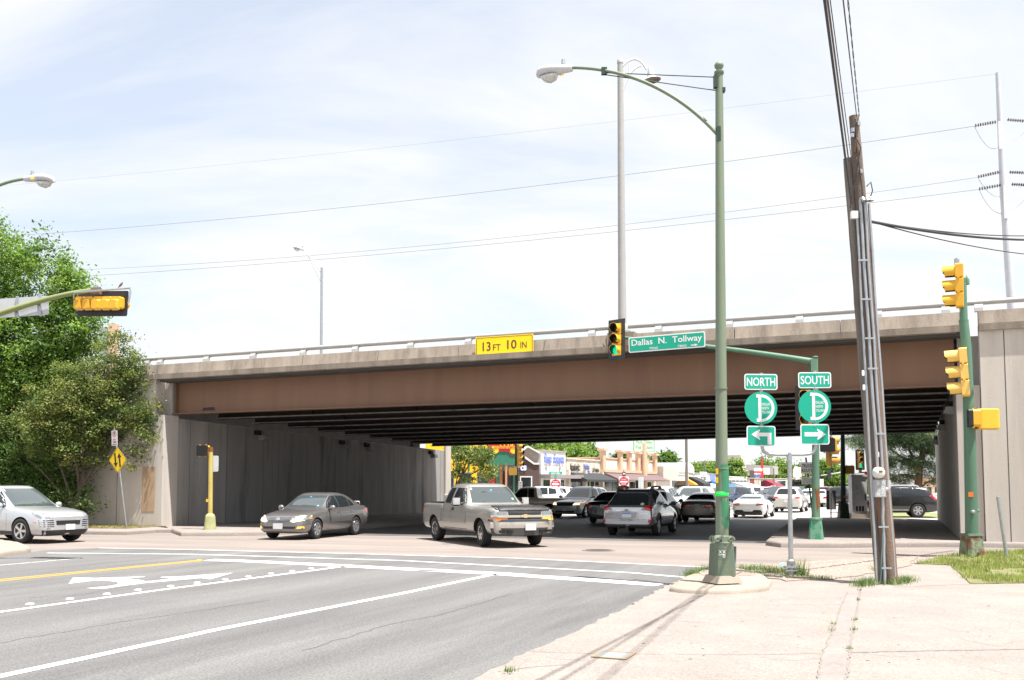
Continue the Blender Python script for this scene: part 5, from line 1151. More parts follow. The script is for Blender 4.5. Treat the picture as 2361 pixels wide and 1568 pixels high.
def pickup():
    wb = 3.55; S, xf, xr = pickup_stations(5.6, 1.98, 1.80, wb, .98, .34, 1.16, 1.12, 1.17, .82, .28, -.98, 1.2)
    pm = paint('pewter', (.37, .358, .335), .45, .34)
    c = Car('pickup_truck', 'pewter tan extended-cab pickup truck turning across the intersection', 'pickup truck', S, wb, .375, 1.98, pm, arch=.075)
    c.wheels(6, M_chrome, .58, .25, -8, .05, .11)
    c.panel('windscreen', [(-.76, 1.22), (.76, 1.22), (.7, 1.48), (.64, 1.69), (-.64, 1.69), (-.7, 1.48)], 'front', M_wglass, .004)
    c.panel('side_window', [(.72, 1.21), (.5, 1.45), (.3, 1.65), (-.28, 1.67), (-.3, 1.19)], 'side', M_cglass)
    c.panel('side_window', [(-.42, 1.2), (-.4, 1.67), (-.78, 1.66), (-.88, 1.22)], 'side', M_cglass)
    c.panel('rear_window', [(-.6, 1.3), (.6, 1.3), (.56, 1.66), (-.56, 1.66)], 'rear', M_cglass, .004)
    for s in (1, -1):
        c.panel('headlight', [(s*.56, .89), (s*.92, .89), (s*.93, 1.02), (s*.56, 1.02)], 'front', M_hlamp, .012)
        c.panel('turn_light', [(s*.56, .76), (s*.92, .76), (s*.92, .85), (s*.56, .85)], 'front', M_alit if s > 0 else M_amber, .012)
        c.panel('headlight', [(xf-.2, .89), (xf-.02, .89), (xf-.02, 1.02), (xf-.2, 1.02)], 'left' if s > 0 else 'right', M_hlamp, .012)
        c.panel('turn_light', [(xf-.2, .76), (xf-.02, .76), (xf-.02, .85), (xf-.2, .85)], 'left' if s > 0 else 'right', M_amber, .012)
    c.panel('grille', [(-.5, .9), (.5, .9), (.52, 1.02), (-.52, 1.02)], 'front', M_trim, .006); c.panel('grille', [(-.5, .75), (.5, .75), (.52, .83), (-.52, .83)], 'front', M_trim, .006)
    c.panel('grille_bar', [(-.94, .845), (.94, .845), (.94, .905), (-.94, .905)], 'front', mat('champagne_bar', (.6, .57, .5), .3, metal=.6, var=.03), .028)
    c.panel('grille_mesh', [[(-.5, z), (.5, z), (.5, z+.012), (-.5, z+.012)] for z in (.775, .8, .935, .965, .995)] + [[(y, .92), (y+.012, .92), (y+.012, 1.01), (y, 1.01)] for y in np.arange(-.44, .45, .12)], 'front', M_trimg, .012)
    mb = MB(); F = frame((xf+.035, 0, .875), (0, 1, 0), (-.05, 0, 1)); mb.poly(F, [(-.15, -.012), (-.13, .035), (-.055, .035), (-.05, .055), (.05, .055), (.055, .035), (.15, .035), (.13, -.025), (.055, -.025), (.045, -.05), (-.05, -.05), (-.055, -.03), (-.14, -.03)], 0, .02); c.part('emblem', mb, flat('gold_emblem', (.6, .5, .32), .3, .5))
    c.panel('hood_deflector', [(-.78, 1.03), (.78, 1.03), (.84, 1.07), (.78, 1.14), (-.78, 1.14), (-.84, 1.07)], 'front', M_trim, .035)
    mb = MB(); n = 14
    ys = [(-1.0+2.0*k/n) for k in range(n+1)]; xs = [xf+.1-.22*abs(y)**3-.03*y*y for y in ys]
    for z0_, z1_, mm, dx in ((.55, .74, 0, 0),):
        vs = [(x, y, z) for x, y in zip(xs, ys) for z in (z0_, (z0_+z1_)/2, z1_)]; vs = [(v[0]+(.02 if abs(v[2]-.645) < .01 else 0), v[1], v[2]) for v in vs]
        mb.add(vs, [[3*k+j, 3*k+3+j, 3*k+4+j, 3*k+1+j] for k in range(n) for j in range(2)], 0, True)
        mb.add([(x-.16, y, z1_) for x, y in zip(xs, ys)]+[(x, y, z1_) for x, y in zip(xs, ys)], [[k, k+1, n+2+k, n+1+k] for k in range(n)])
    bp = c.part('bumper', mb, mat('bumper_chrome', (.66, .63, .58), .2, metal=.85, var=.02))
    mb = MB(); mb.add([(x+.012, y, z) for x, y in zip(xs, ys) for z in (.725, .785)], [[2*k, 2*k+2, 2*k+3, 2*k+1] for k in range(n)]); mb.add([(x+.012, y, .785) for x, y in zip(xs, ys)]+[(x-.16, y, .8) for x, y in zip(xs, ys)], [[k, k+1, n+2+k, n+1+k] for k in range(n)]); mb.add([(x-.16, y, z) for x, y in zip(xs, ys) for z in (.742, .80)], [[2*k, 2*k+2, 2*k+3, 2*k+1] for k in range(n)]); mb.add([(x+.004, y, z) for x, y in zip(xs, ys) for z in (.74, .755)]+[(x-.1, y, .77) for x, y in zip(xs, ys)], [[2*k, 2*k+2, 2*k+3, 2*k+1] for k in range(n)] + [[2*k+1, 2*k+3, 2*n+2+k+1, 2*n+2+k] for k in range(n)], 0); c.part('bumper_pad', mb, M_trimg, bp)
    mb = MB(); vs = [(x-.02*(z < .42), y*(.93 if z < .42 else 1), z) for x, y in zip(xs, ys) for z in (.34, .56)]; mb.add(vs, [[2*k, 2*k+2, 2*k+3, 2*k+1] for k in range(n)], 0, True); c.part('valance', mb, mat('valance_grey', (.055, .054, .052), .6, var=.08), bp)
    mb = MB()
    for s in (1, -1):
        for y in (.5, .72): mb.box((xf+.09-.1*y**3, s*y, .46), (.05, .17, .07))
    c.part('air_slot', mb, M_well, bp)
    mb = MB(); mb.rect(frame((xf+.13, .12, .575), (0, 1, 0)), 0, 0, .33, .18, 0, .01, 0, .02); c.part('license_plate', mb, M_plate)
    for s, nm in ((1, 'left'), (-1, 'right')):
        mb = MB(); mb.box((.52, s*1.14, 1.27), (.12, .24, .2), None, 0, 1, .03); o = c.part('mirror', mb, M_chrome); mb = MB(); mb.tube([(.5, s*.92, 1.2), (.5, s*1.08, 1.19)], .04, 8); mb.box((.49, s*1.14, 1.15), (.09, .2, .04)); c.part('mirror_arm', mb, M_trim, o)
    c.panel('door_handle', rrect(-.18, 1.03, .17, .09, .03), 'side', M_trim, .008); 
    c.seam([[(.78, 1.15), (.82, .8), (.8, .46)], [(-.33, 1.18), (-.36, .46)], [(-.93, 1.16), (-.96, .46)], [(.8, .46), (-.96, .46)]], .016); c.seam([[(-1.1, 1.2), (-1.12, .48)]], .032)
    c.panel('side_moulding', [(.74, .64), (-.92, .64), (-.92, .74), (.74, .74)], 'side', mat('paint_pewter_trim', (.3, .28, .24), .5, .2, var=.03), .015)
    c.panel('side_moulding', [(-1.14, .66), (-1.34, .66), (-1.34, .74), (-1.14, .74)], 'side', mat('paint_pewter_trim', (.3, .28, .24)), .015)
    c.panel('tail_light', [(xr+.0, .82), (xr+.14, .82), (xr+.14, 1.14), (xr+.0, 1.14)], 'side', M_tail, .008)
    for s in (1, -1): c.panel('tail_light', [(s*.8, .82), (s*.95, .82), (s*.95, 1.14), (s*.8, 1.14)], 'rear', M_tail, .008)
    mb = MB(); mb.box((xr-.06, 0, .6), (.16, 1.8, .18), None, 0, 1, .03); c.part('rear_bumper', mb, M_trimg)
    mb = MB(); mb.box(((xr-.98-.12)/2, 0, 1.212), (abs(xr+1.3), 1.66, .006)); c.part('bed_liner', mb, M_trim)
    mb = MB(); mb.tube([(.62, -.3, 1.215), (.55, -.05, 1.235), (.5, .0, 1.235)], .008, 4); mb.tube([(.62, .4, 1.215), (.55, .65, 1.24), (.52, .68, 1.24)], .008, 4); c.part('wiper', mb, M_trim)
    mb = MB(); mb.tube([(.95, -.9, 1.15), (.9, -.92, 1.9)], .004, 4); c.part('aerial', mb, M_trim)
    c.panel('toll_tag', [(-.02, 1.58), (.04, 1.58), (.04, 1.61), (-.02, 1.61)], 'front', flat('tag_blue', (.03, .3, .75), .5), .007)
    c.panel('inspection_sticker', [(.6, 1.3), (.66, 1.3), (.65, 1.36), (.59, 1.36)], 'front', flat('sticker_green', (.2, .5, .3), .5), .007)
    return c
c = pickup(); pk = place(c, (1110, 1260), (1, -1), R(-64))
# white tool box riding in the bed
M3 = Matrix.Translation(pk.location) @ Matrix.Rotation(R(-64), 4, 'Z')
t = thing('tool_box', 'grey white lidded box riding in the bed of the tan pickup', 'tool box', M3 @ Vector((-1.42, .0, 1.215)), R(-64))
mb = MB(); mb.box((0, 0, .11), (.4, 1.3, .2)); 
for k in range(3): mb.box((0, 0, .05+.05*k), (.41, 1.31, .012))
mb.build('box', flat('box_plastic', (.5, .49, .46), .6), t, local=True); mb = MB(); mb.box((0, 0, .235), (.44, 1.34, .05), None, 0, .97, .02); mb.build('lid', flat('lid_plastic', (.58, .57, .54), .6), t, local=True)
# ---------------------------------------------------------------- silver SUV at the left edge
def silver_suv():
    S, xf, xr = body_stations(4.78, 1.93, 1.75, 2.855, .93, .21, 1.1, .92, 1.08, .74, -.1, -1.3, -1.85, 1.1, .95, kind='suv', wtop=.68)
    pm = paint('silver', (.52, .54, .57), .5, .32)
    c = Car('sport_utility_vehicle', 'silver sport utility car with slatted air intakes entering from the left edge', 'suv', S, 2.855, .375, 1.93, pm, arch=.05)
    c.wheels(5, M_rim, .66, .25, 4, .02, .08)
    c.panel('windscreen', [(-.7, 1.1), (.7, 1.1), (.64, 1.42), (.57, 1.64), (-.57, 1.64), (-.64, 1.42)], 'front', M_wglass, .004)
    c.panel('side_window', [(.66, 1.09), (.35, 1.36), (.05, 1.57), (-.3, 1.6), (-.32, 1.1)], 'side', M_cglass); c.panel('side_window', [(-.38, 1.1), (-.36, 1.6), (-1.1, 1.58), (-1.2, 1.12)], 'side', M_cglass); c.panel('side_window', [(-1.26, 1.13), (-1.18, 1.57), (-1.7, 1.46), (-1.8, 1.2)], 'side', M_cglass)
    c.panel('sunroof', rrect(-.55, 0, .7, .95, .08), 'top', M_cglass, .003)
    for s in (1, -1):
        c.panel('headlight', [(s*.5, .76), (s*.72, .735), (s*.8, .84), (s*.76, .92), (s*.66, .9), (s*.56, .84)], 'front', M_hlamp, .006)
        c.panel('headlight', [(1.8, .93), (2.05, .8), (2.2, .74), (2.2, .8), (2.0, .92)], 'left' if s > 0 else 'right', M_hlamp, .006)
        c.panel('air_intake', [(s*.48, .5), (s*.84, .5), (s*.86, .7), (s*.5, .7)], 'front', M_trim, .004)
        c.panel('intake_slat', [[(s*.48, z), (s*.86, z), (s*.86, z+.028), (s*.48, z+.028)] for z in (.52, .58, .64)], 'front', pm, .014)
        c.panel('fog_light', [(s*.6, .42), (s*.7, .42), (s*.7, .47), (s*.6, .47)], 'front', M_hlamp, .006)
        c.panel('marker_light', [(1.98, .64), (2.08, .62), (2.08, .65), (1.98, .67)], 'left' if s > 0 else 'right', M_amber, .006)
    c.panel('grille', [(-.4, .55), (.4, .55), (.42, .68), (-.42, .68)], 'front', M_trim, .006)
    c.panel('lower_lip', [(-.86, .24), (.86, .24), (.9, .4), (-.9, .4)], 'front', M_trim, .008)
    mb = MB(); mb.rect(frame((xf+.02, .05, .48), (0, 1, 0)), 0, 0, .33, .17, 0, .01, 0, .02); c.part('license_plate', mb, M_plate)
    mb = MB(); mb.rect(frame((xf-.07, 0, .82), (0, 1, 0), (-1, 0, .9)), 0, 0, .06, .08, 0.03, .04, 0, .02); c.part('emblem', mb, flat('crest_gold', (.5, .35, .12), .4, .3))
    c.mirrors(.56, 1.13, .9, pm); c.handle(-.15, .96, pm); c.handle(-1.05, .97, pm)
    c.seam([[(.75, 1.04), (.8, .7), (.76, .4)], [(-.35, 1.1), (-.38, .4)], [(.76, .38), (-.95, .38)]])
    c.panel('sill', [(1.0, .28), (-1.0, .28), (-1.0, .36), (1.0, .36)], 'side', M_trimg, .006)
    for s in (1, -1): c.panel('tail_light', [(s*.6, .92), (s*.9, .92), (s*.86, 1.06), (s*.6, 1.06)], 'rear', M_tail, .006)
    c.panel('rear_window', [(-.6, 1.2), (.6, 1.2), (.52, 1.52), (-.52, 1.52)], 'rear', M_cglass, .004)
    return c
c = silver_suv(); place(c, (50, 1253), (1, -1), R(-27))
# ---------------------------------------------------------------- silver wagon seen from behind under the overpass
def wagon():
    S, xf, xr = body_stations(4.78, 1.82, 1.62, 2.745, .96, .25, 1.02, .8, 1.0, .78, .02, -1.2, -1.78, 1.1, .98, kind='suv', wtop=.7)
    pm = paint('wagon_silver', (.5, .52, .56), .85, .24)
    c = Car('station_wagon', 'silver station wagon with dark roof rails seen from behind under the overpass', 'car', S, 2.745, .345, 1.82, pm, arch=.06)
    c.wheels(6, M_rim, .64, .22, 0, .02)
    c.panel('rear_window', [(-.7, 1.06), (.7, 1.06), (.66, 1.2), (.575, 1.47), (-.575, 1.47), (-.66, 1.2)], 'rear', M_cglass, .008)
    c.panel('windscreen', [(-.66, 1.06), (.66, 1.06), (.55, 1.52), (-.55, 1.52)], 'front', M_wglass, .004)
    c.panel('side_window', [(.66, 1.03), (.3, 1.36), (.05, 1.5), (-.24, 1.52), (-.26, 1.04)], 'side', M_cglass); c.panel('side_window', [(-.31, 1.04), (-.29, 1.52), (-1.0, 1.51), (-1.05, 1.05)], 'side', M_cglass); c.panel('side_window', [(-1.1, 1.06), (-1.05, 1.5), (-1.5, 1.45), (-1.62, 1.12)], 'side', M_cglass)
    for s in (1, -1):
        c.panel('tail_light', [(s*.5, .93), (s*.84, .86), (s*.87, .95), (s*.85, 1.04), (s*.6, .99)], 'rear', M_tail, .012)
        c.panel('reverse_light', [(s*.5, .9), (s*.62, .88), (s*.64, .94), (s*.52, .95)], 'rear', M_hlamp, .015)
        c.panel('tail_light', [(xr+.04, .88), (xr+.3, .95), (xr+.34, 1.05), (xr+.1, 1.06)], 'left' if s > 0 else 'right', M_tail, .01)
        c.panel('reflector', [(s*.74, .47), (s*.82, .48), (s*.83, .6), (s*.75, .6)], 'rear', M_tail, .03)
        mb = MB(); mb.tube([(.2, s*.6, 1.62), (.1, s*.61, 1.69), (-.3, s*.61, 1.705), (-1.1, s*.6, 1.69), (-1.25, s*.58, 1.6)], [.03, .035, .03, .035, .03], 8); mb.box((-1.12, s*.6, 1.645), (.24, .1, .1), None, 0, .8); mb.box((.12, s*.6, 1.65), (.2, .1, .09), None, 0, .8); c.part('roof_rail', mb, M_trim)
    c.panel('license_recess', [(-.3, .63), (.3, .63), (.36, .82), (-.36, .82)], 'rear', mat('paint_recess', (.34, .36, .39), .4, .4, var=.02), .004)
    mb = MB(); mb.rect(frame((xr-.0, 0, .73), (0, -1, 0)), 0, 0, .31, .165, 0, .014, 0, .02); pl_ = c.part('license_plate', mb, M_plate); mb = MB(); mb.rect(frame((xr-.0, 0, .73), (0, -1, 0)), 0, .06, .3, .04, .014, .016); c.part('plate_band', mb, flat('plate_blue', (.1, .2, .55), .5), pl_)
    mb = MB(); mb.poly(frame((xr-.01, 0, .905), (0, -1, 0)), circ(0, 0, .07, 20, .035), 0, .02); c.part('emblem', mb, M_chrome)
    c.panel('garnish', [(-.34, .865), (.34, .865), (.36, .885), (-.36, .885)], 'rear', M_chrome, .014)
    c.panel('rear_bumper', [(-.86, .43), (.86, .43), (.87, .6), (.72, .6), (.62, .52), (-.62, .52), (-.72, .6), (-.87, .6)], 'rear', mat('paint_bumper_light', (.5, .52, .55), .4, .4, var=.02), .025)
    c.panel('bumper_skirt', [(-.8, .26), (.8, .26), (.86, .42), (-.86, .42)], 'rear', M_trimg, .012)
    c.panel('hatch_seam', [[(-.66, .535), (.66, .535), (.66, .545), (-.66, .545)]], 'rear', M_trim, .005)
    c.panel('badge', [[(.45, .77), (.72, .77), (.72, .785), (.45, .785)], [(-.72, .77), (-.45, .77), (-.45, .785), (-.72, .785)]], 'rear', M_chrome, .007)
    c.panel('sticker', circ(-.5, 1.1, .06, 16, .04), 'rear', flat('sticker_pale', (.55, .6, .4), .5), .012); c.panel('spoiler', [(-.56, 1.5), (.56, 1.5), (.54, 1.56), (-.54, 1.56)], 'rear', M_trim, .05)
    c.panel('cladding', [(1.0, .27), (-1.0, .27), (-1.0, .4), (1.0, .4)], 'side', M_trim, .008); c.panel('wheel_trim', [circarc(-2.745/2, .345, .47, 0, 180)+circarc(-2.745/2, .345, .405, 180, 0)], 'side', M_trim, .006)
    c.panel('chrome_strip', [(.9, .48), (-.9, .48), (-.9, .53), (.9, .53)], 'side', M_rim, .012)
    c.mirrors(.6, 1.08, .87, M_trim); c.handle(-.15, .93, pm); c.handle(-.98, .94, pm); c.seam([[(.74, 1.0), (.76, .4)], [(-.28, 1.03), (-.3, .4)], [(-1.07, 1.02), (-1.1, .75)]])
    for s in (1, -1): c.panel('headlight', [(s*.5, .7), (s*.85, .72), (s*.84, .85), (s*.55, .82)], 'front', M_hlamp, .006)
    mb = MB(); mb.tube([(xr+.25, .3, .3), (xr+.04, .3, .29)], .04, 10); mb.box((xr+.08, 0, .3), (.15, .1, .1)); c.part('tow_hitch', mb, M_trim)
    return c
c = wagon(); HA = math.atan2(SV.y, SV.x); place(c, (1411, 1233), (-1, 1), HA+R(1.5))
# ---------------------------------------------------------------- other traffic: one builder for the common shapes
def common(kind, name, label, pm, group=None, L=4.6, W=1.8, H=1.46, wb=2.7, **k):
    gc = k.get('gc', .2)
    if kind == 'sedan': S, xf, xr = body_stations(L, W, H, wb, .9, gc, .96, .74, .95, .7, -.02, -1.0, -1.72, 1.04, .92, wtop=k.get('wtop', .67)); g = dict(cz=.97, top=H-.09, ws=.7, a=.0, rr=-1.0, bk=-1.68, bz=1.06)
    elif kind == 'coupe': S, xf, xr = body_stations(L, W, H, wb, .85, gc, .88, .64, .88, .5, -.15, -.75, -1.75, .92, .86, kind='coupe', wtop=.6); g = dict(cz=.9, top=H-.08, ws=.5, a=-.12, rr=-.75, bk=-1.6, bz=.97)
    else: S, xf, xr = body_stations(L, W, H, wb, .9, gc, 1.05, .86, 1.05, .75, .02, -1.25, xr_(L, wb)+.35, 1.1, 1.0, kind='suv', wtop=k.get('wtop', .7)); g = dict(cz=1.08, top=H-.1, ws=.75, a=.05, rr=-1.25, bk=xr_(L, wb)+.35, bz=1.12)
    c = Car(name, label, {'sedan': 'car', 'coupe': 'car', 'suv': 'suv'}[kind], S, wb, k.get('r', .33), W, pm, group, lvl=2)
    c.wheels(k.get('spokes', 5), M_rim, .64, .2, 0)
    h = W/2; cz, tp2 = g['cz'], g['top']; ft = k.get('wtop', .67 if kind != 'coupe' else .6)
    c.panel('windscreen', [(-h*.76, cz+.04), (h*.76, cz+.04), (h*ft*.9, tp2), (-h*ft*.9, tp2)], 'front', M_wglass, .004)
    c.panel('rear_window', [(-h*.7, g['bz']+.06), (h*.7, g['bz']+.06), (h*ft*.86, tp2-.02), (-h*ft*.86, tp2-.02)], 'rear', M_cglass, .004)
    m_ = (g['a']+g['rr'])/2+.05; zt = tp2+.0
    c.panel('side_window', [(g['ws']-.08, cz+.02), ((g['ws']+g['a'])/2-.1, (cz+zt)/2+.05), (g['a']-.05, zt-.02), (m_+.04, zt), (m_+.02, cz+.03)], 'side', M_cglass)
    if kind == 'suv':
        c.panel('side_window', [(m_-.04, cz+.03), (m_-.02, zt), (g['rr']+.1, zt), (g['rr']+.05, cz+.04)], 'side', M_cglass); c.panel('side_window', [(g['rr']-.02, cz+.05), (g['rr']+.04, zt), (g['bk']+.32, zt-.08), (g['bk']+.2, cz+.1)], 'side', M_cglass)
    else: c.panel('side_window', [(m_-.04, cz+.03), (m_-.02, zt), (g['rr']+.1, zt-.03), (g['rr']-.16, (cz+zt)/2+.03), (g['rr']-.32, cz+.07)], 'side', M_cglass)
    c.mirrors(g['ws']-.1, cz+.06, h-.03, k.get('mirror', pm))
    nz = .62 if kind == 'sedan' else (.54 if kind == 'coupe' else .72)
    for s in (1, -1):
        c.panel('headlight', [(s*h*.52, nz-.02), (s*h*.86, nz), (s*h*.92, nz+.1), (s*h*.6, nz+.1)], 'front', k.get('lamp', M_hlamp), .008)
        tz = k.get('tz', .72 if kind == 'sedan' else .68 if kind == 'coupe' else .86)
        c.panel('tail_light', k['tail'](s) if 'tail' in k else [(s*h*.55, tz), (s*h*.9, tz), (s*h*.9, tz+.15), (s*h*.55, tz+.13)], 'rear', M_tail, .01)
    if kind != 'coupe':
        c.panel('grille', [(-h*.42, nz-.05), (h*.42, nz-.05), (h*.46, nz+.09), (-h*.46, nz+.09)], 'front', M_trim, .008)
        c.panel('lower_bumper', [(-h*.8, gc+.02), (h*.8, gc+.02), (h*.86, gc+.16), (-h*.86, gc+.16)], 'rear', M_trimg, .008)
        c.panel('grille', [(-h*.6, gc+.1), (h*.6, gc+.1), (h*.62, gc+.2), (-h*.62, gc+.2)], 'front', M_trim, .006)
    pz = k.get('pz', .62 if kind != 'suv' else .74)
    mb = MB(); mb.rect(frame((xr-.01, 0, pz), (0, -1, 0)), 0, 0, .3, .16, 0, .02, 0, .02); c.part('license_plate', mb, M_plate)
    mb = MB(); mb.rect(frame((xf+.012, 0, .46), (0, 1, 0)), 0, 0, .3, .16, 0, .01, 0, .02); c.part('license_plate', mb, M_plate)
    c.seam([[(g['ws']-.02, cz-.05), (g['ws']+.04, gc+.16)], [(m_, cz), (m_-.02, gc+.16)]]); c.handle(m_+.15, cz-.12, pm, .18)
    c.xf, c.xr, c.h = xf, xr, h
    return c
def xr_(L, wb): return wb/2+.9-L
PB, PW, PS, PG, PT = paint('black', (.012, .013, .015), .2, .25), paint('white', (.72, .72, .7), 0., .3), paint('mid_silver', (.45, .46, .475), .12, .35), paint('dark_grey', (.06, .062, .068), .5, .3), paint('champagne', (.38, .33, .25), .4, .35)
PR, PBL = paint('dark_red', (.2, .015, .02), .3, .3), paint('navy', (.03, .05, .11), .4, .3)
def rearmid(px, py, heading, c, kx=None):                        # rear-axle middle on a ground pixel
    p = P(px, py); kx = kx if kx is not None else -c.wb/2; c.put(p - Matrix.Rotation(heading, 3, 'Z') @ Vector((kx, 0, 0)), heading); return c.t
# black saloon left of the wagon
c = common('sedan', 'sedan', 'dark blue black sedan in the shade just left of the silver wagon', paint('ink', (.014, .017, .022), .3, .25), tail=lambda s: [(s*.5, .78), (s*.86, .74), (s*.86, .93), (s*.62, .92)], H=1.47, tz=.75, pz=.8)
rearmid(1405, 1206.5, HA+R(1), c)
# gold saloon right of the wagon
pg = paint('gold_beige', (.24, .215, .175), .4, .35)
c = common('sedan', 'sedan', 'older gold beige sedan with a wide tail light band right of the silver wagon', pg, tz=.72, W=1.79, H=1.42, tail=lambda s: [(s*.27, .73), (s*.84, .73), (s*.84, .87), (s*.27, .87)], pz=.8)
for s in (1, -1):
    c.panel('reverse_light', [(s*.4, .76), (s*.55, .76), (s*.55, .84), (s*.4, .84)], 'rear', M_amber, .014); c.panel('tail_lens', [(s*.57, .78), (s*.63, .78), (s*.63, .83), (s*.57, .83)], 'rear', M_hlamp, .014)
c.panel('rear_bumper', [(-.84, .45), (.84, .45), (.86, .64), (-.86, .64)], 'rear', pg, .03); rearmid(1618, 1203.8, HA+R(.5), c)
# silver SUV facing us with its lamps on
c = common('suv', 'sport_utility_vehicle', 'grey SUV with glowing orange headlamps facing out of the street', PS, L=4.7, W=1.84, H=1.70, wb=2.71, r=.36, lamp=M_hlit)
p = P(1318, 1193.5); HB = HA+math.pi
for s in (1, -1): c.panel('turn_light', [(s*.74, .8), (s*.86, .82), (s*.86, .9), (s*.76, .88)], 'front', M_alit, .014); mb = MB(); mb.tube([(.0, s*.62, 1.68), (-.2, s*.63, 1.74), (-1.0, s*.62, 1.74), (-1.2, s*.6, 1.67)], .025, 6); c.part('roof_rail', mb, M_trim)
c.panel('grille', [(-.46, .66), (.46, .66), (.52, .86), (-.52, .86)], 'front', M_trim, .012)
c.put(p - Matrix.Rotation(HB-R(6), 3, 'Z') @ Vector((c.wb/2, 0, 0)), HB-R(6))
# silver hatchback ahead of the wagon
c = common('sedan', 'hatchback', 'silver small car mostly hidden ahead of the silver wagon', PS, L=4.3, W=1.75, H=1.5, wb=2.6, mirror=M_trim); place(c, (1568, 1203), (1, -1), HA+R(2))
# white sports coupe
c = common('coupe', 'sports_coupe', 'low white sports coupe with twin exhausts driving away in the sun', PW, L=4.38, W=1.86, H=1.26, wb=2.6, r=.34, gc=.14, mirror=M_trim, tail=lambda s: [(s*.42, .74), (s*.86, .7), (s*.88, .76), (s*.5, .8)], pz=.44)
c.panel('diffuser', [(-.72, .2), (.72, .2), (.74, .34), (.66, .44), (.3, .44), (.22, .36), (-.22, .36), (-.3, .44), (-.66, .44), (-.74, .34)], 'rear', M_trim, .012)
for s in (1, -1): mb = MB(); mb.lathe([(.055, 0), (.055, .05), (.04, .05), (.035, .0)], frame((c.xr-.01, s*.62, .28), (0, -1, 0)), 14); c.part('exhaust', mb, M_chrome)
rearmid(1731, 1193.5, HA, c)
# pale SUV further on
c = common('suv', 'sport_utility_vehicle', 'pale champagne SUV driving away behind the grey sign post', paint('pearl', (.55, .53, .49), .25, .35), L=4.75, W=1.88, H=1.68, wb=2.74, r=.37, tail=lambda s: [(s*.5, .95), (s*.9, .9), (s*.9, 1.02), (s*.6, 1.04)])
rearmid(1819, 1180.5, HA-R(1), c)
SUV_T = c.t; 
c = common('sedan', 'sedan', 'white sedan driving away just left of the green mast arm pole', PW, H=1.45, tail=lambda s: [(s*.55, .76), (s*.88, .74), (s*.88, .9), (s*.6, .9)]); rearmid(1865, 1169.5, HA-R(1), c); SED_T = c.t
# black SUV crossing at right
c = common('suv', 'sport_utility_vehicle', 'black SUV crossing behind the utility pole beyond the underpass', PB, L=4.75, W=1.88, H=1.73, wb=2.79, r=.385, gc=.27, tail=lambda s: [(s*.7, .95), (s*.92, .95), (s*.88, 1.25), (s*.7, 1.25)], spokes=6, wtop=.74)
c.panel('tail_light', [(c.xr+.06, .98), (c.xr+.26, 1.0), (c.xr+.3, 1.2), (c.xr+.14, 1.24)], 'side', M_tail, .012); c.panel('chrome_strip', [(.9, .4), (-.9, .4), (-.9, .43), (.9, .43)], 'side', M_rim, .012)
for s in (1, -1): mb = MB(); mb.tube([(.05, s*.64, 1.72), (-.2, s*.65, 1.78), (-1.3, s*.65, 1.78), (-1.5, s*.63, 1.71)], .03, 6); c.part('roof_rail', mb, M_chrome)
c.panel('tail_light', [(c.xr+.02, .95), (c.xr+.16, 1.0), (c.xr+.16, 1.22), (c.xr+.1, 1.25)], 'side', M_tail, .012)
place(c, (2117, 1193.5), (-1, 1), R(166))
# tan pickup waiting at the left
S, xf, xr = pickup_stations(5.0, 1.76, 1.68, 2.98, .85, .3, 1.06, 1.02, 1.08, .72, .24, -.75, 1.08); c = Car('pickup_truck', 'light beige compact pickup waiting behind the bright headlamp SUV', 'pickup truck', S, 2.98, .35, 1.76, paint('beige', (.5, .43, .32), .0, .35), arch=.06)
c.wheels(5, M_rim, .6, .22, 0); c.panel('side_window', [(.62, 1.1), (.3, 1.5), (.1, 1.56), (-.2, 1.57), (-.22, 1.1)], 'side', M_cglass); c.panel('side_window', [(-.28, 1.1), (-.26, 1.57), (-.56, 1.56), (-.62, 1.11)], 'side', M_cglass); c.panel('windscreen', [(-.66, 1.1), (.66, 1.1), (.56, 1.58), (-.56, 1.58)], 'front', M_wglass, .004); c.mirrors(.5, 1.14, .84, M_trim); c.panel('rear_window', [(-.5, 1.2), (.5, 1.2), (.46, 1.55), (-.46, 1.55)], 'rear', M_cglass, .004)
for s in (1, -1): c.panel('headlight', [(s*.5, .82), (s*.8, .82), (s*.8, .94), (s*.5, .94)], 'front', M_hlamp, .01); c.panel('tail_light', [(s*.72, .75), (s*.85, .75), (s*.85, 1.0), (s*.72, 1.0)], 'rear', M_tail, .01)
c.seam([[(.66, 1.05), (.68, .45)], [(-.25, 1.08), (-.26, .45)], [(-.85, 1.06), (-.86, .45)]]); place(c, (1268, 1193), (-1, 1), R(168))
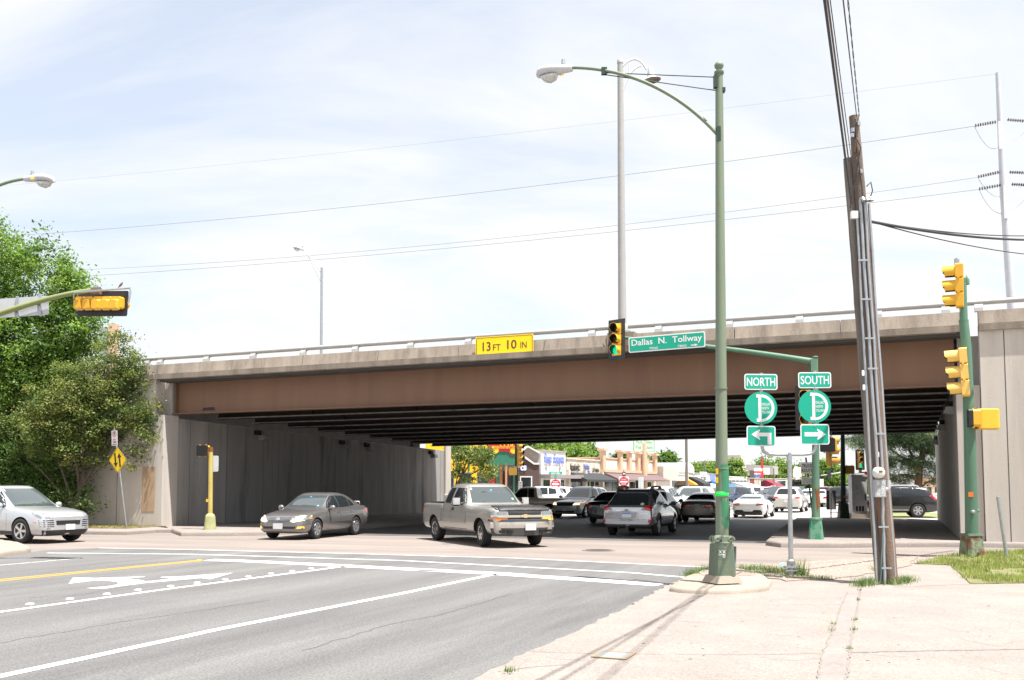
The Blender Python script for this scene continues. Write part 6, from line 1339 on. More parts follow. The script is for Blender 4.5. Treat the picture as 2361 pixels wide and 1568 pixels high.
# distant traffic: copies with their own paint
KSUV = common('suv', 'sport_utility_vehicle', 'white SUV parked at the shops behind the wagon', PW, 'cars in the far street', L=4.7, W=1.86, H=1.72, wb=2.75, r=.36); KSED = common('sedan', 'sedan', 'white parked sedan beyond the coupe', PW, 'cars in the far street', H=1.46)
first = {'suv': True, 'sedan': True}
def far(kind, px, py, heading, pm, label):
    k = KSUV if kind == 'suv' else KSED; p = P(px, py)
    if first[kind] :
        first[kind] = False; k.t.location = p; k.t.rotation_euler = (0, 0, heading); k.t['label'] = label; return
    copy_tree(k.t, None, p, heading, label, pm)
TO, FR_ = HA, HA+math.pi; PK = HA+R(90)
for a in (('suv', 1532, 1188, TO, PW, 'white SUV with a roof rack just beyond the silver wagon'), ('sedan', 1700, 1158, TO+R(60), PW, 'white sedan parked before the awning shops right of the lamp post'),
          ('suv', 1572, 1176, PK+R(20), PW, 'white SUV parked nose out between the wagon and the gold sedan'), ('suv', 1590, 1170, PK, PW, 'second white SUV parked by the orange awning shop'), ('suv', 1596, 1186, FR_, PW, 'white pickup-like SUV facing us beside the gold sedan'),
          ('suv', 1682, 1173, FR_-R(20), PBL, 'navy SUV at the median just right of the green street lamp pole'), ('suv', 1703, 1160, TO+R(70), PS, 'silver SUV parked side-on right of the street lamp pole'),
          ('sedan', 1718, 1156, TO+R(65), PW, 'white car parked third right of the street lamp pole'), ('suv', 1732, 1155, TO+R(65), PW, 'white SUV parked behind the low white coupe'),
          ('sedan', 1768, 1164, FR_-R(25), PG, 'dark grey sedan coming toward us right of the white coupe'), ('suv', 1792, 1166, FR_, PG, 'grey SUV coming toward us with its grille lit'), ('sedan', 1756, 1154, FR_, PB, 'black sedan far down the street by the red awning'),
          ('suv', 1838, 1160, FR_, PB, 'black SUV facing us above the pale champagne SUV'), ('sedan', 1850, 1152, FR_, PBL, 'small navy sedan beyond the white sedan'), ('suv', 1906, 1163, TO, PR, 'dark red SUV driving away between the poles'),
          ('sedan', 1890, 1168, TO, PW, 'white sedan driving away just right of the mast arm pole'), ('suv', 1962, 1166, FR_+R(50), PG, 'grey SUV turning beyond the dark signal pole'), ('sedan', 1935, 1157, FR_, PS, 'silver sedan facing us far off past the trees'),
          ('sedan', 1355, 1176, PK, PG, 'dark sedan parked before the dark awning'), ('suv', 1232, 1174, PK+R(10), PW, 'white SUV parked behind the beige pickup'), ('suv', 1262, 1172, PK, PW, 'white car parked behind the do not enter sign'),
          ('sedan', 1808, 1150, TO, PG, 'dark sedan in the far queue of traffic'), ('sedan', 1872, 1150, TO, PW, 'tiny white sedan at the end of the street'), ('suv', 1780, 1150, TO, PS, 'silver SUV in the far queue beside the dark sedan'), ('suv', 2180, 1178, R(160), PW, 'white SUV partly hidden behind the right abutment')):
    far(*a)
# ================================================================== shops along the far street
def fx(px):
    a = (px-1180.5)/FPX; Yf = 47.4/(.505-a); return Vector((a*Yf, Yf, 0))
FD = Vector((.505, 1, 0)).normalized()
def hz(px, py): return at(px, py, fx(px).y).z
M_win = mat('shop_glass', (.02, .024, .028), .06, var=.3, vs=.5, spec=.7)
M_roof = mat('flat_roof', (.3, .29, .28), .9, var=.1)
class Shop:
    def __init__(s, label, px0, px1, ytop, m, depth=16., name='shop_building', cat='shop', group='shops along the far street', cop=None, off=0.):
        s.p0 = fx(px0)+Vector((FD.y, -FD.x, 0))*off; s.t = thing(name, label, cat, s.p0, 0, group); s.F = frame(s.p0, FD); s.w = (fx(px1)-fx(px0)).length; s.h = hz(px0, ytop)
        mb = MB(); mb.box((s.w/2, s.h/2, -depth/2), (s.w, s.h, depth), s.F); s.wall = mb.build('wall', m, s.t)
        mb = MB(); mb.box((s.w/2, s.h+.06, -depth/2), (s.w+.2, .14, depth+.2), s.F); mb.build('coping', cop or m, s.t)
    def X(s, px): return (fx(px)-fx_base(s)).dot(FD)
    def rect(s, nm, x0, x1, y0, y1, m, z0=0., z1=.03, parent=None):
        mb = MB(); mb.rect(s.F, (x0+x1)/2, (y0+y1)/2, x1-x0, y1-y0, z0, z1); return mb.build(nm, m, parent or s.t)
    def awning(s, x0, x1, yt, yb, out, m, valance=.35):
        mb = MB(); F = s.F; P_ = lambda x, y, z: F @ Vector((x, y, z)); n = 8
        vs = []
        for k in range(n+1):
            t = k/n; vs += [P_(x0, yt+(yb-yt)*t**1.15, .03+out*t), P_(x1, yt+(yb-yt)*t**1.15, .03+out*t)]
        vs += [P_(x0, yb-valance, .03+out), P_(x1, yb-valance, .03+out), P_(x0, yb-valance, 0), P_(x1, yb-valance, 0)]
        f = [[2*k, 2*k+1, 2*k+3, 2*k+2] for k in range(n+1)]
        f += [[2*k for k in range(n+2)] + [2*n+4], [2*k+1 for k in range(n+2)][::-1] + [2*n+5]]
        mb.add(vs, f[:n+1]+f[n+1:]); return mb.build('awning', m, s.t)
    def text(s, txt, x, y, w, h, m, nm='sign_lettering', bold=.02, ext=.12):
        a = MB(); a.text(s.F, txt, x, y, w, h, ext, bold=bold); n = len(a.v)
        b = MB(); b.text(s.F, txt, x+.06, y-.06, w, h, .02, bold=bold); sh = b.build('letter_return', M_blk2, s.t)
        return a.build(nm, m, s.t)
    def windows(s, x0, x1, y0, y1, n, fm, gap=.12):
        w = (x1-x0)/n
        for k in range(n):
            a, b = x0+w*k+gap/2, x0+w*(k+1)-gap/2; f = s.rect('window', a, b, y0, y1, fm, 0., .04); s.rect('pane', a+.08, b-.08, y0+.08, y1-.08, M_win, .04, .05, f)
def fx_base(s): return s.p0
M_cream = mat('cream_stucco', (.62, .57, .5), .85, var=.06, vs=.6); M_whst = mat('white_stucco', (.62, .61, .58), .85, var=.05, vs=.5); M_stone = mat('pale_stone', (.5, .42, .33), .9, var=.3, vs=2.2, bump=.4, bs=6, col2=(.62, .56, .48), c2pos=.5, c2scale=1.6)
M_peach = mat('peach_stucco', (.56, .38, .26), .85, var=.06, vs=.5); M_tan = mat('tan_stucco', (.42, .34, .26), .85, var=.08, vs=.6); M_brick = mat('dark_brick', (.085, .055, .05), .9, var=.35, vs=6, vsc=(1, 1, 4), bump=.3, bs=20); M_gbrick = mat('grey_brick', (.3, .27, .25), .9, var=.2, vs=6, vsc=(1, 1, 4))
M_awk = mat('charcoal_awning', (.03, .031, .034), .85, var=.1); M_awp = mat('plum_metal_awning', (.14, .09, .095), .6, var=.2, vs=5, vsc=(4, 4, .3)); M_blue = mat('blue_awning', (.01, .13, .5), .7, var=.08); M_awr = mat('burgundy_awning', (.28, .012, .035), .7, var=.08); M_awo = mat('orange_awning', (.75, .33, .04), .7, var=.08); M_aww = mat('white_awning', (.66, .66, .64), .7, var=.05)
M_blet = mat('blue_letter', (.1, .16, .55), .4, var=.05); M_wlet = flat('white_letter', (.75, .76, .8), .4); M_redp = mat('red_panel', (.5, .02, .03), .5, var=.05); M_yelp = mat('yellow_wall', (.75, .43, .01), .8, var=.08, vs=.6); M_grnp = mat('green_panel', (.02, .13, .075), .6, var=.08)
WF = flat('white_frame', (.6, .6, .58), .5); DF = flat('bronze_frame', (.05, .04, .035), .5)
# burger restaurant: yellow building with a red and green roof sign
def own(px, Y): a = (px-1180.5)/FPX; return Vector((a*Y, Y, 0))
R0 = Vector((1, .1, 0)).normalized()
p0 = own(1030, 92); t = thing('restaurant', 'bright yellow hamburger restaurant with red trim seen past the left underpass wall', 'restaurant', p0); F = frame(p0, R0)
mpx = 92/FPX
def bb(nm, x0, x1, y0, y1, d0, d1, m, par=None):
    mb = MB(); mb.box(((x0+x1)/2, (y0+y1)/2, (d0+d1)/2), (x1-x0, y1-y0, d1-d0), F); return mb.build(nm, m, par or t)
bb('wall', -2, 4.6, 0, 8, -9, 0, M_yelp); bb('corner_trim', 4.2, 4.75, 0, 8.4, -.5, .1, M_redp); bb('corner_trim', 4.85, 5.5, 0, 4.4, -1, 0, flat('red_orange_trim', (.45, .16, .08), .8))
for k in range(3): w_ = bb('window', -.4+1.7*k, .75+1.7*k, 1.2, 3.1, 0, .05, flat('window_grey_green', (.12, .16, .13), .4)); bb('pane', -.3+1.7*k, .65+1.7*k, 1.3, 3.0, .05, .06, M_win, w_)
for k in range(3): bb('green_post', .9+1.2*k, 1.06+1.2*k, 3.2, 7.8, 0, .06, M_grnp)
bb('porch_roof', 4.6, 7.0, 4.25, 4.5, -3, 1.0, flat('porch_wood', (.4, .2, .1), .8)); bb('porch_post', 6.6, 6.85, 0, 4.3, .6, .85, flat('porch_wood', (.4, .2, .1), .8)); bb('porch_post', 5.7, 5.9, 0, 4.3, .6, .85, flat('porch_wood', (.4, .2, .1), .8)); bb('porch_wall', 4.7, 6.9, 0, 4.2, -3, -.2, mat('grey_screen', (.2, .19, .19), .8, var=.1)); bb('glass_band', 4.9, 6.6, 1.0, 3.2, -.2, -.15, M_win)
p1 = own(1130, 84); t2 = thing('restaurant_sign', 'red and yellow hamburger restaurant sign on a dark green panel', 'shop sign', p1); FS = frame(p1+Vector((0, 0, 0)), R0)
zc_ = lambda y: at(1160, y, 84).z; xs_ = lambda x: (x-1130)*84/FPX
def sg(nm, pts, z0, z1, m, par=None): mb = MB(); mb.poly(FS, [(xs_(x), zc_(y)) for x, y in pts], z0, z1); return mb.build(nm, m, par or t2)
bo = sg('green_board', [(1122, 1072), (1200, 1072), (1200, 1012), (1150, 1012), (1122, 1062)], -.3, 0, M_grnp)
sg('red_panel', [(1128, 1035), (1142, 1042), (1150, 1041), (1172, 1041), (1178, 1048), (1190, 1048), (1195, 1041), (1200, 1041), (1200, 1010), (1140, 1010), (1128, 1020)], 0, .08, M_redp)
sg('yellow_bar', [(1134, 1034), (1199, 1034), (1199, 1029), (1134, 1029)], .08, .14, M_yelp)
mb = MB(); mb.text(FS, 'OLD FASHIONED HAMBURGERS', xs_(1167), zc_(1031.5), xs_(1195)-xs_(1139), .15, .16, bold=.02); mb.build('lettering', M_redp, t2)
mb = MB(); mb.text(FS, 'TTTS', xs_(1166), zc_(1022.5), 1.35, .5, .16, bold=.05); mb.build('lettering', M_yelp, t2)
mb = MB()
for x in (1142, 1184): mb.poly(FS, circ(xs_(x), zc_(1038), .3, 20) , .1, .12)
mb.build('wheel_ring', M_yelp, t2)
bb2 = MB(); bb2.box((xs_(1150), zc_(1100)/2+.5, -.9), (.3, zc_(1072)+1, .3), FS); bb2.box((xs_(1190), zc_(1100)/2+.5, -.9), (.3, zc_(1072)+1, .3), FS); bb2.build('support', M_grnp, t2)
# brick gabled mattress shop and its white front
p0 = own(1172, 98); F = frame(p0, R0); w = (1244-1172)*98/FPX; Z = lambda y: at(1200, y, 98).z
t = thing('mattress_shop', 'dark brick gabled side building with blue lettering below a grey gable', 'shop', p0); X_ = lambda x: (x-1172)*98/FPX
mb = MB(); mb.poly(F, [(0, 0), (w, 0), (w, Z(1069)), (X_(1231), Z(1069)), (X_(1212), Z(1056)), (X_(1172), Z(1056))], -10, 0); wl_ = mb.build('wall', M_brick, t)
mb = MB(); mb.poly(F, [(X_(1195), Z(1068)), (w, Z(1068)), (w, Z(1044)), (X_(1219), Z(1030)), (X_(1195), Z(1046))], -12, -.6); mb.build('gable', M_gbrick, t)
mb = MB(); mb.poly(F, [(X_(1219), Z(1027)), (w+.1, Z(1042)), (w+.1, Z(1046)), (X_(1219), Z(1031)), (X_(1194), Z(1048)), (X_(1194), Z(1044))], -12, -.3); mb.build('gable_trim', WF, t)
mb = MB(); mb.poly(F, [(X_(1209), Z(1056)), (X_(1231), Z(1071)), (w, Z(1071)), (w, Z(1067)), (X_(1232), Z(1067)), (X_(1211), Z(1052))], 0, .15); mb.build('white_cornice', WF, t)
mb = MB(); mb.text(F, 'Experts', X_(1182), Z(1079), 2.9, .95, .12, bold=.03); mb.build('sign_lettering', M_wlet, t); mb = MB(); mb.text(F, 'Experts', X_(1183), Z(1079.7), 2.95, 1.0, .03, bold=.06); mb.build('letter_return', M_blet, t)
mb = MB(); mb.rect(F, X_(1213), Z(1120), 1.3, 2.0, 0, .05); wi = mb.build('window', WF, t); mb = MB(); mb.rect(F, X_(1213), Z(1120), 1.05, 1.75, .05, .06); mb.build('pane', M_win, wi)
mb = MB(); mb.rect(F, X_(1160), Z(1065), 2.6, .35, 0, .08); mb.build('red_fascia', M_redp, t)
s = Shop('white mattress shop front with blue Sleep Experts lettering', 1247, 1304, 1039, M_whst, 9, cop=M_gbrick)
mb = MB(); mb.text(s.F, 'Sleep  Experts', s.w*.5, hz(1280, 1061), s.w*.8, 1.35, .12, bold=.035); mb.build('sign_lettering', M_blet, s.t)
for k in (.2, .75): mb = MB(); mb.poly(s.F @ Matrix.Translation((s.w*k, hz(1270, 1078), 0)), [(-.3, 0), (0, .4), (.3, 0), (0, -.4)], 0, .05); mb.build('diamond_tile', M_gbrick, s.t)
s.rect('canopy', -1, s.w+1.5, 2.6, 3.0, flat('grey_canopy', (.25, .22, .22), .7), 0, 1.6); s.windows(.4, s.w-.4, .4, 2.5, 3, WF)
s = Shop('stone fronted shop row with black, blue and bronze letter signs over a charcoal awning', 1306, 1384, 1058, M_stone)
y_ = hz(1330, 1079); s.text('facelogic', s.w*.22, y_, s.w*.26, 1.1, M_sblack); s.text('skin studio', s.w*.22, y_-.8, s.w*.22, .3, M_sblack); s.text('Nathan', s.w*.56, y_+.25, s.w*.17, .6, M_blet); s.text('Sports', s.w*.56, y_-.4, s.w*.17, .6, M_blet); s.text('L.B. Adams', s.w*.84, y_-.1, s.w*.2, .45, M_blk2)
s.awning(.6, s.w, hz(1311, 1089), hz(1333, 1106), 2.2, M_awk, .25); s.windows(1.2, s.w*.45, .3, 2.9, 2, M_cream); s.windows(s.w*.52, s.w*.95, .3, 2.9, 3, M_cream)
for k in (0, .48, 1.): s.rect('stone_pier', s.w*k-.25, s.w*k+.25, 0, 3.6, M_stone, 0, .4)
s = Shop('peach parapet shop row with raised piers and sign panels over a plum awning', 1386, 1506, 1056, M_peach)
n = 5; xs2 = [0, .30, .47, .64, .81, 1.]; ph = hz(1385, 1050)
for i, a in enumerate(xs2):
    s.rect('pier', s.w*a-.4, s.w*a+.5, hz(1385, 1087), s.h+.9, M_peach, 0, .45); s.rect('pier_cap', s.w*a-.6, s.w*a+.7, s.h+.9, s.h+1.15, M_peach, -.3, .65)
for i, (a, b) in enumerate(zip(xs2, xs2[1:])):
    pn = s.rect('sign_panel', s.w*a+.7, s.w*b-.6, s.h-2.9, s.h-.3, M_whst, 0, .06)
    tx = ('Salon Spa', 'ADEAUX', 'Hair+Nails', 'Elan', 'Alteration Shop')[i]; mb = MB(); mb.text(s.F, tx, s.w*(a+b)/2, s.h-1.5, s.w*(b-a)*.6, .7, .08, bold=.0); mb.build('lettering', flat('grey_lettering', (.3, .27, .25), .6), pn)
s.rect('cornice', 0, s.w, hz(1385, 1087)-.1, hz(1385, 1087)+.25, M_peach, 0, .5); s.awning(0, s.w, hz(1386, 1088), hz(1400, 1106), 2.4, M_awp, .1); s.windows(1, s.w*.45, .3, 2.8, 3, DF); s.windows(s.w*.5, s.w-1, .3, 2.8, 4, M_cream)
s = Shop('beige shop with a band of coloured tiles along its roofline', 1506, 1586, 1092, M_cream)
for k in range(14): s.rect('tile', s.w*(.01+.045*k), s.w*(.01+.045*k)+.85, s.h-.75, s.h-.1, [M_redp, M_yelp, mat('purple_tile', (.15, .03, .2), .5), M_yelp][k % 4], 0, .05)
s.rect('canopy_frame', s.w*.05, s.w*.45, 2.6, 4.6, mat('faded_canvas', (.5, .44, .38), .8), 0, 1.2); s.rect('lower_wall', 0, s.w, 0, 1.6, mat('grey_rose_wall', (.26, .22, .22), .8), 0, .05); s.windows(s.w*.5, s.w*.95, .5, 2.6, 4, DF); s.awning(s.w*.9, s.w*.99, hz(1578, 1104), hz(1578, 1117), 1.6, M_awo, .1)
s = Shop('white shop with black, white and blue awnings beside the street lamp pole', 1586, 1662, 1091, M_whst, cop=M_roof)
s.awning(.3, s.w*.22, hz(1590, 1099), hz(1590, 1115), 2.4, M_awk, .8); s.awning(s.w*.32, s.w*.66, hz(1610, 1114), hz(1610, 1130), 4, M_aww, .1); s.awning(s.w*.66, s.w*.98, hz(1630, 1110), hz(1630, 1124), 4, M_blue, .1)
mb = MB(); mb.rect(s.F, s.w*.42, hz(1612, 1103), s.w*.2, 2.2, 0, .1); b_ = mb.build('sign_board', M_wlet, s.t); mb = MB(); mb.text(s.F, 'by Eloc', s.w*.42, hz(1612, 1103), s.w*.15, 1.2, .12, bold=.03); mb.build('lettering', M_sblack, b_)
s.rect('sign_board', s.w*.62, s.w*.78, hz(1630, 1107), hz(1630, 1095), mat('periwinkle_sign', (.2, .25, .6), .5), 0, .1); s.text('PRO', s.w*.9, hz(1640, 1105), s.w*.12, 1., M_sblack); s.windows(s.w*.05, s.w*.95, .3, 2.6, 7, DF)
s = Shop('white shop with green striped awning right of the street lamp pole', 1664, 1722, 1099, M_whst, cop=WF); s.awning(s.w*.35, s.w*.95, hz(1700, 1112), hz(1700, 1122), 3, mat('pale_green_awning', (.5, .53, .46), .8), .2); s.awning(0, s.w*.25, hz(1672, 1116), hz(1672, 1126), 4, mat('tan_awning', (.5, .36, .22), .8), .2); s.windows(.5, s.w-.5, .3, 3, 6, WF)
s = Shop('tan garage shop with an open dark bay below the red sign', 1724, 1748, 1103, M_tan); s.rect('garage_bay', s.w*.15, s.w*.55, 0, 5, M_sblack, 0, .04); s.text('ES', s.w*.3, hz(1730, 1116), s.w*.3, 1.2, M_redp)
pg_ = fx(1700)+Vector((-FD.y, FD.x, 0))*0; 
t = thing('warehouse', 'pale gabled warehouse roof behind the shops and red sign', 'building', own(1730, 215)); F = frame(own(1730, 215), (1, 0, 0)); m_ = 215/FPX
mb = MB(); mb.poly(F, [(-36*m_, 0), (26*m_, 0), (26*m_, at(0, 1098, 215).z), (-4*m_, at(0, 1085, 215).z), (-36*m_, at(0, 1098, 215).z)], -14, 0); mb.build('wall', M_cream, t)
mb = MB(); mb.poly(F, [(-38*m_, at(0, 1098, 215).z), (-4*m_, at(0, 1085, 215).z), (28*m_, at(0, 1098, 215).z), (28*m_, at(0, 1097, 215).z), (-4*m_, at(0, 1083.6, 215).z), (-38*m_, at(0, 1097, 215).z)], -14.4, .4); mb.build('roof', M_roof, t); mb = MB(); mb.rect(F, -6*m_, at(0, 1098, 215).z-.3, 2.6, .8, 0, .05); mb.build('vent', M_dark, t)
s = Shop('cream shop with a burgundy awning and a tall brick chimney', 1750, 1788, 1104, M_cream, cop=M_tan); s.awning(s.w*.3, s.w*.72, hz(1768, 1107), hz(1768, 1126), 3.5, M_awr, .4); s.windows(1, s.w-1, .3, 3.4, 5, DF)
mb = MB(); mb.box((s.w*.55, (s.h+hz(1785, 1068))/2-1, -7), (5, hz(1785, 1068)+4-2, 3), s.F); mb.build('chimney', mat('chimney_stone', (.45, .4, .36), .9), s.t)
s = Shop('small pale shop front with blue awning down the street', 1789, 1812, 1108, M_whst, group='shops along the far street'); s.awning(s.w*.1, s.w*.6, hz(1800, 1120), hz(1800, 1132), 5, mat('slate_awning', (.2, .25, .35), .8), .3); s.windows(s.w*.1, s.w*.9, .3, 3.4, 5, DF)
s = Shop('pale corner building with twin arched parapets far down the street', 1813, 1853, 1104, M_cream, 26)
mb = MB(); mb.box((s.w*.3, s.h+2.2, -14), (s.w*.5, 4.2, 20), s.F, 0, .5); mb.build('roof', M_roof, s.t)
for k in (.6, .88): mb = MB(); mb.poly(s.F @ Matrix.Translation((s.w*k, s.h, 0)), [(-3, -.2)]+[(3*math.cos(R(a)), 3.2*math.sin(R(a))) for a in range(180, -1, -20)][::-1], -.6, .1); mb.build('arched_parapet', M_cream, s.t)
s.windows(s.w*.1, s.w*.9, s.h*.45, s.h*.8, 7, DF); s.windows(s.w*.05, s.w*.95, .3, 4, 7, mat('brick_surround', (.4, .22, .15), .8))
# roof plant
for i, (px, py, w_, h_) in enumerate(((1520, 1087, 3, 1.4), (1538, 1086, 3.4, 1.5), (1574, 1083, 3, 2.2))):
    p = at(px, py+6, fx(px).y+6); t = thing('roof_unit', ('grey roof unit on the tiled beige shop', 'second roof unit on the tiled beige shop', 'white domed vent on the tiled beige shop')[i], 'roof unit', p, 0, 'roof units'); mb = MB()
    if i < 2: mb.box(p+Vector((0, 0, h_/2)), (w_, 2, h_), None, 0, .95); mb.box(p+Vector((0, 0, h_+.1)), (w_*.9, 1.8, .2))
    else: mb.lathe([(1.9, -.3), (1.9, .6), (1.6, 1.2), (.9, 1.6), (0, 1.7)], upright(p), 16)
    mb.build('casing', M_lampb if i < 2 else M_whst, t)
# free-standing shop signs
def postsign(label, px, y0, y1, wpx, Y, face, m_face, m_post, txt, name='pole_sign', pw=.25, tcol=None, py_b=1150):
    c = at(px, (y0+y1)/2, Y); t = thing(name, label, 'shop sign', (c.x, Y, 0)); m_ = Y/FPX; F = frame(c, (1, .2, 0))
    mb = MB(); mb.rect(F, 0, 0, wpx*m_, (y1-y0)*m_, -.3, 0); p_ = mb.build('sign_panel', m_face, t)
    mb = MB(); mb.tube([(c.x, Y+.3, 0), (c.x, Y+.3, c.z)], pw, 8); mb.build('post', m_post, t)
    for (s_, yy, ww, hh, mm) in txt: mb = MB(); mb.text(F, s_, 0, (((y0+y1)/2)-yy)*m_, ww*m_, hh*m_, .03, bold=.02); mb.build('lettering', mm, p_)
    return t, F, m_, p_
M_cream_s = flat('cream_sign', (.62, .64, .48), .5); M_tealL = flat('teal_lettering', (.1, .4, .3), .5)
t, F, m_, p_ = postsign('cream Park Cities Pet Salon pole sign under the far edge of the overpass', 1485, 1004, 1041, 48, 128, None, M_cream_s, M_peach, [('Park Cities', 1019, 38, 6.5, M_tealL), ('Pet Salon', 1031, 41, 8, M_tealL)], pw=.45)
mb = MB()
for x, y, w_, h_ in ((0, 18.6, 49, 1), (0, -18.6, 49, 1), (24.2, 0, 1, 37), (-24.2, 0, 1, 37)): mb.rect(F, x*m_, y*m_, w_*m_, h_*m_, -.2, .05)
mb.build('frame', M_tealL, t)
t, F, m_, p_ = postsign('red and blue Firestone pole sign in front of the tan garage', 1743.5, 1086.5, 1099, 25, 196, None, M_redp, mat('blue_grey_post', (.25, .35, .42), .5), [('Firestone', 1091.5, 21, 5.5, M_wlet)], pw=.35)
mb = MB(); mb.rect(F, 0, -4.6*m_, 25*m_, 3.2*m_, 0, .04); mb.build('blue_band', M_blue, p_)
t, F, m_, p_ = postsign('white shop sign with an orange mark behind the red garage sign', 1757, 1079, 1094, 38, 212, None, M_whst, M_redp, [('es Galore', 1091, 15, 4, M_redp)], pw=.4)
mb = MB(); mb.poly(F, circ(2*m_, 2.*m_, 2.2*m_, 14, 3*m_), 0, .05); mb.build('orange_mark', M_awo, p_); mb = MB(); F2 = frame(at(1758, 1079, 212)); mb.poly(F2, [(-3*m_, 0), (2*m_, 0), (.6*m_, 27*m_), (-.3*m_, 27*m_)], -.4, .1); mb.build('red_spire', M_redp, t)
# far wooden poles
def fpole(label, px, ytop, Y, r, cross=None):
    p = at(px, 1100, Y); t = thing('far_utility_pole', label, 'utility pole', (p.x, Y, 0), 0, 'far utility poles'); mb = MB(); mb.tube([(p.x, Y, 0), at(px-1, ytop, Y)], [r, r*.7], 8); mb.build('pole', M_wood2, t)
    if cross: mb = MB(); c = at(px-1, ytop+cross, Y); mb.box(c, (2.6, .15, .15)); mb.build('crossarm', M_wood2, t)
fpole('brown far pole left of the street lamp, rising past the overpass edge', 1583, 960, 112, .2); fpole('far pole with a crossarm by the round vent', 1675-50, 1062, 170, .17, 3); fpole('distant thin pole right of the white gabled roof', 1785, 1080, 200, .16); fpole('far pole with crossarm behind the peach shops', 1674-1, 1063, 165, .17, 4)
# ------------------------------------------------------------------ signs and signals just beyond the overpass
def dne(label, px, py, s, red_post=True):
    Y = .76*FPX/s; c = at(px, py, Y); t = thing('do_not_enter_sign', label, 'road sign', (c.x, Y, 0), 0, 'do not enter signs'); F = frame(c, (1, -.1, 0)); q = .76
    mb = MB(); mb.rect(F, 0, 0, q, q, -.01, 0, 0, .05); p_ = mb.build('sign_panel', M_swhite, t)
    mb = MB(); mb.poly(F, circ(0, 0, q*.475, 30), 0, .006); mb.build('red_disc', M_sred, p_)
    mb = MB(); mb.rect(F, 0, -.01, q*.72, q*.15, .006, .01); mb.text(F, 'DO NOT', 0, .17, q*.52, .1, .01, bold=.03); mb.text(F, 'ENTER', 0, -.19, q*.46, .1, .01, bold=.03); mb.build('white_legend', M_swhite, p_)
    mb = MB(); mb.tube([(c.x, Y+.03, 0), (c.x, Y+.03, c.z+.9)], .035, 8); mb.build('post', M_sred if red_post else M_galv, t); return t, F, Y
t, F, Y = dne('do not enter sign on a red post below the Lomo Alto street sign', 1281, 1116, 23)
for (s_, y, w_, h_) in (('Lomo Alto', 1090.5, 31, 6.2), ('Dal', 1098.8, 7, 6)):
    c = at(1281, y, Y); G = frame(c, (1, .1, 0)); t2 = thing('street_name_sign', 'green Lomo Alto street name sign over the do not enter sign' if s_[0] == 'L' else 'short green street sign blade end-on above the do not enter sign', 'street sign', c); mb = MB(); mb.rect(G, 0, 0, w_*Y/FPX, h_*Y/FPX, -.01, 0, 0, .02); p_ = mb.build('sign_panel', M_sgreen, t2); 
    if s_[0] == 'L': mb = MB(); mb.text(G, s_, 0, 0, w_*.66*Y/FPX, .15, .004, bold=.02); mb.build('lettering', M_swhite, p_)
t, F, Y = dne('do not enter sign above the silver wagon roof', 1438.5, 1110.5, 23)
c = at(1438.5, 1093, Y); t2 = thing('one_way_sign', 'tiny black and white one way sign on top of the do not enter post', 'road sign', c); G = frame(c); mb = MB(); mb.rect(G, 0, 0, .25, .3, -.01, 0, 0, .02); p_ = mb.build('sign_panel', M_sblack, t2); mb = MB(); mb.poly(G, [(-.1, .02), (0, .1), (0, .06), (.1, .06), (.1, -.02), (0, -.02), (0, -.06)], .002, .004); mb.build('arrow', M_swhite, p_)
dne('small distant do not enter sign by the burgundy awning', 1783.5, 1125, 11, False)
c = at(1477.5, 1113, 66); t2 = thing('rear_facing_sign', 'grey backs of two road signs right of the do not enter sign', 'road sign', (c.x, 66, 0)); mb = MB(); mb.rect(frame(c, (1, .2, 0)), -.08, 0, .22, .8, 0, .02, 0, .03); mb.build('sign_panel', M_back, t2); mb = MB(); mb.rect(frame(c, (.6, .5, 0)), .15, 0, .25, .8, 0, .02, 0, .03); mb.build('sign_panel', M_back, t2); mb = MB(); mb.tube([(c.x, 66.1, 0), (c.x, 66.1, c.z+.4)], .03, 6); mb.build('post', M_galv, t2)
# four-light signal left
Y = 60.; q = at(1191, 1140, Y); t = thing('signal_pole', 'dark green signal pole at the far left corner of the underpass', 'signal pole', (q.x, Y, 0)); mb = MB(); mb.tube([(q.x, Y, 0), at(1191, 1010, Y)], [.14, .11], 12); mb.build('pole', M_dkgreen, t); mb = MB(); taper_base(mb, upright((q.x, Y, 0)), .5, .36, .8); mb.build('base', M_dkgreen, t); mb = MB(); mb.tube([at(1191, 1079, Y), at(1191, 1074, Y)], .15, 12); mb.build('band', M_galv, t)
head('traffic_signal', 'four light signal hanging on the dark pole beside the brick shop', frame(at(1200, 1050, Y-.2), facing((.85, -.5, 0))), 4, None, False, ys=M_dsig, sz=.365)
walk_signal('dull yellow walk signal box left of the four light signal', frame(at(1183, 1087, Y-.1), (-1, .2, 0)), ys=M_dsig, s=.5)
c = at(1200, 1124, Y-.3); t2 = thing('yield_sign', 'narrow white left turn yield sign on the dark signal pole', 'road sign', c); G = frame(c, (1, -.3, 0)); mb = MB(); mb.rect(G, 0, 0, .24, .8, -.01, 0, 0, .03); p_ = mb.build('sign_panel', M_swhite, t2); mb = MB()
for k, s_ in enumerate(('LEFT', 'TURN', 'YIELD', 'ON')): mb.text(G, s_, 0, .28-.16*k, .17, .1, .003, bold=.02)
mb.build('lettering', M_sblack, p_); mb = MB(); mb.poly(G, circ(0, -.32, .06, 16), .002, .004); mb.build('green_ball', M_gon, p_)
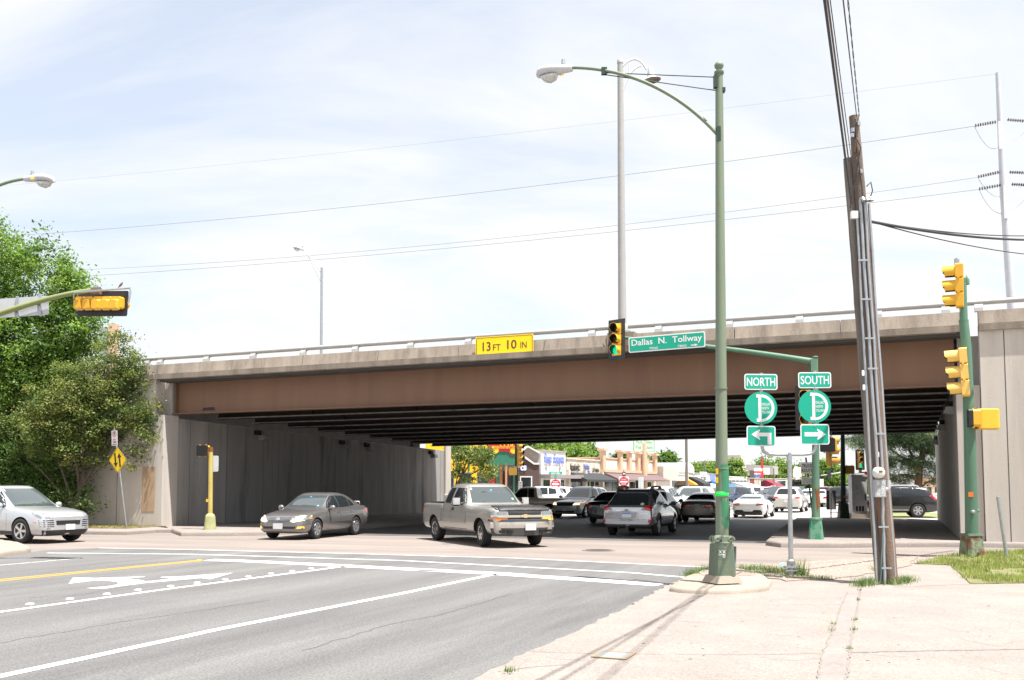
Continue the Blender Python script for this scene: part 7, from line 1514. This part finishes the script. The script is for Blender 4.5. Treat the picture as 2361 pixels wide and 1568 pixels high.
# right corner: dark pole, green signal, red hand, cabinet
b = P(1945, 1195, .15); Y = b.y; t = thing('signal_pole', 'dark green signal pole with flared base at the far right corner', 'signal pole', b); mb = MB(); taper_base(mb, upright(b), .5, .36, .75); mb.box((b.x, Y, .95), (.4, .4, .06)); mb.build('base', M_dkgreen, t); mb = MB(); mb.tube([(b.x, Y, .8), at(1943, 1000, Y)], [.13, .1], 12); po = mb.build('pole', M_dkgreen, t); mb = MB(); mb.rect(frame(at(1945, 1145, Y)+Vector((0, -.125, 0))), 0, 0, .1, .1, 0, .01); mb.build('sticker', flat('orange_sticker', (.75, .16, .02), .5), po)
walk_signal('dull yellow back of a walk signal on the dark pole', frame(at(1958, 1083, Y), (-1, .1, 0)), ys=M_dsig, s=.42)
Y = 64.; q = at(1983, 1100, Y); t = thing('signal_pole', 'olive signal post behind the grey cabinet', 'signal pole', (q.x, Y, 0)); mb = MB(); mb.tube([(q.x, Y, 0), at(1983, 1060, Y)], .11, 10); mb.build('post', M_olive, t)
head('traffic_signal', 'three light signal showing green above the grey cabinet', frame(at(1983, 1060, Y-.25), (1, .1, 0)), 3, 2, True, ys=M_dsig, sz=.38)
walk_signal('walk signal showing a red hand above the cabinet corner', frame(at(1991, 1097, Y-.3), (1, .1, 0)), True, ys=M_blk, s=.55)
b = P(1983, 1194.5, .15); t = thing('control_cabinet', 'grey metal signal control cabinet on the far pavement', 'cabinet', b); G = frame(b, (1, -.12, 0)); sc = b.y/FPX; Wc = 33*sc; Hc = 86*sc
mb = MB(); mb.box((0, .1, -.35), (Wc*1.25, .22, 1.1), G); mb.build('plinth', M_kerb, t); mb = MB(); mb.box((0, .2+Hc/2, -.35), (Wc, Hc, .75), G); bo = mb.build('casing', mat('cabinet_grey', (.55, .56, .57), .5, metal=.1, var=.1, vs=3), t); mb = MB(); mb.box((0, .24+Hc, -.35), (Wc*1.06, .1, .85), G); mb.box((0, .32+Hc, -.35), (Wc*.7, .1, .6), G); mb.build('lid', M_lampb, t)
for k in (-1, 0, 1): mb = MB(); mb.rect(G, k*Wc*.2, .2+Hc*.14, Wc*.13, Hc*.14, .03, .035); mb.build('vent', M_dark, bo)
mb = MB(); mb.rect(G, Wc*.38, .2+Hc*.45, .04, .3, .03, .06); mb.build('handle', M_blk, bo)
mb = MB()
for k in range(12): a = k*.9; x_, y_ = random.uniform(-.15, .1), Hc*(.62+.2*random.random()); vs, fs = strip([(x_, y_), (x_+.1*math.cos(a), y_+.1*math.sin(a)), (x_+.15*math.cos(a+.8), y_+.12*math.sin(a))], .012, .032); mb.add([G @ Vector(v) for v in vs], fs)
mb.build('scratches', flat('scratch_grey', (.26, .27, .28), .6), bo)
b = P(1916, 1194, .15); t = thing('rear_facing_sign', 'dark back of a small tall sign left of the dark signal pole', 'road sign', b); mb = MB(); mb.rect(frame(at(1916, 1153, b.y), (1, .1, 0)), 0, 0, .5, .95, 0, .02, 0, .03); mb.build('sign_panel', mat('dull_sign_back', (.13, .13, .13), .6), t); mb = MB(); mb.tube([b, at(1916, 1136, b.y)], .03, 6); mb.build('post', M_blk2, t)
# far overhead signals
Y = 105.; c0, c1 = at(1845, 1104, Y), at(1930, 1091, Y); t = thing('far_mast_arm', 'far grey mast arm with signals crossing before the green trees', 'signal pole', (at(1932, 1100, Y).x, Y, 0)); mb = MB(); mb.tube([at(1946, 1160, Y)-Vector((0, 0, 2)), at(1946, 1085, Y)], .15, 8); mb.build('pole', M_alu, t); mb = MB(); mb.tube([at(1946, 1088, Y), c1, c0], [.1, .08, .05], 8); mb.build('arm', M_alu, t)
for px, py in ((1853, 1107), (1888, 1096), (1912, 1094)): head('traffic_signal', {1853: 'leftmost tiny far signal seen from behind on the grey mast arm', 1888: 'middle tiny far signal on the grey mast arm', 1912: 'tiny far signal nearest the dark pole on the grey mast arm'}[px], frame(at(px, py, Y-.1), (-1, 0, 0)), 3, None, False, 'far signals on the mast arm', M_blk2, lens=False, sz=.34)
c = at(1893, 1115, 92); t = thing('parking_sign', 'small white sign on a thin post before the green trees', 'road sign', (c.x, 92, 0)); mb = MB(); mb.rect(frame(c), 0, 0, .5, .9, 0, .02); mb.build('sign_panel', M_swhite, t); mb = MB(); mb.tube([(c.x, 92.1, 0), (c.x, 92.1, c.z)], .04, 6); mb.build('post', M_galv, t)
# beige tower behind the left trees and low buildings at right
t = thing('tower_building', 'beige slab tower peeking over the overpass behind the left trees', 'building', own(235, 75)); F = frame(own(249, 75)); mb = MB(); mb.box((0, at(248, 735, 75).z/2-.5, -.4), (.6, at(248, 728, 75).z, .8), F); mb.build('wall', mat('beige_panel', (.5, .34, .24), .8, var=.05), t); mb = MB(); mb.box((-.7, at(248, 735, 75).z/2-.7, -.5), (.8, at(248, 735, 75).z, .8), F); mb.build('window_band', mat('grey_glazing', (.25, .27, .27), .3), t)
for i, (px, w_, y, m) in enumerate(((2085, 30, 1108, M_whst), (2140, 40, 1100, M_peach), (2110, 60, 1118, M_tan))):
    Y = 95+8*i; t = thing('low_building', ('low white building glimpsed under the pine', 'low peach building glimpsed right of the pine trunk', 'low tan wall beyond the black SUV')[i], 'building', own(px, Y)); F = frame(own(px, Y)); mb = MB(); h_ = at(px, y, Y).z; mb.box((0, h_/2, -3), (w_*Y/FPX*1.6, h_, 6), F); mb.build('wall', m, t); mb = MB(); mb.box((0, h_+.1, -3), (w_*Y/FPX*1.66, .25, 6.3), F); mb.build('roof', M_roof, t)
    for k in (-1, 0, 1): mb = MB(); mb.rect(F, k*w_*Y/FPX*.45, h_*.45, w_*Y/FPX*.25, h_*.3, 0, .04); mb.build('window', M_win, t)
# ================================================================== trees and grass
def leafmat(name, col, tr=.36, var=.3):
    m = bpy.data.materials.new(name); m.use_nodes = True; n, l = m.node_tree.nodes, m.node_tree.links
    b = n['Principled BSDF']; b.inputs['Roughness'].default_value = .55; b.inputs['Specular IOR Level'].default_value = .35
    o = n['Material Output']; tl = n.new('ShaderNodeBsdfTranslucent'); mx = n.new('ShaderNodeMixShader'); mx.inputs[0].default_value = tr
    t = n.new('ShaderNodeTexCoord'); nt = n.new('ShaderNodeTexNoise'); nt.inputs['Scale'].default_value = 3.; nt.inputs['Detail'].default_value = 3; l.new(t.outputs['Object'], nt.inputs['Vector'])
    r = n.new('ShaderNodeValToRGB'); r.color_ramp.elements[0].position = .35; r.color_ramp.elements[1].position = .65
    r.color_ramp.elements[0].color = (*[c*(1-var) for c in col], 1); r.color_ramp.elements[1].color = (*[min(1, c*(1+var)) for c in col], 1)
    l.new(nt.outputs[0], r.inputs[0]); l.new(r.outputs[0], b.inputs['Base Color'])
    tc_ = n.new('ShaderNodeMix'); tc_.data_type = 'RGBA'; tc_.blend_type = 'MULTIPLY'; tc_.inputs['Factor'].default_value = 1; l.new(r.outputs[0], tc_.inputs['A']); tc_.inputs['B'].default_value = (1.5, 1.6, .8, 1); l.new(tc_.outputs['Result'], tl.inputs['Color'])
    l.new(b.outputs[0], mx.inputs[1]); l.new(tl.outputs[0], mx.inputs[2]); l.new(mx.outputs[0], o.inputs['Surface'])
    return m
def crown(name, parent, blobs, mats, clumps, per, spread, leaf, asp=.55, up=.35, shell=.45, needle=False, droop=0.):
    rng = RNG; V = []; MI = []
    tot = sum(b[1]*b[2]*b[3] for b in blobs)
    for (c, rx, ry, rz) in blobs:
        k = max(3, int(clumps*(rx*ry*rz)/tot)); d = rng.normal(size=(k, 3)); d /= np.linalg.norm(d, axis=1)[:, None]
        rad = (shell + (1-shell)*rng.random(k)**.6)[:, None]*(1+.12*rng.normal(size=(k, 1)))
        C = np.array(c) + d*rad*np.array([rx, ry, rz])
        for cc, dd in zip(C, d):
            m_ = int(per*(.6+.8*rng.random())); sp = spread*(.6+.8*rng.random())
            pos = cc + rng.normal(size=(m_, 3))*sp*np.array([1, 1, .62]); pos[:, 2] -= droop*rng.random(m_)
            nn = rng.normal(size=(m_, 3)) + dd*.5 + np.array([0, 0, up*2]); nn /= np.linalg.norm(nn, axis=1)[:, None]
            a = np.cross(nn, rng.normal(size=(m_, 3))); a /= np.linalg.norm(a, axis=1)[:, None]+1e-9; b_ = np.cross(nn, a)
            L = leaf*(.6+.8*rng.random((m_, 1))); a = a*L; b_ = b_*L*asp
            V.append(np.stack([pos-a, pos+b_*.9-a*.1, pos+a, pos-b_*.9-a*.1], 1)); MI.append(np.full(m_, rng.choice(len(mats), p=None)))
    V = np.concatenate(V); MI = np.concatenate(MI); n = len(V)
    me = bpy.data.meshes.new(name); me.vertices.add(n*4); me.vertices.foreach_set('co', V.reshape(-1)); me.loops.add(n*4); me.loops.foreach_set('vertex_index', np.arange(n*4, dtype=np.int32))
    me.polygons.add(n); me.polygons.foreach_set('loop_start', np.arange(0, n*4, 4, dtype=np.int32)); me.polygons.foreach_set('material_index', MI.astype(np.int32)); me.update(calc_edges=True)
    for m in mats: me.materials.append(m)
    o = bpy.data.objects.new(name, me); COL.objects.link(o); o.parent = parent; KIDS.setdefault(parent.name, []).append(o); o.matrix_parent_inverse = root_matrix(parent).inverted(); return o
M_bark = mat('bark', (.09, .07, .055), .95, var=.35, vs=8, vsc=(1, 1, .2), bump=.6, bs=25); M_barkr = mat('pine_bark', (.16, .085, .055), .95, var=.4, vs=6, bump=.6, bs=20)
LG = [leafmat('leaf_bright_green', (.19, .29, .055)), leafmat('leaf_mid_green', (.135, .225, .045)), leafmat('leaf_deep_green', (.085, .155, .033))]
LO = [leafmat('leaf_olive', (.165, .205, .06)), leafmat('leaf_olive_green', (.12, .165, .045)), leafmat('leaf_shade_green', (.075, .115, .03)), leafmat('leaf_yellowish', (.225, .24, .08))]
LF = [leafmat('leaf_far_yellow_green', (.17, .25, .05)), leafmat('leaf_far_green', (.1, .18, .04))]
LP = [leafmat('needle_grey_green', (.06, .095, .045), .15), leafmat('needle_dark', (.03, .055, .026), .15), leafmat('needle_pale', (.11, .155, .065), .15)]
LD = [leafmat('leaf_far_dark', (.07, .12, .04)), leafmat('leaf_far_deep', (.05, .09, .03))]
def trunk(parent, base, top, r0, r1, branches=(), m=M_bark, wob=.08, nm='trunk'):
    mb = MB(); n = 8; b, t_ = Vector(base), Vector(top); ps = [b.lerp(t_, k/n)+Vector((random.uniform(-wob, wob), random.uniform(-wob, wob), 0))*(0 < k) for k in range(n+1)]
    mb.tube(ps, [r0+(r1-r0)*k/n for k in range(n+1)], 9)
    for (f, e, r) in branches:
        i = max(0, min(n-1, int(f*n))); a = ps[i]; e = Vector(e); mid = a.lerp(e, .5)+Vector((random.uniform(-.2, .2), random.uniform(-.2, .2), .25)); mb.tube([a, a.lerp(mid, .5), mid, mid.lerp(e, .5)+Vector((0, 0, .1)), e], [r, r*.8, r*.6, r*.4, r*.2], 6)
    return mb.build(nm, m, parent)
# big bright tree at the left edge
Y = 38.5; g = lambda x, y, dy=0: tuple(at(x, y, Y+dy)); s = Y/FPX
b = at(20, 1190, Y); t = thing('tree', 'tall bright green leafy tree at the left edge in front of the retaining wall', 'tree', (b.x, Y, 0))
trunk(t, (b.x, Y, 0), g(10, 640), .26, .08, [(.35, g(-90, 800), .1), (.4, g(130, 760), .11), (.5, g(60, 650, -1), .09), (.6, g(-60, 620), .07), (.3, g(170, 900, .6), .09), (.25, g(90, 880, -1.4), .09)])
crown('crown', t, [(g(20, 565), 80*s, 1.4, 72*s), (g(165, 680), 62*s, 1.3, 72*s), (g(185, 760), 55*s, 1.2, 55*s), (g(100, 640), 90*s, 1.7, 90*s), (g(-40, 680), 110*s, 1.9, 110*s), (g(130, 760), 92*s, 1.8, 85*s), (g(40, 800), 130*s, 2.2, 120*s), (g(-90, 850), 130*s, 2.2, 140*s), (g(90, 900, .4), 120*s, 2., 110*s), (g(150, 850, .5), 75*s, 1.5, 80*s)], LG, 880, 92, .27, .072, up=.5)
# olive shrubby tree in front of the wall corner
Y = 36.6; s = Y/FPX; b = at(175, 1205, Y); t = thing('tree', 'olive yellowish small tree with bare twigs in front of the retaining wall corner', 'tree', (b.x, Y, .1))
trunk(t, (b.x, Y, 0), g(215, 860), .13, .04, [(.2, g(110, 960), .06), (.3, g(300, 940), .07), (.35, g(330, 880), .05), (.25, g(150, 1040, -.6), .06), (.5, g(260, 800), .05), (.4, g(180, 880, -.8), .05), (.15, g(60, 1060), .06), (.3, g(290, 1060), .035)])
crown('crown', t, [(g(262, 810), 42*s, .8, 45*s), (g(348, 935), 16*s, .3, 20*s), (g(352, 968), 14*s, .3, 14*s), (g(140, 862), 28*s, .6, 26*s), (g(92, 935), 30*s, .6, 28*s), (g(282, 775), 16*s, .4, 18*s), (g(318, 850), 16*s, .3, 16*s), (g(225, 880), 85*s, 1.2, 60*s), (g(300, 880), 42*s, .7, 52*s), (g(325, 960), 34*s, .6, 52*s), (g(155, 930), 85*s, 1.3, 65*s), (g(250, 970), 85*s, 1.1, 62*s), (g(110, 990), 70*s, 1.3, 55*s), (g(310, 1055), 30*s, .5, 30*s), (g(330, 990), 34*s, .5, 45*s), (g(300, 830), 26*s, .5, 30*s), (g(195, 1040), 70*s, 1.1, 45*s)], LO, 470, 95, .18, .05, shell=.35, up=.5)
Y = 38.2; s = Y/FPX; b = at(60, 1200, Y); t = thing('shrub', 'dark green dense shrub below the trees behind the silver car', 'shrub', (b.x, Y, .1))
trunk(t, (b.x, Y, 0), g(60, 1060), .12, .05, [(.3, g(140, 1090), .05), (.4, g(-10, 1050), .05)])
crown('crown', t, [(g(60, 1040), 110*s, 1.4, 75*s), (g(150, 1100), 75*s, 1.1, 60*s), (g(185, 1150), 45*s, .8, 40*s), (g(120, 1140, -1.2), 60*s, .7, 45*s), (g(165, 1130, -1.6), 45*s, .6, 50*s), (g(60, 1150, -1.), 60*s, .8, 40*s), (g(150, 1060, -1.2), 50*s, .7, 45*s), (g(195, 1165, -1.6), 26*s, .5, 24*s), (g(-40, 1080), 110*s, 1.5, 90*s), (g(70, 1130), 120*s, 1.3, 55*s)], LO[2:3]+LG[2:], 900, 60, .22, .05)
# twigs
# tree beyond the left wall
Y = 66.; s = Y/FPX; b = at(1078, 1170, Y); t = thing('tree', 'sparse olive tree in front of the yellow restaurant beyond the left wall', 'tree', (b.x, Y, 0))
trunk(t, (b.x-1.5, Y, 0), g(1080, 1060), .16, .05, [(.4, g(1060, 1085), .07), (.5, g(1130, 1078), .08), (.6, g(1105, 1045), .07), (.7, g(1045, 1040), .06), (.55, g(1140, 1100), .05)])
crown('crown', t, [(g(1058, 1042), 30*s, 1.2, 20*s), (g(1100, 1050), 34*s, 1.3, 24*s), (g(1125, 1085), 22*s, .9, 20*s), (g(1050, 1080), 16*s, .8, 22*s), (g(1075, 1112), 14*s, .6, 14*s), (g(1130, 1040), 16*s, .8, 14*s)], LO, 190, 34, .22, .09)
# far trees
def ftree(label, px, ytop, wpx, ybot, Y, mats, n=150, leaf=.35, per=26, name='tree', group='trees behind the shops'):
    global s_
    m_ = Y/FPX; c = at(px, ytop, Y); t = thing(name, label, 'tree', (c.x, Y, 0), 0, group); H = c.z; zb_ = max(.6, at(px, ybot, Y).z); w = wpx*m_/2
    trunk(t, (c.x, Y, 0), (c.x, Y, zb_+(H-zb_)*.5), .25, .1, [(.6, (c.x-w*.5, Y, (H+zb_)/2), .1), (.7, (c.x+w*.5, Y, (H+zb_)/2), .1)], wob=.1)
    bl = []
    for k in range(6): a = random.uniform(-1, 1); hh = random.uniform(.25, .75); ww = w*(.38+.3*random.random()); bl.append(((c.x+a*(w-ww), Y+random.uniform(-1, 1)*w*.4, zb_+(H-zb_)*hh*(1-.3*abs(a))), ww, ww, (H-zb_)*.27))
    bl.append(((c.x, Y, H-(H-zb_)*.3), w*.55, w*.55, (H-zb_)*.3))
    crown('crown', t, bl, mats, n, per, .16*w+.12, leaf, .6, shell=.5); return t
for i, a in enumerate((('broad yellow green tree behind the white mattress shop', 1250, 1008, 100, 1090, 140, LF), ('large green tree behind the stone shop row', 1310, 1012, 130, 1085, 150, LF+LG[1:2]), ('dark green tree between stone and peach shops', 1350, 1022, 60, 1085, 165, LG[1:]), ('pale green tree left of the brick gable', 1225, 1016, 70, 1080, 135, LF),
          ('small dark tree peeking over the peach parapet', 1430, 1046, 40, 1090, 180, LD), ('round dark green tree behind the pet salon post', 1530, 1046, 66, 1100, 165, LD+LG[1:2]), ('dark tree left of the pet salon post', 1490, 1056, 40, 1100, 175, LD), ('faint pale tree by the far crossarm pole', 1615, 1068, 66, 1105, 190, LF), ('pale green tree left of the lamp pole', 1640, 1066, 60, 1105, 200, LF), ('green tree just right of the street lamp pole', 1690, 1058, 46, 1106, 185, LF+LG[1:2]),
          ('tall pale tree behind the red spire sign', 1765, 1048, 70, 1110, 250, LF), ('pale tree right of the red spire', 1800, 1058, 60, 1115, 265, LF), ('green tree right of the pale corner building', 1840, 1066, 60, 1120, 300, LF+LD), ('dark bushy tree at the end of the street', 1862, 1104, 40, 1146, 240, LD), ('bright yellow green tree beyond the mast arm', 1910, 1062, 80, 1140, 150, LF), ('second bright green tree at the street corner', 1890, 1085, 60, 1145, 160, LF), ('low green tree right of the grey cabinet', 1998, 1100, 50, 1150, 140, LF), ('green tree behind the dark corner pole', 1940, 1085, 50, 1150, 170, LF+LG[:1]), ('pale tree far right of the street', 1870, 1072, 50, 1130, 290, LF))):
    ftree(*a)
# long-needled pine beyond the right end
Y = 61.; s = Y/FPX; b = at(2112, 1180, Y); t = thing('pine_tree', 'large pine with drooping needles and leaning trunk beyond the right opening', 'tree', (b.x, Y, 0))
trunk(t, (b.x-.2, Y, 0), g(2138, 985), .3, .14, [(.4, g(2060, 1100), .14), (.5, g(2030, 1060), .13), (.55, g(2085, 1010), .12), (.35, g(2160, 1110), .1), (.6, g(2000, 1010), .1), (.75, g(2170, 1010), .1)], M_barkr)
bl = [(g(1985, 1010), 36*s, 1.2, 16*s), (g(2030, 1020), 40*s, 1.5, 18*s), (g(2075, 1005), 48*s, 1.6, 22*s), (g(2120, 1010), 48*s, 1.6, 26*s), (g(2150, 1030), 34*s, 1.3, 24*s), (g(2060, 1060), 36*s, 1.3, 18*s), (g(2110, 1065), 40*s, 1.4, 18*s), (g(2150, 1080), 28*s, 1.1, 20*s), (g(2080, 1098), 30*s, 1.1, 14*s), (g(2070, 985), 90*s, 2, 30*s), (g(1960, 1015), 18*s, .8, 12*s), (g(2150, 1108), 28*s, 1, 10*s)]
crown('crown', t, bl, LP, 420, 80, .22, .17, .1, up=-.1, shell=.3, droop=.25)
# grass: mown verge at right, ragged tufts at the island, dry verge at left
def blades(name, mats, spots, h0_, h1_, w_, z, lean=.5):
    n = len(spots); P0 = np.array([(p[0], p[1], z if len(p) < 3 else p[2]) for p in spots]); a = RNG.random(n)*6.283; h = h0_+(h1_-h0_)*RNG.random(n)
    d = np.stack([np.cos(a), np.sin(a), np.zeros(n)], 1); tip = P0 + np.stack([np.cos(a+1.5)*lean*h*RNG.random(n), np.sin(a+1.5)*lean*h*RNG.random(n), h], 1)
    V = np.stack([P0-d*w_, P0+d*w_, tip], 1); me = bpy.data.meshes.new(name); me.vertices.add(n*3); me.vertices.foreach_set('co', V.reshape(-1)); me.loops.add(n*3); me.loops.foreach_set('vertex_index', np.arange(n*3, dtype=np.int32))
    me.polygons.add(n); me.polygons.foreach_set('loop_start', np.arange(0, n*3, 3, dtype=np.int32)); me.polygons.foreach_set('material_index', RNG.integers(0, len(mats), n).astype(np.int32)); me.update(calc_edges=True)
    for m in mats: me.materials.append(m)
    o = bpy.data.objects.new(name, me); COL.objects.link(o); o['kind'] = 'stuff'; return o
def inside(p, poly):
    c = False
    for i in range(len(poly)):
        x1, y1 = poly[i][:2]; x2, y2 = poly[i-1][:2]
        if (y1 > p[1]) != (y2 > p[1]) and p[0] < (x2-x1)*(p[1]-y1)/(y2-y1)+x1: c = not c
    return c
def scatter(poly, n):
    xs = [p[0] for p in poly]; ys = [p[1] for p in poly]; out = []
    while len(out) < n:
        p = (random.uniform(min(xs), max(xs)), random.uniform(min(ys), max(ys)))
        if inside(p, poly): out.append(p)
    return out
GM = [leafmat('grass_green', (.19, .25, .06), .25), leafmat('grass_yellow', (.34, .31, .13), .25), leafmat('grass_mid', (.25, .28, .085), .25)]
GR = px2([(2108, 1302), (2165, 1288.5), (2217, 1280), (2361, 1271), (2700, 1262), (2700, 1350), (2361, 1347), (2237, 1348), (2215, 1326), (2191, 1305), (2150, 1303)])
sheet('verge_soil', [(p.x, p.y) for p in GR], .03, mat('grass_soil', (.15, .15, .06), .95, var=.25, vs=3, col2=(.2, .165, .1), c2pos=.6, c2scale=2.5), .025)
from mathutils import noise as _ns
gp = [(p[0]+random.gauss(0, .05), p[1]+random.gauss(0, .05)) for p in scatter([(p.x, p.y) for p in GR], 70000)]
gp = [p for p in gp if _ns.noise(Vector((p[0]*1.3, p[1]*1.3, 0)))+.5*_ns.noise(Vector((p[0]*5, p[1]*5, 3))) > -.28+.25*random.random()]
blades('grass', GM, gp[::2], .02, .09, .006, .028); blades('grass', GM[:1]+GM[2:], gp[1::6], .05, .14, .007, .028, .9)
TG = [leafmat('weed_green', (.09, .17, .04), .25), leafmat('weed_pale', (.17, .22, .08), .25)]
def tuft(name, pix, n, rx, h, mats=TG):
    pts = []
    for (x, y) in pix:
        c = P(x, y); pts += [(c.x+random.gauss(0, rx), c.y+random.gauss(0, rx*.8)) for _ in range(n)]
    return blades(name, mats, pts, h*.3, h, .006, .03, .8)
def zt7(x, y): return ((2600+x*.3388)/1.7348, (2000+y*.3388)/1.7348)
tuft('weeds', [zt7(x, y) for x, y in ((490, 925), (540, 905), (620, 880), (680, 870))], 110, .09, .2)
tuft('weeds', [zt7(x, y) for x, y in ((1060, 855), (1120, 850), (1200, 840), (1270, 835), (1340, 845), (1430, 850), (1480, 870), (1540, 880), (1600, 895), (1270, 920))], 85, .13, .16)
tuft('weeds', [zt7(x, y) for x, y in ((1750, 900), (1765, 905), (1790, 915))], 60, .07, .4); tuft('weeds', [zt7(x, y) for x, y in ((2050, 945), (1900, 930), (1980, 940), (1700, 940))], 50, .12, .08)
tuft('weeds', [(1990, 1349), (2003, 1351), (1986, 1356), (2010, 1348), (2072, 1348), (2085, 1346), (2092, 1343), (2066, 1351), (2035, 1320), (2028, 1316)], 100, .09, .15)
tuft('weeds', [((2700+x*.5913)/1.7348, (2200+y*.5913)/1.7348) for x, y in ((1252, 285), (1240, 355), (1212, 490), (1205, 560), (1180, 690), (1060, 565), (1075, 520))], 14, .025, .06)
tuft('weeds', [((1600+795*.5506)/1.7348, (2150+1000*.5506)/1.7348)], 30, .03, .08)
DV = [P(70, 1204, .15), P(180, 1200, .15), P(384, 1214, .15), P(340, 1216, .15), P(293, 1219, .15), P(180, 1218, .15), P(110, 1212, .15)]
sheet('dry_verge', [(p.x, p.y) for p in DV], .165, mat('leaf_litter_soil', (.23, .18, .09), .95, var=.4, vs=6, col2=(.12, .085, .05), c2pos=.5, c2scale=4), .01)
blades('dry_grass', [GM[1], leafmat('litter', (.2, .14, .07), .1), GM[2]], [(p[0], p[1], .165) for p in scatter([(p.x, p.y) for p in DV], 5000)], .02, .09, .012, .165)
FV = [P(2030, 1193.5), P(2220, 1193.5), P(2300, 1182), P(2030, 1184)]
sheet('far_verge', [(p.x, p.y) for p in FV], .02, GM[1].copy() if False else mat('far_grass', (.2, .21, .08), .95, var=.2, vs=2), .02)
# litter on the gravel
p = P((2600+1570*.3388)/1.7348, (2000+822*.3388)/1.7348); mb = MB(); F = upright(p+Vector((0, 0, .05)), .4); mb.add([F @ Vector(v) for v in ((-.08, 0, 0), (0, -.02, .05), (.08, .01, .01), (.03, .03, .09), (-.05, .02, .07))], [[0, 1, 4], [1, 2, 3], [1, 3, 4]]); tag(mb.build('litter_wrapper', flat('turquoise_wrapper', (.15, .5, .6), .4)), 'crumpled turquoise wrapper in the weeds beside the sign post', 'litter')
p = P(2058, 1345); mb = MB()
for k in range(9): mb.box((random.gauss(0, .09), random.gauss(0, .05), .03+.02*random.random()), (.09, .06, .05), upright(p, k*.7), 0, .6)
tag(mb.build('crushed_can', mat('crumpled_grey', (.42, .43, .45), .4, metal=.4)), 'crumpled grey scrap at the foot of the utility pole', 'litter')
# stones of the gravel verge
mb = MB(); poly = [zb(440, 125), zb(760, 100), zb(1100, 80), zb(1360, 68), zb(1600, 62), zb(1540, 115), zb(1330, 160), zb(1050, 195), zb(760, 205), zb(560, 180)]
for p in scatter([(q.x, q.y) for q in poly], 900):
    r = random.uniform(.006, .022); F = upright((p[0], p[1], .032), random.random()*6); mb.add([F @ Vector(v)*1 for v in ((-r, -r*.7, 0), (r, -r*.8, 0), (r*.9, r, 0), (-r*.8, r*.9, 0), (0, 0, r*1.1))], [[0, 1, 4], [1, 2, 4], [2, 3, 4], [3, 0, 4]])
o = mb.build('gravel_stones', mat('gravel_stone', (.36, .31, .27), .9, var=.3, vs=8)); o['kind'] = 'stuff'
